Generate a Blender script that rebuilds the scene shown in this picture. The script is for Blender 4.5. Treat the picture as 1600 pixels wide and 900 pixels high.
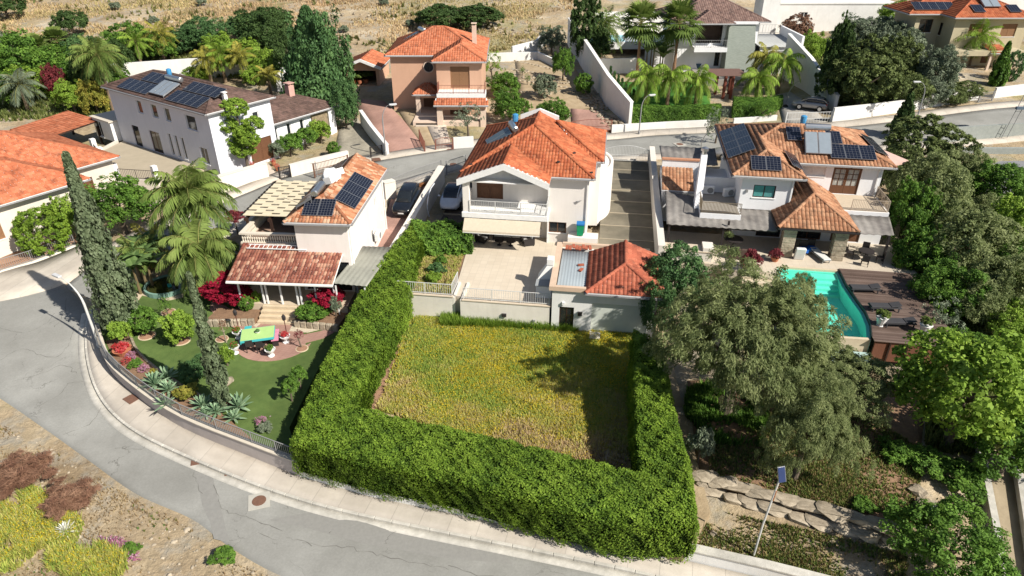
import bpy, bmesh, math, random
import numpy as np
from mathutils import Vector, Matrix
random.seed(7)
for o in list(bpy.data.objects): bpy.data.objects.remove(o)
SC = bpy.context.scene
COL = SC.collection
# ---------------------------------------------------------------- camera
CAM_H = 26.0; PITCH = math.radians(30.0); FPX = 1067.0
cam = bpy.data.cameras.new('camera'); cam.sensor_width = 36.0; cam.lens = 36.0*FPX/1600.0
cam.clip_start = 0.5; cam.clip_end = 2000.0
camo = bpy.data.objects.new('camera', cam); COL.objects.link(camo)
camo.location = (0, 0, CAM_H); camo.rotation_euler = (math.pi/2-PITCH, 0, 0)
SC.camera = camo
# ---------------------------------------------------------------- light
SUN_EL = math.radians(41.0)
SUN_X, SUN_Y = 0.81, -0.586            # horizontal direction towards the sun
w = bpy.data.worlds.new('World'); SC.world = w; w.use_nodes = True
nt = w.node_tree; bg = nt.nodes['Background']
sky = nt.nodes.new('ShaderNodeTexSky'); sky.sky_type = 'NISHITA'; sky.sun_disc = False
sky.sun_elevation = SUN_EL; sky.sun_rotation = math.atan2(SUN_X, SUN_Y)
sky.air_density = 1.0; sky.dust_density = 1.0
nt.links.new(sky.outputs[0], bg.inputs[0]); bg.inputs[1].default_value = 0.062
sl = bpy.data.lights.new('sun', 'SUN'); sl.energy = 5.0; sl.angle = math.radians(0.55); sl.color = (1.0, 0.94, 0.84)
so = bpy.data.objects.new('sun', sl); COL.objects.link(so)
so.rotation_euler = Vector((SUN_X*math.cos(SUN_EL), SUN_Y*math.cos(SUN_EL), math.sin(SUN_EL))).to_track_quat('Z', 'Y').to_euler()
so.location = (40, -20, 60)
SC.view_settings.view_transform = 'Standard'; SC.view_settings.look = 'None'
SC.view_settings.exposure = 0.53; SC.view_settings.gamma = 1.0
SC.view_settings.use_curve_mapping = False
SC.render.engine = 'CYCLES'
SC.cycles.max_bounces = 6; SC.cycles.diffuse_bounces = 3; SC.cycles.transparent_max_bounces = 8

# ---------------------------------------------------------------- helpers
def at(px, py, z=0.0):
    """ground point of a photo position, at height z"""
    u = (px-800)/FPX; v = (450-py)/FPX
    d = (u, math.cos(PITCH)+v*math.sin(PITCH), -math.sin(PITCH)+v*math.cos(PITCH))
    t = (z-CAM_H)/d[2]
    return (d[0]*t, d[1]*t, z)
def a2(px, py, z=0.0):
    p = at(px, py, z); return (p[0], p[1])
def zat(x, y, py):
    v = (450-py)/FPX
    return CAM_H + y*(-math.sin(PITCH)+v*math.cos(PITCH))/(math.cos(PITCH)+v*math.sin(PITCH))

MATS = {}
def nodes(m):
    m.use_nodes = True
    return m.node_tree, m.node_tree.nodes, m.node_tree.links
def ramp(N, cols):
    r = N.new('ShaderNodeValToRGB'); e = r.color_ramp.elements
    while len(e) > 1: e.remove(e[0])
    e[0].position = cols[0][0]; e[0].color = (*cols[0][1], 1)
    for p, c in cols[1:]:
        k = e.new(p); k.color = (*c, 1)
    return r
def mat(name, c, c2=None, rough=0.85, scale=3.0, detail=5.0, bump=0.0, bscale=None, spec=0.3, metal=0.0, stain=0.0, coat=0.0, stretch=None, world=False, streak=0.0, joint=None):
    """plain procedural material: two colours through noise, optional broad stains and bump"""
    if name in MATS: return MATS[name]
    m = bpy.data.materials.new(name); T, N, L = nodes(m); b = N['Principled BSDF']
    if c2 is None: c2 = tuple(min(1, x*0.86) for x in c)
    tc = N.new('ShaderNodeTexCoord'); src = tc.outputs['Object']
    if world:
        g = N.new('ShaderNodeNewGeometry'); src = g.outputs['Position']
    if stretch:
        mp = N.new('ShaderNodeMapping'); mp.inputs['Scale'].default_value = stretch; L.new(src, mp.inputs[0]); src = mp.outputs[0]
    n = N.new('ShaderNodeTexNoise'); n.inputs['Scale'].default_value = scale; n.inputs['Detail'].default_value = detail
    n.inputs['Roughness'].default_value = 0.65
    L.new(src, n.inputs['Vector'])
    r = ramp(N, [(0.3, c2), (0.7, c)]); L.new(n.outputs[0], r.inputs[0]); out = r.outputs[0]
    if stain:
        n2 = N.new('ShaderNodeTexNoise'); n2.inputs['Scale'].default_value = scale*0.17; n2.inputs['Detail'].default_value = 6
        L.new(src, n2.inputs['Vector'])
        r2 = ramp(N, [(0.42, (1-stain,)*3), (0.62, (1, 1, 1))]); L.new(n2.outputs[0], r2.inputs[0])
        mx = N.new('ShaderNodeMix'); mx.data_type = 'RGBA'; mx.blend_type = 'MULTIPLY'; mx.inputs[0].default_value = 1
        L.new(out, mx.inputs[6]); L.new(r2.outputs[0], mx.inputs[7]); out = mx.outputs[2]
    if joint:
        mp3 = N.new('ShaderNodeMapping'); mp3.inputs['Rotation'].default_value = (0, 0, joint[2]); L.new(src, mp3.inputs[0])
        bk = N.new('ShaderNodeTexBrick'); bk.offset = 0.0; bk.inputs['Scale'].default_value = 1.0; bk.inputs['Brick Width'].default_value = joint[0]; bk.inputs['Row Height'].default_value = joint[1]; bk.inputs['Mortar Size'].default_value = joint[3]
        bk.inputs['Color1'].default_value = (1,1,1,1); bk.inputs['Color2'].default_value = (.94,.93,.92,1); bk.inputs['Mortar'].default_value = (joint[4],)*3+(1,); L.new(mp3.outputs[0], bk.inputs['Vector'])
        mx5 = N.new('ShaderNodeMix'); mx5.data_type = 'RGBA'; mx5.blend_type = 'MULTIPLY'; mx5.inputs[0].default_value = 1
        L.new(out, mx5.inputs[6]); L.new(bk.outputs[0], mx5.inputs[7]); out = mx5.outputs[2]
    if streak:
        mp2 = N.new('ShaderNodeMapping'); mp2.inputs['Scale'].default_value = (1.0, 1.0, 0.13); L.new(src, mp2.inputs[0])
        n4 = N.new('ShaderNodeTexNoise'); n4.inputs['Scale'].default_value = 2.6; n4.inputs['Detail'].default_value = 8; n4.inputs['Roughness'].default_value = .7; L.new(mp2.outputs[0], n4.inputs['Vector'])
        r4 = ramp(N, [(0.30, (1-streak, 1-streak*1.05, 1-streak*1.15)), (0.52, (1, 1, 1))]); L.new(n4.outputs[0], r4.inputs[0])
        mx4 = N.new('ShaderNodeMix'); mx4.data_type = 'RGBA'; mx4.blend_type = 'MULTIPLY'; mx4.inputs[0].default_value = 1
        L.new(out, mx4.inputs[6]); L.new(r4.outputs[0], mx4.inputs[7]); out = mx4.outputs[2]
    L.new(out, b.inputs['Base Color'])
    b.inputs['Roughness'].default_value = rough; b.inputs['Specular IOR Level'].default_value = spec
    b.inputs['Metallic'].default_value = metal; b.inputs['Coat Weight'].default_value = coat
    if bump:
        n3 = N.new('ShaderNodeTexNoise'); n3.inputs['Scale'].default_value = bscale or scale*4; n3.inputs['Detail'].default_value = 6
        L.new(src, n3.inputs['Vector'])
        bp = N.new('ShaderNodeBump'); bp.inputs['Strength'].default_value = bump; bp.inputs['Distance'].default_value = 0.05
        L.new(n3.outputs[0], bp.inputs['Height']); L.new(bp.outputs[0], b.inputs['Normal'])
    MATS[name] = m
    return m
def attr_mat(name, cols, rough=0.7, spec=0.25, trans=0.0, scale=0.8, vary=0.25, bump=0, speck=0):
    """colour from a random number stored on every piece (leaf, tile), times broad noise"""
    if name in MATS: return MATS[name]
    m = bpy.data.materials.new(name); T, N, L = nodes(m); b = N['Principled BSDF']
    a = N.new('ShaderNodeAttribute'); a.attribute_name = 'rnd'
    r = ramp(N, [(i/(len(cols)-1), c) for i, c in enumerate(cols)]); L.new(a.outputs['Fac'], r.inputs[0])
    tc = N.new('ShaderNodeTexCoord'); n = N.new('ShaderNodeTexNoise'); n.inputs['Scale'].default_value = scale; n.inputs['Detail'].default_value = 4
    L.new(tc.outputs['Object'], n.inputs['Vector'])
    r2 = ramp(N, [(0.3, (1-vary,)*3), (0.7, (1, 1, 1))]); L.new(n.outputs[0], r2.inputs[0])
    mx = N.new('ShaderNodeMix'); mx.data_type = 'RGBA'; mx.blend_type = 'MULTIPLY'; mx.inputs[0].default_value = 1
    L.new(r.outputs[0], mx.inputs[6]); L.new(r2.outputs[0], mx.inputs[7])
    if speck:
        n6 = N.new('ShaderNodeTexNoise'); n6.inputs['Scale'].default_value = 1.6; n6.inputs['Detail'].default_value = 9; n6.inputs['Roughness'].default_value = .75; L.new(tc.outputs['Object'], n6.inputs['Vector'])
        r6 = ramp(N, [(.36, (1-speck, 1-speck*.9, 1-speck*.8)), (.50, (1, 1, 1)), (.66, (1, 1, 1)), (.74, (1.0, 1.12, 1.2))]); L.new(n6.outputs[0], r6.inputs[0])
        m6 = N.new('ShaderNodeMix'); m6.data_type = 'RGBA'; m6.blend_type = 'MULTIPLY'; m6.inputs[0].default_value = 1; L.new(mx.outputs[2], m6.inputs[6]); L.new(r6.outputs[0], m6.inputs[7]); mx = m6
    L.new(mx.outputs[2], b.inputs['Base Color']); b.inputs['Roughness'].default_value = rough; b.inputs['Specular IOR Level'].default_value = spec
    if trans:
        t = N.new('ShaderNodeBsdfTranslucent'); L.new(mx.outputs[2], t.inputs[0])
        ms = N.new('ShaderNodeMixShader'); ms.inputs[0].default_value = trans
        L.new(b.outputs[0], ms.inputs[1]); L.new(t.outputs[0], ms.inputs[2]); L.new(ms.outputs[0], N['Material Output'].inputs[0])
    MATS[name] = m
    return m

def tag(o, label=None, cat=None, group=None, kind=None):
    if label: o['label'] = label
    if cat: o['category'] = cat
    if group: o['group'] = group
    if kind: o['kind'] = kind
    return o
def thing(name, label, cat, loc=(0, 0, 0), rz=0.0, group=None):
    o = bpy.data.objects.new(name, None); COL.objects.link(o)
    o.empty_display_size = 0.3
    o.location = loc; o.rotation_euler = (0, 0, rz)
    return tag(o, label, cat, group)
def link(name, me, m, parent=None, smooth=False):
    if me.__class__.__name__ == 'Shared':
        o = bpy.data.objects.new(name, me.me); COL.objects.link(o)
        if not me.me.materials: me.me.materials.append(me.m)
        o.material_slots[0].link = 'OBJECT'; o.material_slots[0].material = me.m
        if parent is not None: o.parent = parent
        return o
    if m is not None and not me.materials: me.materials.append(m)
    if smooth:
        me.polygons.foreach_set('use_smooth', [True]*len(me.polygons))
    o = bpy.data.objects.new(name, me); COL.objects.link(o)
    if parent is not None: o.parent = parent
    return o
def bulk_mesh(name, V, Q, rnd=None):
    """fast mesh from numpy arrays, faces all of one size"""
    me = bpy.data.meshes.new(name)
    V = np.asarray(V, np.float32).reshape(-1, 3); Q = np.asarray(Q, np.int32); k = Q.shape[1]
    me.vertices.add(len(V)); me.vertices.foreach_set('co', V.ravel())
    me.loops.add(Q.size); me.loops.foreach_set('vertex_index', Q.ravel())
    me.polygons.add(len(Q)); me.polygons.foreach_set('loop_start', np.arange(0, Q.size, k, dtype=np.int32))
    me.update(calc_edges=True)
    if rnd is not None:
        a = me.attributes.new('rnd', 'FLOAT', 'FACE'); a.data.foreach_set('value', np.clip(np.asarray(rnd, np.float32), 0, 1))
    return me
class MB:
    def __init__(s): s.v = []; s.f = []; s.r = []
    def add(s, V, F, r=0.5):
        n = len(s.v); s.v += [tuple(p) for p in V]; s.f += [tuple(i+n for i in q) for q in F]; s.r += [r]*len(F); return s
    def box(s, x0, x1, y0, y1, z0, z1, r=0.5):
        return s.add([(x0,y0,z0),(x1,y0,z0),(x1,y1,z0),(x0,y1,z0),(x0,y0,z1),(x1,y0,z1),(x1,y1,z1),(x0,y1,z1)],
                     [(3,2,1,0),(4,5,6,7),(0,1,5,4),(1,2,6,5),(2,3,7,6),(3,0,4,7)], r)
    def obox(s, c, d, r=0, tilt=0, rr=0.5):
        """box of size d about c, turned by r about z after tilt about its x axis"""
        M = Matrix.Translation(c) @ Matrix.Rotation(r, 4, 'Z') @ Matrix.Rotation(tilt, 4, 'X')
        a, b, e = d[0]/2, d[1]/2, d[2]/2
        V = [M @ Vector(p) for p in [(-a,-b,-e),(a,-b,-e),(a,b,-e),(-a,b,-e),(-a,-b,e),(a,-b,e),(a,b,e),(-a,b,e)]]
        return s.add(V, [(3,2,1,0),(4,5,6,7),(0,1,5,4),(1,2,6,5),(2,3,7,6),(3,0,4,7)], rr)
    def bar(s, p, q, w, h=None, r=0.5):
        p = Vector(p); q = Vector(q); d = (q-p); h = h or w
        u = d.cross(Vector((0,0,1)));
        if u.length < 1e-5: u = Vector((1,0,0))
        u.normalize(); n = u.cross(d).normalized()
        V = []
        for e in (p, q):
            for a, b in ((-1,-1),(1,-1),(1,1),(-1,1)): V.append(e+u*a*w/2+n*b*h/2)
        return s.add(V, [(3,2,1,0),(4,5,6,7),(0,1,5,4),(1,2,6,5),(2,3,7,6),(3,0,4,7)], r)
    def tube(s, pts, rad, n=8, cap=True, r=0.5):
        pts = [Vector(p) for p in pts]
        if not isinstance(rad, (list, tuple)): rad = [rad]*len(pts)
        V = []; F = []
        for i, p in enumerate(pts):
            d = (pts[min(i+1, len(pts)-1)]-pts[max(i-1, 0)])
            if d.length < 1e-6: d = Vector((0,0,1))
            d.normalize(); u = d.cross(Vector((0,1,0.01)))
            if u.length < 1e-3: u = d.cross(Vector((1,0,0)))
            u.normalize(); v = d.cross(u)
            for k in range(n):
                a = 2*math.pi*k/n; V.append(p+(u*math.cos(a)+v*math.sin(a))*rad[i])
        for i in range(len(pts)-1):
            for k in range(n):
                F.append((i*n+k, i*n+(k+1)%n, (i+1)*n+(k+1)%n, (i+1)*n+k))
        if cap: F += [tuple(range(n-1, -1, -1)), tuple((len(pts)-1)*n+k for k in range(n))]
        return s.add(V, F, r)
    def lathe(s, prof, c=(0,0,0), n=14, r=0.5):
        V = []; F = []
        for (rad, z) in prof:
            for k in range(n):
                a = 2*math.pi*k/n; V.append((c[0]+rad*math.cos(a), c[1]+rad*math.sin(a), c[2]+z))
        for i in range(len(prof)-1):
            for k in range(n): F.append((i*n+k, i*n+(k+1)%n, (i+1)*n+(k+1)%n, (i+1)*n+k))
        F += [tuple(range(n-1, -1, -1)), tuple((len(prof)-1)*n+k for k in range(n))]
        return s.add(V, F, r)
    def prism(s, poly, z0, z1, r=0.5):
        """vertical prism over a plan polygon; z0 and z1 numbers or lists"""
        n = len(poly); a = sum(poly[i][0]*poly[(i+1)%n][1]-poly[(i+1)%n][0]*poly[i][1] for i in range(n))
        zb = z0 if isinstance(z0, (list, tuple)) else [z0]*n
        zt = z1 if isinstance(z1, (list, tuple)) else [z1]*n
        idx = list(range(n)) if a > 0 else list(range(n-1, -1, -1))
        P = [poly[i] for i in idx]; zb = [zb[i] for i in idx]; zt = [zt[i] for i in idx]
        V = [(p[0],p[1],z) for p, z in zip(P, zb)]+[(p[0],p[1],z) for p, z in zip(P, zt)]
        F = [tuple(range(n-1,-1,-1)), tuple(range(n, 2*n))]+[(i,(i+1)%n,n+(i+1)%n,n+i) for i in range(n)]
        return s.add(V, F, r)
    def mesh(s, name):
        me = bpy.data.meshes.new(name); me.from_pydata(s.v, [], s.f); me.update()
        a = me.attributes.new('rnd', 'FLOAT', 'FACE'); a.data.foreach_set('value', s.r)
        return me
    def build(s, name, m, parent=None, smooth=False, bevel=0):
        o = link(name, s.mesh(name), m, parent, smooth)
        if bevel:
            b = o.modifiers.new('bevel', 'BEVEL'); b.width = bevel; b.segments = 1; b.limit_method = 'ANGLE'
        return o
def struct(o): o['kind'] = 'structure'; return o
def slab(name, poly, z0, z1, m): return struct(MB().prism(poly, z0, z1).build(name, m))
def offset_path(pts, d):
    """pts shifted sideways by d (left positive), mitred"""
    out = []
    for i, p in enumerate(pts):
        a = Vector(pts[max(i-1,0)][:2]); b = Vector(pts[i][:2]); c = Vector(pts[min(i+1,len(pts)-1)][:2])
        n1 = Vector((-(b-a).y, (b-a).x)) if (b-a).length > 1e-6 else None
        n2 = Vector((-(c-b).y, (c-b).x)) if (c-b).length > 1e-6 else None
        n1 = n1 or n2; n2 = n2 or n1; n1.normalize(); n2.normalize(); m = (n1+n2)
        if m.length < 0.2: m = n1.copy()
        m.normalize(); k = max(0.5, m.dot(n1)); q = b+m*d/k; out.append((q.x, q.y))
    return out
def resample(pts, step):
    P = [Vector(p) for p in pts]; out = []
    for i in range(len(P)-1):
        n = max(1, int(round((P[i+1]-P[i]).length/step)))
        out += [P[i].lerp(P[i+1], k/n) for k in range(n)]
    return [tuple(p) for p in out+[P[-1]]]
def spline(pts, n=6):
    P = [np.array(p, float) for p in pts]; P = [2*P[0]-P[1]]+P+[2*P[-1]-P[-2]]; out = []
    for i in range(1, len(P)-2):
        for k in range(n):
            t = k/n; a, b, c, d = P[i-1:i+3]
            out.append(tuple(0.5*((2*b)+(-a+c)*t+(2*a-5*b+4*c-d)*t*t+(-a+3*b-3*c+d)*t**3)))
    return out+[tuple(P[-2])]
def wall_line(mb, pts, wd, zb, zt):
    """upright wall along a plan path; zt number or list"""
    L = offset_path(pts, wd/2); R = offset_path(pts, -wd/2); n = len(pts)
    zt = zt if isinstance(zt, (list, tuple)) else [zt]*n
    zb = zb if isinstance(zb, (list, tuple)) else [zb]*n
    V = []; F = []
    for i in range(n):
        V += [(*L[i], zb[i]), (*R[i], zb[i]), (*R[i], zt[i]), (*L[i], zt[i])]
    for i in range(n-1):
        a = i*4; b = a+4
        for k in range(4): F.append((a+k, b+k, b+(k+1)%4, a+(k+1)%4)[::-1])
    F += [(0,1,2,3), tuple(reversed([(n-1)*4+k for k in range(4)]))]
    return mb.add(V, F)
def railing(root, pts, h, m, gap=0.14, post=2.0, bw=0.02, base=0.0, rails=(1.0, 0.12), postw=0.045):
    """pts are 3d base points; posts and rails are parts, the thin uprights one part"""
    P = [Vector(p) for p in pts]
    for a, b in zip(P[:-1], P[1:]):
        for f in rails:
            MB().bar(a+Vector((0,0,base+h*f)), b+Vector((0,0,base+h*f)), 0.04, 0.035).build('rail', m, root)
    R = resample([tuple(p) for p in P], post)
    pm = MB().box(-postw/2, postw/2, -postw/2, postw/2, 0, h+base).mesh('post')
    pm.materials.append(m)
    for p in R:
        o = link('post', pm, m, root); o.location = p
    B = MB()
    for p in resample([tuple(p) for p in P], gap):
        B.bar((p[0], p[1], p[2]+base+h*rails[-1]), (p[0], p[1], p[2]+base+h), bw)
    tag(B.build('balusters', m, root), kind='stuff')
def mix_rng(seed): return np.random.default_rng(seed)
# ---------------------------------------------------------------- terrain height
CTRL = [(700,830,0),(400,790,0),(1000,890,0),(200,690,.1),(60,580,.3),(20,500,.6),(120,462,.85),(60,850,.15),(300,880,0),(0,740,.2),
 (250,378,1.5),(340,337,2.0),(430,298,2.5),(560,264,2.9),(660,252,3.2),(820,236,3.35),(1000,224,3.4),(1200,214,3.9),(1400,202,4.4),(1590,183,4.9),
 (300,560,.5),(440,600,.4),(480,420,1.0),(800,600,.3),(620,580,.3),(950,560,.3),(800,420,1.7),(980,330,2.3),(700,330,2.2),(630,330,2.0),(1100,360,2.0),(1250,400,2.2),(1380,400,2.2),
 (1250,580,1.2),(1270,450,.7),(1310,450,.7),(1290,500,.6),(1330,500,.7),(1250,700,1.15),(1350,780,.95),(1150,700,1.0),(1250,850,.35),(1120,820,.3),(1450,850,.3),(1560,850,-.1),(1540,650,.8),(1590,500,1.6),(1560,350,2.6),(1590,262,3.2),
 (300,260,2.4),(450,205,2.9),(40,360,1.2),(100,200,2.4),(150,300,1.7),(620,190,4.0),(700,170,4.3),(660,220,3.5),(560,215,3.1),(870,160,4.3),(850,100,5.2),(900,200,3.6),
 (1050,160,4.0),(1100,100,4.6),(950,60,5.8),(1180,140,4.3),(1500,110,5.8),(1350,130,5.2),(1580,120,5.6),(1250,60,6.2),
 (100,100,4.2),(300,90,4.6),(450,100,4.6),(100,60,6),(400,60,6),(700,60,6),(850,50,6.2),(100,30,7),(400,30,7.2),(700,28,7.2),(870,25,7.2),(100,4,8),(500,4,8.3),(850,4,8.3),(1250,20,7),(1550,30,7.5)]
CP = np.array([at(*c) for c in CTRL])
def _tps(P):
    n = len(P); X = P[:, :2]/50.0
    d = np.linalg.norm(X[:, None]-X[None], axis=2); K = np.where(d > 0, d*d*np.log(d+1e-9), 0)+np.eye(n)*0.0015
    A = np.zeros((n+3, n+3)); A[:n, :n] = K; A[:n, n] = 1; A[:n, n+1:] = X; A[n, :n] = 1; A[n+1:, :n] = X.T
    return X, np.linalg.solve(A, np.concatenate([P[:, 2], np.zeros(3)]))
TX, TW = _tps(CP)
def terr(x, y):
    """terrain height (arrays or numbers)"""
    x = np.asarray(x, float); y = np.asarray(y, float)
    xc = np.clip(x, -75, 85); yc = np.clip(y, 17, 145)
    q = np.stack([xc, yc], -1)/50.0; d = np.linalg.norm(q[..., None, :]-TX, axis=-1)
    z = (np.where(d > 0, d*d*np.log(d+1e-9), 0) @ TW[:len(TX)])+TW[len(TX)]+q @ TW[len(TX)+1:]
    return np.clip(z, -0.4, 9.5)+np.maximum(0, y-145)*0.05
def tz(x, y): return float(terr(x, y))
# ---------------------------------------------------------------- setting materials
def ground_material():
    m = bpy.data.materials.new('dry_ground'); T, N, L = nodes(m); b = N['Principled BSDF']
    g = N.new('ShaderNodeNewGeometry')
    def noise(s, d=6, r=0.6):
        n = N.new('ShaderNodeTexNoise'); n.inputs['Scale'].default_value = s; n.inputs['Detail'].default_value = d; n.inputs['Roughness'].default_value = r
        L.new(g.outputs['Position'], n.inputs['Vector']); return n.outputs[0]
    r1 = ramp(N, [(0.30, (0.25, 0.185, 0.115)), (0.45, (0.40, 0.31, 0.20)), (0.56, (0.47, 0.375, 0.245)), (0.68, (0.56, 0.48, 0.36))]); L.new(noise(0.16), r1.inputs[0])
    r2 = ramp(N, [(0.32, (0.62,)*3), (0.6, (1.02,)*3)]); L.new(noise(2.2, 8, 0.75), r2.inputs[0])
    mx = N.new('ShaderNodeMix'); mx.data_type = 'RGBA'; mx.blend_type = 'MULTIPLY'; mx.inputs[0].default_value = 0.9
    L.new(r1.outputs[0], mx.inputs[6]); L.new(r2.outputs[0], mx.inputs[7])
    r3 = ramp(N, [(0.52, (0,)*3), (0.66, (1,)*3)]); L.new(noise(0.09, 5), r3.inputs[0])
    mg = N.new('ShaderNodeMix'); mg.data_type = 'RGBA'; mg.inputs[7].default_value = (0.22, 0.21, 0.075, 1)
    r5 = ramp(N, [(0.50, (0,)*3), (0.60, (.75,)*3)]); L.new(noise(0.42, 8, .65), r5.inputs[0])
    mq = N.new('ShaderNodeMix'); mq.data_type = 'RGBA'; mq.inputs[7].default_value = (0.33, 0.305, 0.255, 1); L.new(r5.outputs[0], mq.inputs[0]); L.new(mx.outputs[2], mq.inputs[6]); mx = mq
    ms = N.new('ShaderNodeMath'); ms.operation = 'MULTIPLY'; ms.inputs[1].default_value = 0.55; L.new(r3.outputs[0], ms.inputs[0])
    L.new(ms.outputs[0], mg.inputs[0]); L.new(mx.outputs[2], mg.inputs[6]); L.new(mg.outputs[2], b.inputs['Base Color'])
    b.inputs['Roughness'].default_value = 1; b.inputs['Specular IOR Level'].default_value = 0.1
    bp = N.new('ShaderNodeBump'); bp.inputs['Strength'].default_value = 0.9; bp.inputs['Distance'].default_value = 0.25
    L.new(noise(1.6, 9, 0.7), bp.inputs['Height']); L.new(bp.outputs[0], b.inputs['Normal'])
    return m
def asphalt_material():
    m = bpy.data.materials.new('worn_asphalt'); T, N, L = nodes(m); b = N['Principled BSDF']
    g = N.new('ShaderNodeNewGeometry')
    def noise(s, d=6, r=0.6):
        n = N.new('ShaderNodeTexNoise'); n.inputs['Scale'].default_value = s; n.inputs['Detail'].default_value = d; n.inputs['Roughness'].default_value = r
        L.new(g.outputs['Position'], n.inputs['Vector']); return n.outputs[0]
    def mixc(f, a, bb, mode='MIX', fac=None):
        x = N.new('ShaderNodeMix'); x.data_type = 'RGBA'; x.blend_type = mode
        if f is None: x.inputs[0].default_value = fac
        else: L.new(f, x.inputs[0])
        L.new(a, x.inputs[6]); L.new(bb, x.inputs[7]); return x.outputs[2]
    r1 = ramp(N, [(0.32, (0.235, 0.232, 0.212)), (0.5, (0.285, 0.282, 0.260)), (0.68, (0.35, 0.347, 0.322))]); L.new(noise(0.22, 5), r1.inputs[0])
    r2 = ramp(N, [(0.3, (0.82,)*3), (0.7, (1.06,)*3)]); L.new(noise(9, 8, 0.8), r2.inputs[0])
    c = mixc(None, r1.outputs[0], r2.outputs[0], 'MULTIPLY', 1.0)
    # cracks: thin dark lines of a warped voronoi, only where a mask lets them
    wn = N.new('ShaderNodeTexNoise'); wn.inputs['Scale'].default_value = 0.7; wn.inputs['Detail'].default_value = 6; L.new(g.outputs['Position'], wn.inputs['Vector'])
    ma = N.new('ShaderNodeMix'); ma.data_type = 'VECTOR'; ma.inputs[0].default_value = 0.35
    L.new(g.outputs['Position'], ma.inputs[4]); 
    sc = N.new('ShaderNodeVectorMath'); sc.operation = 'SCALE'; sc.inputs['Scale'].default_value = 7; L.new(wn.outputs['Color'], sc.inputs[0]); L.new(sc.outputs[0], ma.inputs[5])
    v = N.new('ShaderNodeTexVoronoi'); v.feature = 'DISTANCE_TO_EDGE'; v.inputs['Scale'].default_value = 0.34; L.new(ma.outputs[1], v.inputs['Vector'])
    rc = ramp(N, [(0.0, (.8,)*3), (0.0035, (0.5,)*3), (0.006, (0,)*3)]); L.new(v.outputs['Distance'], rc.inputs[0])
    rm = ramp(N, [(0.50, (0,)*3), (0.60, (0.8,)*3)]); L.new(noise(0.3, 3), rm.inputs[0])
    mm = N.new('ShaderNodeMath'); mm.operation = 'MULTIPLY'; L.new(rc.outputs[0], mm.inputs[0]); L.new(rm.outputs[0], mm.inputs[1])
    dk = N.new('ShaderNodeRGB'); dk.outputs[0].default_value = (0.075, 0.07, 0.06, 1)
    c = mixc(mm.outputs[0], c, dk.outputs[0])
    L.new(c, b.inputs['Base Color']); b.inputs['Roughness'].default_value = 0.9; b.inputs['Specular IOR Level'].default_value = 0.2
    bp = N.new('ShaderNodeBump'); bp.inputs['Strength'].default_value = 0.25; bp.inputs['Distance'].default_value = 0.02
    L.new(noise(30, 4), bp.inputs['Height']); L.new(bp.outputs[0], b.inputs['Normal'])
    MATS['asphalt'] = m
    return m
M_GROUND = ground_material(); M_ASPH = asphalt_material()
M_PAVE = mat('pavement_concrete', (0.60, 0.545, 0.47), (0.50, 0.45, 0.385), scale=1.2, stain=0.2, bump=0.15, world=True, joint=(1.4,40,.25,.02,.75))
M_KERB = mat('kerb_concrete', (0.60, 0.57, 0.51), (0.44, 0.42, 0.37), scale=3, stain=0.2, bump=0.2, world=True)
M_PINKWALL = mat('pink_render', (0.53, 0.475, 0.45), (0.46, 0.41, 0.385), scale=1.0, stain=0.12, bump=0.1, world=True, streak=.07)
M_WHITEWALL = mat('white_render', (0.82, 0.81, 0.785), (0.73, 0.72, 0.695), scale=0.8, stain=0.12, bump=0.12, world=True, streak=.07)
M_CREAMWALL = mat('cream_render', (0.78, 0.735, 0.66), (0.70, 0.655, 0.585), scale=0.8, stain=0.12, bump=0.12, world=True, streak=.07)
M_TURF = mat('artificial_turf', (0.13, 0.19, 0.055), (0.09, 0.145, 0.042), rough=0.95, scale=2.2, detail=9, bump=0.5, bscale=26, spec=0.1, stain=0.25, world=True)
M_TURF2 = mat('bright_turf', (0.06, 0.17, 0.03), (0.045, 0.13, 0.025), rough=0.95, scale=2.0, detail=9, bump=0.4, bscale=20, spec=0.1, world=True)
M_REDPAVE = mat('red_paving', (0.47, 0.285, 0.23), (0.40, 0.235, 0.19), scale=1.5, stain=0.22, bump=0.2, world=True, joint=(.4,.2,.3,.012,.78))
M_TERR = mat('terrace_tiles', (0.62, 0.545, 0.44), (0.56, 0.485, 0.385), scale=0.7, stain=0.10, rough=0.6, world=True, joint=(.5,.5,.14,.012,.82))
M_DRIVE = mat('stained_concrete', (0.26, 0.23, 0.17), (0.15, 0.135, 0.10), scale=0.7, stain=0.35, bump=0.2, world=True)
M_GRAVEL = mat('pale_gravel', (0.62, 0.54, 0.42), (0.40, 0.345, 0.26), scale=9, detail=8, bump=0.6, bscale=22, world=True)
M_SOIL = mat('brown_soil', (0.27, 0.165, 0.10), (0.17, 0.105, 0.065), scale=2.5, detail=9, bump=0.8, bscale=10, world=True)
M_REDSOIL = mat('reddish_soil', (0.36, 0.21, 0.135), (0.27, 0.155, 0.10), scale=2.5, detail=9, bump=0.6, bscale=10, world=True)
M_SAND = mat('sandy_soil', (0.42, 0.33, 0.215), (0.29, 0.215, 0.13), scale=1.1, detail=9, bump=0.6, bscale=8, world=True)
M_STONE = mat('limestone', (0.56, 0.48, 0.365), (0.30, 0.245, 0.175), scale=2.4, detail=10, bump=1.0, bscale=6, stain=0.35)
M_STONEPAVE = mat('crazy_paving', (0.42, 0.38, 0.30), (0.27, 0.245, 0.195), scale=1.6, detail=7, stain=0.2, bump=0.4, world=True)
M_IRON = mat('dark_iron', (0.035, 0.03, 0.03), rough=0.5)
M_GREYIRON = mat('grey_iron', (0.28, 0.28, 0.28), rough=0.5)
M_WHITEIRON = mat('white_iron', (0.62, 0.62, 0.60), rough=0.45)
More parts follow.
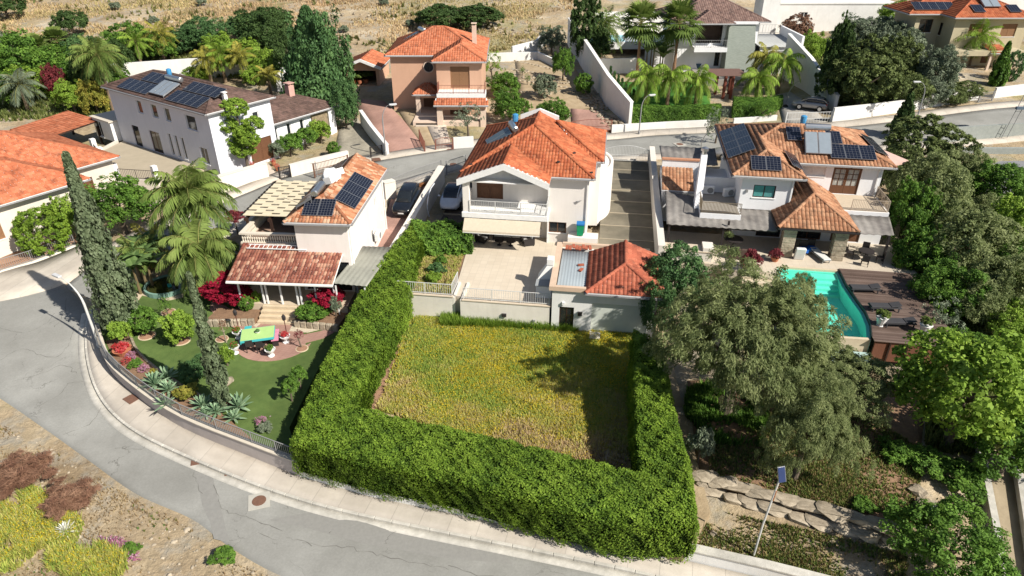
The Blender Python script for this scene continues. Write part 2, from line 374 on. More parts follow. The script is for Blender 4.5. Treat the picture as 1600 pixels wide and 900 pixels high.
M_RUST = mat('rusty_iron', (0.20, 0.105, 0.07), (0.13, 0.07, 0.05), rough=0.8, scale=12)
M_REDIRON = mat('red_brown_iron', (0.25, 0.10, 0.07), rough=0.6)
# ---------------------------------------------------------------- ground sheet
def build_ground():
    xs = np.concatenate([np.arange(-600, -90, 30), np.arange(-90, 100, 1.3), np.arange(100, 620, 30)])
    ys = np.concatenate([np.arange(-200, 10, 30), np.arange(10, 160, 1.3), np.arange(160, 900, 30)])
    X, Y = np.meshgrid(xs, ys); Z = terr(X, Y)
    rng = mix_rng(3)
    near = (Y > 100)
    Z = Z+np.where(near, 0.25*np.sin(X*0.23+1.3*np.sin(Y*0.11))*np.cos(Y*0.31+np.sin(X*.17)), 0)
    nx, ny = len(xs), len(ys); idx = np.arange(nx*ny).reshape(ny, nx)
    Q = np.stack([idx[:-1,:-1], idx[:-1,1:], idx[1:,1:], idx[1:,:-1]], -1).reshape(-1, 4)
    me = bulk_mesh('ground', np.stack([X, Y, Z], -1), Q)
    struct(link('ground', me, M_GROUND, smooth=True))
build_ground()
def ribbon(name, L, R, m, dz, n=60, k=6, skirt=0.4):
    """sheet between two plan lines, draped dz above the terrain, with a skirt"""
    def rs(P):
        P = np.array([p[:2] for p in P]); s = np.concatenate([[0], np.cumsum(np.linalg.norm(np.diff(P, axis=0), axis=1))])
        t = np.linspace(0, s[-1], n); return np.stack([np.interp(t, s, P[:,0]), np.interp(t, s, P[:,1])], 1)
    A = rs(spline(L)); B = rs(spline(R)); f = np.linspace(0, 1, k)
    G = A[:, None]*(1-f)[None, :, None]+B[:, None]*f[None, :, None]
    Z = terr(G[..., 0], G[..., 1])+dz
    V = np.concatenate([G, Z[..., None]], -1)
    lo = V[:, [0]].copy(); lo[..., 2] -= skirt; hi = V[:, [-1]].copy(); hi[..., 2] -= skirt
    V = np.concatenate([lo, V, hi], 1); k2 = k+2
    idx = np.arange(n*k2).reshape(n, k2)
    Q = np.stack([idx[:-1,:-1], idx[:-1,1:], idx[1:,1:], idx[1:,:-1]], -1).reshape(-1, 4)
    o = link(name, bulk_mesh(name, V, Q), m); 
    return struct(o)
def px(pts, z=0): return [a2(p[0], p[1], z if len(p) < 3 else p[2]) for p in pts]
# lower road
KERB = px([(138,487,.8),(133,520,.6),(136,565,.4),(150,612,.25),(178,652,.15),(225,686,.1),(307,724,.1),(405,762,.1),(510,794,.1),(640,823,.1),(800,855,.1),(960,888,.1),(1120,925,.1)])
WALLB = px([(150,478,.9),(154,512,.7),(162,545,.55),(178,583,.4),(222,624,.3),(292,670,.25),(400,714,.25),(470,741,.25),(580,772,.25),(700,797,.25),(850,829,.25),(1040,869,.25),(1190,902,.25)])
FARE = px([(-170,520,.6),(-120,560,.5),(-20,610,.3),(70,672,.1),(140,722,.05),(215,775,0),(300,812,0),(352,850,0),(420,890,0),(520,930,0),(640,985,0),(800,1010,0),(1000,1060,0)])
ribbon('lower_road', [a2(60,400,1)]+KERB, [a2(-220,480,.8)]+FARE, M_ASPH, 0.05, n=90, k=8)
ribbon('gutter', offset_path(KERB, -0.42), KERB, M_KERB, 0.058, n=90, k=3, skirt=0.05)
ribbon('pavement', offset_path(KERB, 0.12), WALLB, M_PAVE, 0.185, n=90, k=4)
kr = struct(bpy.data.objects.new('kerb', None)); COL.objects.link(kr)
KS = resample(spline(KERB, 5), 0.9)
for a, b in zip(KS[:-1], KS[1:]):
    d = Vector((b[0]-a[0], b[1]-a[1])); 
    if d.length < 0.3: continue
    c = ((a[0]+b[0])/2, (a[1]+b[1])/2); n = Vector((-d.y, d.x)).normalized()
    z = tz(*c); ang = math.atan2(d.y, d.x); sl_ = math.atan2(tz(b[0], b[1])-tz(a[0], a[1]), d.length)
    mb = MB().obox((0,0,0), (d.length-0.014, 0.16, 0.34)); o = mb.build('kerb_stone', M_KERB, kr, bevel=0.02)
    o.location = (c[0]+n.x*0.07, c[1]+n.y*0.07, z+0.025+random.uniform(-.004,.004)); o.rotation_euler = (0, -sl_, ang)
# far (camera-side) kerb scrap at the bottom left and trench patches in the asphalt
M_PATCH = mat('asphalt_patch', (0.30, 0.295, 0.28), (0.25, 0.245, 0.235), scale=6, detail=8, bump=0.2, world=True)
M_PATCH2 = mat('dark_asphalt_patch', (0.265, 0.26, 0.24), (0.225, 0.22, 0.205), scale=6, detail=8, bump=0.2, world=True)
def road_patch(name, pts, m, dz=0.054, z=0.05):
    P = [a2(x, y, z) for x, y in pts]
    mb = MB(); n = len(P); mb.add([(p[0], p[1], tz(*p)+dz) for p in P], [tuple(range(n))] if sum(P[i][0]*P[(i+1)%n][1]-P[(i+1)%n][0]*P[i][1] for i in range(n)) > 0 else [tuple(range(n-1,-1,-1))])
    return struct(mb.build(name, m))
road_patch('trench_patch', [(304,738),(333,746),(338,770),(347,800),(352,822),(359,848),(334,842),(329,818),(316,790),(312,765)], M_PATCH2)
road_patch('road_repair', [(500,797),(640,830),(790,862),(800,880),(690,870),(560,846),(470,822),(420,812)], M_PATCH2)
CR = [[(-10,575),(36,551),(75,563),(98,560),(112,541),(118,520)],[(55,640),(95,620),(110,603),(131,600)],[(20,600),(75,585),(100,575),(122,588)],[(302,737),(308,755),(313,772)],[(334,757),(344,788),(357,799),(380,803),(402,812),(440,826)],[(405,831),(432,841)],[(446,838),(470,842),(488,848)],[(515,828),(528,819),(540,819),(556,828)],
      [(545,851),(600,866),(640,874),(700,886)],[(600,848),(604,838),(618,828)],[(180,700),(215,703),(228,698)],[(470,845),(545,852)],[(90,520),(105,500),(108,480)],[(0,520),(40,528),(75,515),(90,500)],[(700,880),(745,893),(790,899)],[(160,640),(140,665),(100,680)]]
def cracks():
    mb = MB(); rg = random.Random(3)
    for c in CR:
        P = resample(spline([a2(x, y, .15) for x, y in c], 4), .25); P = [(p[0]+rg.gauss(0,.045), p[1]+rg.gauss(0,.045)) for p in P]; w_ = [max(.006, rg.gauss(.019,.01)) for _ in P]
        A = offset_path(P, .5); V = []; 
        for p, q, k in zip(P, A, w_):
            d = ((q[0]-p[0])*2*k/2, (q[1]-p[1])*2*k/2); z = tz(*p)+.0585; V += [(p[0]+d[0], p[1]+d[1], z), (p[0]-d[0], p[1]-d[1], z)]
        mb.add(V, [(2*i+1, 2*i+3, 2*i+2, 2*i) for i in range(len(P)-1)])
    struct(mb.build('road_cracks', mat('crack_dark', (.14,.135,.122), rough=1)))
cracks()
# upper street: kerbs of both sides, from the junction on the left to the right edge
SNEAR = px([(150,470,.9),(205,430,1.2),(300,385,1.7),(372,345,2.2),(430,315,2.5),(520,292,2.8),(610,280,3.1),(715,258,3.2),(800,252,3.3),(950,243,3.4),(1025,240,3.4),(1130,238,3.6),(1290,232,4.1),(1400,222,4.3),(1500,212,4.6),(1640,198,5)])
SFAR = px([(100,450,.9),(150,410,1.2),(235,365,1.7),(335,322,2.2),(400,296,2.5),(480,266,2.8),(580,252,3.1),(670,241,3.2),(800,226,3.3),(950,219,3.4),(1025,214,3.4),(1130,210,3.6),(1290,203,4.1),(1400,194,4.3),(1500,181,4.6),(1640,166,5)])
ribbon('upper_street', SNEAR, SFAR, M_ASPH, 0.05, n=90, k=8)
ribbon('far_pavement', SFAR[1:], offset_path(SFAR, 1.5)[1:], M_PAVE, 0.18, n=80, k=3)
ribbon('near_pavement', offset_path(SNEAR, -1.2)[2:], SNEAR[2:], M_PAVE, 0.18, n=80, k=3)
# pavement in front of the house at the far left
EK = px([(-60,478,.9),(0,468,.9),(45,460,.9),(90,449,.9),(120,434,1.0),(138,415,1.1)])
EI = px([(-60,428,1.2),(0,420,1.2),(50,412,1.2),(95,398,1.2),(118,388,1.3),(140,378,1.3)])
ribbon('corner_pavement', EK, EI, M_PAVE, 0.2, n=40, k=4)
# ---------------------------------------------------------------- lots (flat terraces cut into the slope)
LAWN_Z = 1.0
lawnA = [p for p in offset_path(WALLB[1:8], 0.12)]+px([(452,668,1),(490,590,1),(530,520,1),(570,455,1),(575,400,1.0),(480,330,1.0),(380,360,1.0),(300,400,1.0),(205,440,1.0)])
slab('lawn', lawnA, -0.6, LAWN_Z, M_TURF)
GZ = 0.80
gardB = px([(470,741,.3),(580,772,.3),(700,797,.3),(850,829,.3),(1066,876,.3),(1110,800,.8),(1068,640,.8),(1040,520,.8),(1010,500,.8),(620,488,.8),(560,500,.8),(500,600,.8)])
slab('garden_soil', gardB, -0.6, GZ, M_SAND)
BO = at(915, 382, 2.5); BA = math.radians(-8)
def fr(o, a):
    c, s = math.cos(a), math.sin(a)
    return lambda x, y: (o[0]+x*c-y*s, o[1]+x*s+y*c)
fB = fr(BO, BA)
TZ = 2.5
slab('rear_terrace', [fB(*p) for p in [(-8.45,-9.2),(-7.75,-9.2),(-7.7,-9.35),(-1.9,-9.5),(-1.9,-2.5),(4.9,-2.5),(4.9,0.6),(0.9,0.6),(0.9,2.2),(-9.0,2.2),(-8.9,-2.2)]], 0.2, TZ, M_TERR)
bedB = [fB(*p) for p in [(-12.2,-9.1),(-8.45,-9.2),(-8.9,-2.2),(-12.4,-2.1)]]
slab('garden_bed', bedB, 0.2, TZ-0.06, M_SOIL)
# ---------------------------------------------------------------- building kit
def tile_mat(name, cols, vary=0.25): return attr_mat(name, cols, rough=0.85, spec=0.2, scale=0.35, vary=vary, speck=.42)
MT_ORANGE = tile_mat('orange_tiles', [(0.38,0.10,0.045),(0.47,0.14,0.062),(0.55,0.19,0.09)], 0.28)
MT_PEACH = tile_mat('peach_tiles', [(0.42,0.125,0.06),(0.50,0.165,0.082),(0.58,0.215,0.115)], 0.25)
MT_TAN = tile_mat('tan_tiles', [(0.31,0.145,0.08),(0.41,0.205,0.115),(0.50,0.28,0.165)], 0.22)
MT_RED = tile_mat('aged_red_tiles', [(0.17,0.06,0.045),(0.27,0.095,0.065),(0.36,0.15,0.10),(0.52,0.32,0.22)], 0.35)
MT_MIX = tile_mat('mixed_clay_tiles', [(0.33,0.125,0.065),(0.42,0.175,0.09),(0.50,0.25,0.14),(0.60,0.39,0.26)], 0.25)
MT_BRICK = tile_mat('brick_red_tiles', [(0.34,0.095,0.055),(0.41,0.12,0.07),(0.48,0.16,0.095)], 0.2)
MT_BROWN = tile_mat('brown_tiles', [(0.095,0.06,0.05),(0.125,0.08,0.065),(0.16,0.10,0.085)], 0.2)
MT_MAUVE = tile_mat('mauve_brown_tiles', [(0.16,0.10,0.085),(0.21,0.135,0.115),(0.27,0.18,0.15)], 0.2)
M_WOOD = mat('brown_wood', (0.16,0.075,0.038), (0.10,0.045,0.024), rough=0.6, scale=4, stretch=(9,9,1))
M_WOODL = mat('light_brown_wood', (0.30,0.165,0.085), (0.22,0.115,0.058), rough=0.65, scale=4, stretch=(9,9,1))
M_WOODD = mat('dark_wood', (0.05,0.026,0.018), (0.03,0.016,0.012), rough=0.6, scale=5)
M_GLASS = mat('dark_glass', (0.018,0.022,0.026), rough=0.06, spec=0.7, scale=1)
M_TEALGLASS = mat('teal_blind_glass', (0.10,0.30,0.30), (0.07,0.22,0.22), rough=0.12, spec=0.6, scale=2)
M_CURTAIN = mat('curtained_glass', (0.50,0.50,0.46), (0.22,0.23,0.22), rough=0.15, spec=0.6, scale=3, stretch=(6,6,0.6))
M_WHITE = mat('white_paint', (0.82,0.815,0.79), (0.76,0.755,0.73), scale=0.9, stain=0.06, bump=0.05, streak=.06)
M_TRIM = mat('white_trim', (0.82,0.815,0.80), rough=0.6)
M_BWALL = mat('ivory_plaster', (0.80,0.755,0.71), (0.75,0.705,0.66), scale=0.5, stain=0.06, bump=0.08, streak=.06)
M_AWALL = mat('pinkish_white_plaster', (0.80,0.745,0.705), (0.75,0.695,0.655), scale=0.5, stain=0.06, bump=0.08, streak=.06)
M_FWALL = mat('salmon_plaster', (0.60,0.37,0.255), (0.55,0.335,0.23), scale=0.5, stain=0.06, bump=0.08, streak=.06)
M_FTRIM = mat('pale_salmon_trim', (0.66,0.52,0.42), scale=1)
M_CWALL = mat('bright_white_plaster', (0.82,0.825,0.84), (0.77,0.775,0.79), scale=0.5, stain=0.05, bump=0.05, streak=.06)
M_DWALL = mat('cool_white_plaster', (0.72,0.73,0.78), (0.67,0.68,0.73), scale=0.5, stain=0.06, bump=0.05, streak=.06)
M_HWALL = mat('sand_yellow_plaster', (0.50,0.44,0.30), (0.45,0.39,0.265), scale=0.5, stain=0.06, bump=0.05, streak=.06)
M_EWALL = mat('warm_white_plaster', (0.70,0.645,0.57), (0.63,0.575,0.50), scale=0.5, stain=0.08, bump=0.08, streak=.06)
M_METAL = mat('grey_sheet_metal', (0.30,0.30,0.255), (0.24,0.24,0.205), rough=0.5, scale=1.2, stain=0.2)
M_BLUEMETAL = mat('pale_blue_sheet', (0.36,0.41,0.44), (0.31,0.355,0.385), rough=0.5, scale=0.8, stain=0.12)
M_CORR = mat('weathered_corrugated', (0.32,0.30,0.275), (0.17,0.155,0.145), rough=0.85, scale=1.1, stain=0.3)
M_PV = mat('solar_cell', (0.010,0.013,0.026), (0.007,0.009,0.018), rough=0.16, spec=0.6, scale=3)
M_PVF = mat('panel_frame', (0.30,0.31,0.33), rough=0.4, metal=0.6)
M_COLL = mat('collector_glass', (0.085,0.11,0.12), (0.06,0.08,0.088), rough=0.12, spec=0.6, scale=2)
M_STEEL = mat('tank_steel', (0.60,0.61,0.62), rough=0.28, metal=0.9)
M_BLUEP = mat('blue_plastic', (0.06,0.26,0.50), rough=0.5)
M_DRAIN = mat('painted_gutter', (0.30,0.30,0.31), rough=0.5)
M_SLATEWALL = mat('grey_green_ledgestone', (0.30,0.33,0.29), (0.20,0.225,0.20), scale=2, detail=6, stretch=(1.2,1.2,9), bump=0.8, bscale=4)
M_RUBBLE = mat('rubble_stone', (0.33,0.26,0.165), (0.14,0.11,0.07), scale=3.5, detail=7, bump=1.0, bscale=4)

def tile_plane(P, tw, tl, amp, rng):
    """barrel tiles over one roof plane; P[0]-P[1] is the eave; returns verts, quads, rnd"""
    P = [np.array(p, float) for p in P]; u = P[1]-P[0]; u /= np.linalg.norm(u)
    n = np.cross(u, P[2]-P[0]); n /= np.linalg.norm(n)
    if n[2] < 0: n = -n
    wv = np.cross(n, u)
    if wv[2] < 0: wv = -wv
    uv = [((p-P[0]) @ u, (p-P[0]) @ wv) for p in P]; um = min(q[0] for q in uv); ux = max(q[0] for q in uv)
    nc = max(1, int(round((ux-um)/tw))); tw = (ux-um)/nc; V = []; Q = []; R = []; base = 0
    S = np.array([-.5,-.32,0,.32,.5]); Hh = np.array([0,.72,1,.72,0])*amp
    for i in range(nc):
        uc = um+(i+.5)*tw+1e-4; vs = []
        for k in range(len(uv)):
            (a, b), (c, d) = uv[k], uv[(k+1) % len(uv)]
            if (a-uc)*(c-uc) < 0: vs.append(b+(d-b)*(uc-a)/(c-a))
        if len(vs) < 2: continue
        v0, v1 = min(vs), max(vs)
        k0 = int(math.floor(v0/tl)); k1 = int(math.ceil(v1/tl))
        for k in range(k0, k1):
            a = max(v0, k*tl); b = min(v1, (k+1)*tl+0.03)
            if b-a < 0.05: continue
            du = rng.uniform(-.006, .006); lift = 0.042+rng.uniform(-.006, .008)
            lo = P[0]+np.outer(uc+S*tw*1.02+du, u)+a*wv+np.outer(Hh+lift, n)
            hi = P[0]+np.outer(uc+S*tw*0.94+du, u)+b*wv+np.outer(Hh*0.9+0.008, n)
            bt = P[0]+np.outer(uc+S*tw*1.02+du, u)+a*wv+np.outer(Hh*0.25+0.002, n)
            V += [lo, hi, bt]
            for j in range(4):
                Q.append((base+j, base+j+1, base+5+j+1, base+5+j)); Q.append((base+10+j, base+10+j+1, base+j+1, base+j))
            R += [rng.random()]*8; base += 15
    return V, Q, R
def cap_line(p, q, rad, rng, ln=0.36):
    p = np.array(p, float); q = np.array(q, float); d = q-p; L = np.linalg.norm(d); d /= L
    s = np.cross(d, (0,0,1.)); s /= np.linalg.norm(s); up = np.cross(s, d); k = max(1, int(L/ln)); V = []; Q = []; R = []
    A = np.radians([-20,25,90,155,200])
    for i in range(k):
        for e, t, rr in ((0, i/k, 1.0), (1, (i+1.12)/k, 0.84)):
            c = p+d*min(t*L, L+.05)+up*0.02
            V.append(c+np.outer(np.cos(A), s)*rad*rr+np.outer(np.sin(A), up)*rad*rr*0.8)
        b = i*10; Q += [(b+j, b+j+1, b+5+j+1, b+5+j) for j in range(4)]; R += [rng.random()]*4
    return V, Q, R
def tile_roof(root, planes, caps, m, tw=0.25, tl=0.36, amp=0.06, name='roof', trim=None, seed=1, thick=0.14, caprad=0.15, gutter=True):
    """roof deck, its tiles (one part), its ridge and hip caps"""
    rng = mix_rng(seed); mb = MB()
    for P in planes:
        n = len(P); mb.add([(p[0],p[1],p[2]) for p in P]+[(p[0],p[1],p[2]-thick) for p in P],
            [tuple(range(n)), tuple(range(2*n-1, n-1, -1))]+[(i, n+i, n+(i+1)%n, (i+1)%n) for i in range(n)])
    deck = mb.build(name, trim or M_TRIM, root)
    V = []; Q = []; R = []; off = 0
    for P in planes:
        v, q, r = tile_plane(P, tw, tl, amp, rng)
        if not v: continue
        V += v; Q += [tuple(i+off for i in f) for f in q]; R += r; off += sum(len(a) for a in v)
    if V: tag(link('roof_tiles', bulk_mesh('roof_tiles', np.concatenate(V), Q, R), m, deck), kind='stuff')
    V = []; Q = []; R = []; off = 0
    for a, b in caps:
        v, q, r = cap_line(a, b, caprad, rng); V += v; Q += [tuple(i+off for i in f) for f in q]; R += r; off += sum(len(x) for x in v)
    if V: tag(link('ridge_tiles', bulk_mesh('ridge_tiles', np.concatenate(V), Q, R), m, deck), kind='stuff')
    if gutter:
        g = MB()
        for P in planes:
            a = Vector(P[0]); b = Vector(P[1]); mid = sum((Vector(p) for p in P), Vector())/len(P)
            o = (a+b)/2-mid; d = (b-a).normalized(); o = o-d*o.dot(d); o.z = 0
            if o.length < 1e-6: continue
            o.normalize(); g.bar(a+o*0.06-Vector((0,0,.09)), b+o*0.06-Vector((0,0,.09)), 0.10, 0.10)
        g.build('gutter', M_DRAIN if trim is None else trim, deck)
    return deck
def hip(x0, x1, y0, y1, ze, p, ends='SNWE'):
    """planes and caps of a hip roof; p is rise over run. ends lacking a letter become gables"""
    w_, d_ = x1-x0, y1-y0
    if d_ >= w_:
        h = w_/2; xm = (x0+x1)/2; za = ze+h*p; ya = y0+(h if 'S' in ends else 0); yb = y1-(h if 'N' in ends else 0)
        A, B = (xm, ya, za), (xm, yb, za)
        pl = [[(x1,y0,ze),(x1,y1,ze),B,A], [(x0,y1,ze),(x0,y0,ze),A,B]]; cp = [(A,B)]
        if 'S' in ends: pl.append([(x0,y0,ze),(x1,y0,ze),A]); cp += [((x0,y0,ze),A),((x1,y0,ze),A)]
        if 'N' in ends: pl.append([(x1,y1,ze),(x0,y1,ze),B]); cp += [((x0,y1,ze),B),((x1,y1,ze),B)]
    else:
        h = d_/2; ym = (y0+y1)/2; za = ze+h*p; xa = x0+(h if 'W' in ends else 0); xb = x1-(h if 'E' in ends else 0)
        A, B = (xa, ym, za), (xb, ym, za)
        pl = [[(x0,y0,ze),(x1,y0,ze),B,A], [(x1,y1,ze),(x0,y1,ze),A,B]]; cp = [(A,B)]
        if 'W' in ends: pl.append([(x0,y1,ze),(x0,y0,ze),A]); cp += [((x0,y0,ze),A),((x0,y1,ze),A)]
        if 'E' in ends: pl.append([(x1,y0,ze),(x1,y1,ze),B]); cp += [((x1,y0,ze),B),((x1,y1,ze),B)]
    return pl, cp
def opening(root, O, U, Nn, u0, u1, z0, z1, kind):
    """window or door set back in an opening; O origin, U along, Nn outwards"""
    O = Vector((*O, 0)); U = Vector((*U, 0)); Nn = Vector((*Nn, 0))
    M = Matrix(((U.x, -Nn.x, 0, O.x), (U.y, -Nn.y, 0, O.y), (0, 0, 1, 0), (0, 0, 0, 1)))   # local x along, y inwards
    def put(mb, name, m, par):
        mb.v = [tuple(M @ Vector(v)) for v in mb.v]; return mb.build(name, m, par)
    W_, fw, yb, yf = u1-u0, 0.07, 0.15, 0.08
    isdoor = 'door' in kind or kind in ('shutdoor', 'garage')
    fm = {'win': M_WOOD, 'winw': M_TRIM, 'shut': M_WOODL, 'shutdoor': M_WOODL, 'door': M_WOOD, 'glassdoor': M_WOOD, 'teal': M_WOODD, 'garage': M_TRIM,
          'darkdoor': M_WOODD, 'curtaindoor': M_WOOD, 'wshut': M_TRIM, 'slitwin': M_TRIM, 'grdoor': M_WOODD}.get(kind, M_WOOD)
    f = MB().box(u0,u0+fw,yf,yb,z0,z1).box(u1-fw,u1,yf,yb,z0,z1).box(u0+fw,u1-fw,yf,yb,z1-fw,z1)
    f.box(u0+fw,u1-fw,yf,yb,z0,z0+fw)
    r = put(f, 'door' if isdoor else 'window', fm, root)
    i0, i1, j0, j1 = u0+fw, u1-fw, z0+fw, z1-fw
    def leafs(n, m, nm):
        for k in range(n):
            a, b = i0+(i1-i0)*k/n, i0+(i1-i0)*(k+1)/n
            put(MB().box(a+.012, b-.012, yb-.045, yb-.005, j0, j1), nm, m, r)
    if kind in ('shut', 'shutdoor', 'wshut'):
        for k in range(2):
            a, b = i0+(i1-i0)*k/2+.01, i0+(i1-i0)*(k+1)/2-.01
            s = MB().box(a, a+.06, yf+.005, yb-.01, j0, j1).box(b-.06, b, yf+.005, yb-.01, j0, j1)
            c = j0
            while c < j1-.02: s.box(a+.06, b-.06, yf+.02, yb-.02, c+.006, min(j1, c+.075)); c += .085
            put(s, 'shutter', fm, r)
    elif kind == 'door':
        for k in range(2 if W_ > 1.3 else 1):
            n = 2 if W_ > 1.3 else 1; a, b = i0+(i1-i0)*k/n+.006, i0+(i1-i0)*(k+1)/n-.006
            s = MB().box(a, b, yb-.05, yb-.005, j0, j1); h = (j1-j0)
            for q0, q1 in ((.06,.46),(.52,.95)): s.box(a+.1, b-.1, yb-.075, yb-.05, j0+h*q0, j0+h*q1)
            put(s, 'door_leaf', fm, r)
    elif kind == 'garage':
        n = max(4, int((j1-j0)/.4))
        for k in range(n): put(MB().box(i0, i1, yb-.06, yb-.01, j0+(j1-j0)*k/n+.008, j0+(j1-j0)*(k+1)/n-.008), 'door_panel', M_TRIM, r)
    elif kind in ('darkdoor', 'slitwin'): leafs(1, M_GLASS, 'pane')
    elif kind == 'curtaindoor':
        for k in range(2):
            a, b = i0+(i1-i0)*k/2+.01, i0+(i1-i0)*(k+1)/2-.01; h = j1-j0
            s = MB().box(a, a+.09, yf, yb-.02, j0, j1).box(b-.09, b, yf, yb-.02, j0, j1).box(a+.09, b-.09, yf, yb-.02, j0, j0+h*.3).box(a+.09, b-.09, yf, yb-.02, j1-.1, j1)
            s.box(a+.09, b-.09, yf+.02, yb-.03, j0+h*.55, j0+h*.55+.04).box(a+.09, b-.09, yf+.02, yb-.03, j0+h*.75, j0+h*.75+.04).box((a+b)/2-.02, (a+b)/2+.02, yf+.02, yb-.03, j0+h*.3, j1-.1)
            put(s, 'door_leaf', M_WOOD, r); put(MB().box(a+.09, b-.09, yb-.02, yb, j0+h*.3, j1-.1), 'pane', M_CURTAIN, r)
    else:
        n = 2 if W_ > 0.7 else 1
        leafs(n, M_TEALGLASS if kind == 'teal' else M_GLASS, 'pane')
        if n == 2: put(MB().box((i0+i1)/2-.035, (i0+i1)/2+.035, yf+.01, yb-.045, j0, j1), 'mullion', fm, r)
    if not isdoor: put(MB().box(u0-.06, u1+.06, -.05, yb, z0-.07, z0-.003), 'sill', M_TRIM, r)
    return r
SIDES = {'S': lambda x0,x1,y0,y1: ((x0,y0),(1,0),(0,-1),x1-x0), 'E': lambda x0,x1,y0,y1: ((x1,y0),(0,1),(1,0),y1-y0),
         'N': lambda x0,x1,y0,y1: ((x1,y1),(-1,0),(0,1),x1-x0), 'W': lambda x0,x1,y0,y1: ((x0,y1),(0,-1),(-1,0),y1-y0)}
def block(root, x0, x1, y0, y1, z0, z1, m, holes=None, sides='SENW', th=0.2, name='wall'):
    """four walls with real openings; holes {side: [(u0,u1,z0,z1,kind)]}, u from the left of that side"""
    holes = holes or {}
    for s in sides:
        O, U, Nn, L = SIDES[s](x0, x1, y0, y1); hs = holes.get(s, [])
        us = sorted({0.0, L} | {h[0] for h in hs} | {h[1] for h in hs}); zs = sorted({z0, z1} | {h[2] for h in hs} | {h[3] for h in hs})
        mb = MB(); e = 0 if s in 'SN' else th+.001
        for i in range(len(us)-1):
            for j in range(len(zs)-1):
                a, b, c, d = us[i], us[i+1], zs[j], zs[j+1]
                if any(h[0] <= a+1e-6 and h[1] >= b-1e-6 and h[2] <= c+1e-6 and h[3] >= d-1e-6 for h in hs): continue
                a2_, b2_ = max(a, e), min(b, L-e)
                if b2_ <= a2_: continue
                P = [(O[0]+U[0]*t-Nn[0]*q, O[1]+U[1]*t-Nn[1]*q, z) for z in (c, d) for (t, q) in ((a2_,0),(b2_,0),(b2_,th),(a2_,th))]
                mb.add(P, [(3,2,1,0),(4,5,6,7),(0,1,5,4),(1,2,6,5),(2,3,7,6),(3,0,4,7)])
        mb.build(name, m, root)
        for h in hs:
            if h[4] != 'void': opening(root, O, U, Nn, *h[:5])
PANEL_MESH = {}
def panel_mesh(w_, h_, cells=(6, 10)):
    k = (round(w_, 2), round(h_, 2), cells)
    if k in PANEL_MESH: return PANEL_MESH[k]
    me = bpy.data.meshes.new('solar_panel'); me.materials.append(M_PV); me.materials.append(M_PVF)
    mb = MB(); mi = []
    def bx(*a):
        mb.box(*a)
    bx(0,w_,0,h_,0,.03); mi += [1]*6
    nx, ny = cells; g = .018; cw = (w_-.05)/nx; ch = (h_-.05)/ny
    for i in range(nx):
        for j in range(ny):
            x, y = .025+i*cw, .025+j*ch; n = len(mb.v)
            mb.add([(x+g/2,y+g/2,.034),(x+cw-g/2,y+g/2,.034),(x+cw-g/2,y+ch-g/2,.034),(x+g/2,y+ch-g/2,.034)], [(0,1,2,3)]); mi.append(0)
    me.from_pydata(mb.v, [], mb.f); me.update(); me.polygons.foreach_set('material_index', mi)
    PANEL_MESH[k] = me
    return me
def solar_array(root, org, u, v, nu, nv, pw, ph, cells=(4, 7), skip=(), lift=0.14):
    """frame and panels on a roof plane: org lower left corner, u and v directions in the plane (local)"""
    u = Vector(u).normalized(); v = Vector(v); v = (v-u*v.dot(u)).normalized(); n = u.cross(v)
    org = Vector(org)+n*lift
    mb = MB()
    for f in (.22, .78):
        for j in range(nv):
            a = org+v*(j+f)*ph-n*.05; mb.bar(a, a+u*nu*pw, .04, .04)
    fr_ = mb.build('solar_array', M_PVF, root)
    for i in range(nu):
        for j in range(nv):
            if (i, j) in skip: continue
            o = link('solar_panel', panel_mesh(pw-.025, ph-.025, cells), None, fr_)
            p = org+u*i*pw+v*j*ph
            o.matrix_local = Matrix(((u.x,v.x,n.x,p.x),(u.y,v.y,n.y,p.y),(u.z,v.z,n.z,p.z),(0,0,0,1)))
    return fr_
def water_heater(root, p, u, v, m_coll=None, n=2, w_=0.95, h_=1.8, tank=True, blue=True):
    """collector plates on a stand with a tank at the upper end; u along, v up the slope (local vectors)"""
    u = Vector(u).normalized(); v = Vector(v).normalized(); nn = u.cross(v); p = Vector(p)
    st = MB()
    for k in (0, n):
        a = p+u*k*w_; b = a+v*h_; st.bar(a, b, .05); st.bar(b, (b.x, b.y, b.z-.5), .04); st.bar(a, (a.x, a.y, a.z-.12), .04)
    for f in (.05, .95): st.bar(p+v*h_*f, p+u*n*w_+v*h_*f, .04)
    s = st.build('water_heater', M_PVF, root)
    for k in range(n):
        M = Matrix(((u.x,v.x,nn.x,0),(u.y,v.y,nn.y,0),(u.z,v.z,nn.z,0),(0,0,0,1)))
        c = MB().box(.02,w_-.02,0,h_,.02,.10); c.v = [tuple(M @ Vector(q)+p+u*k*w_) for q in c.v]; c.build('collector', M_PVF, s)
        c = MB().box(.07,w_-.07,.05,h_-.05,.09,.108); c.v = [tuple(M @ Vector(q)+p+u*k*w_) for q in c.v]; c.build('collector_glass', m_coll or M_COLL, s)
    if tank:
        a = p+v*(h_+.28)+Vector((0,0,.22)); L = n*w_
        MB().tube([a, a+u*.05, a+u*(L-.05), a+u*L], [.18,.26,.26,.18], 12).build('tank', M_STEEL, s, smooth=False)
        if blue:
            b = a+u*(-.1)+v*.45
            MB().lathe([(.2,-.1),(.24,.1),(.24,.45),(.1,.52)], tuple(b), 10).build('header_tank', M_BLUEP, s)
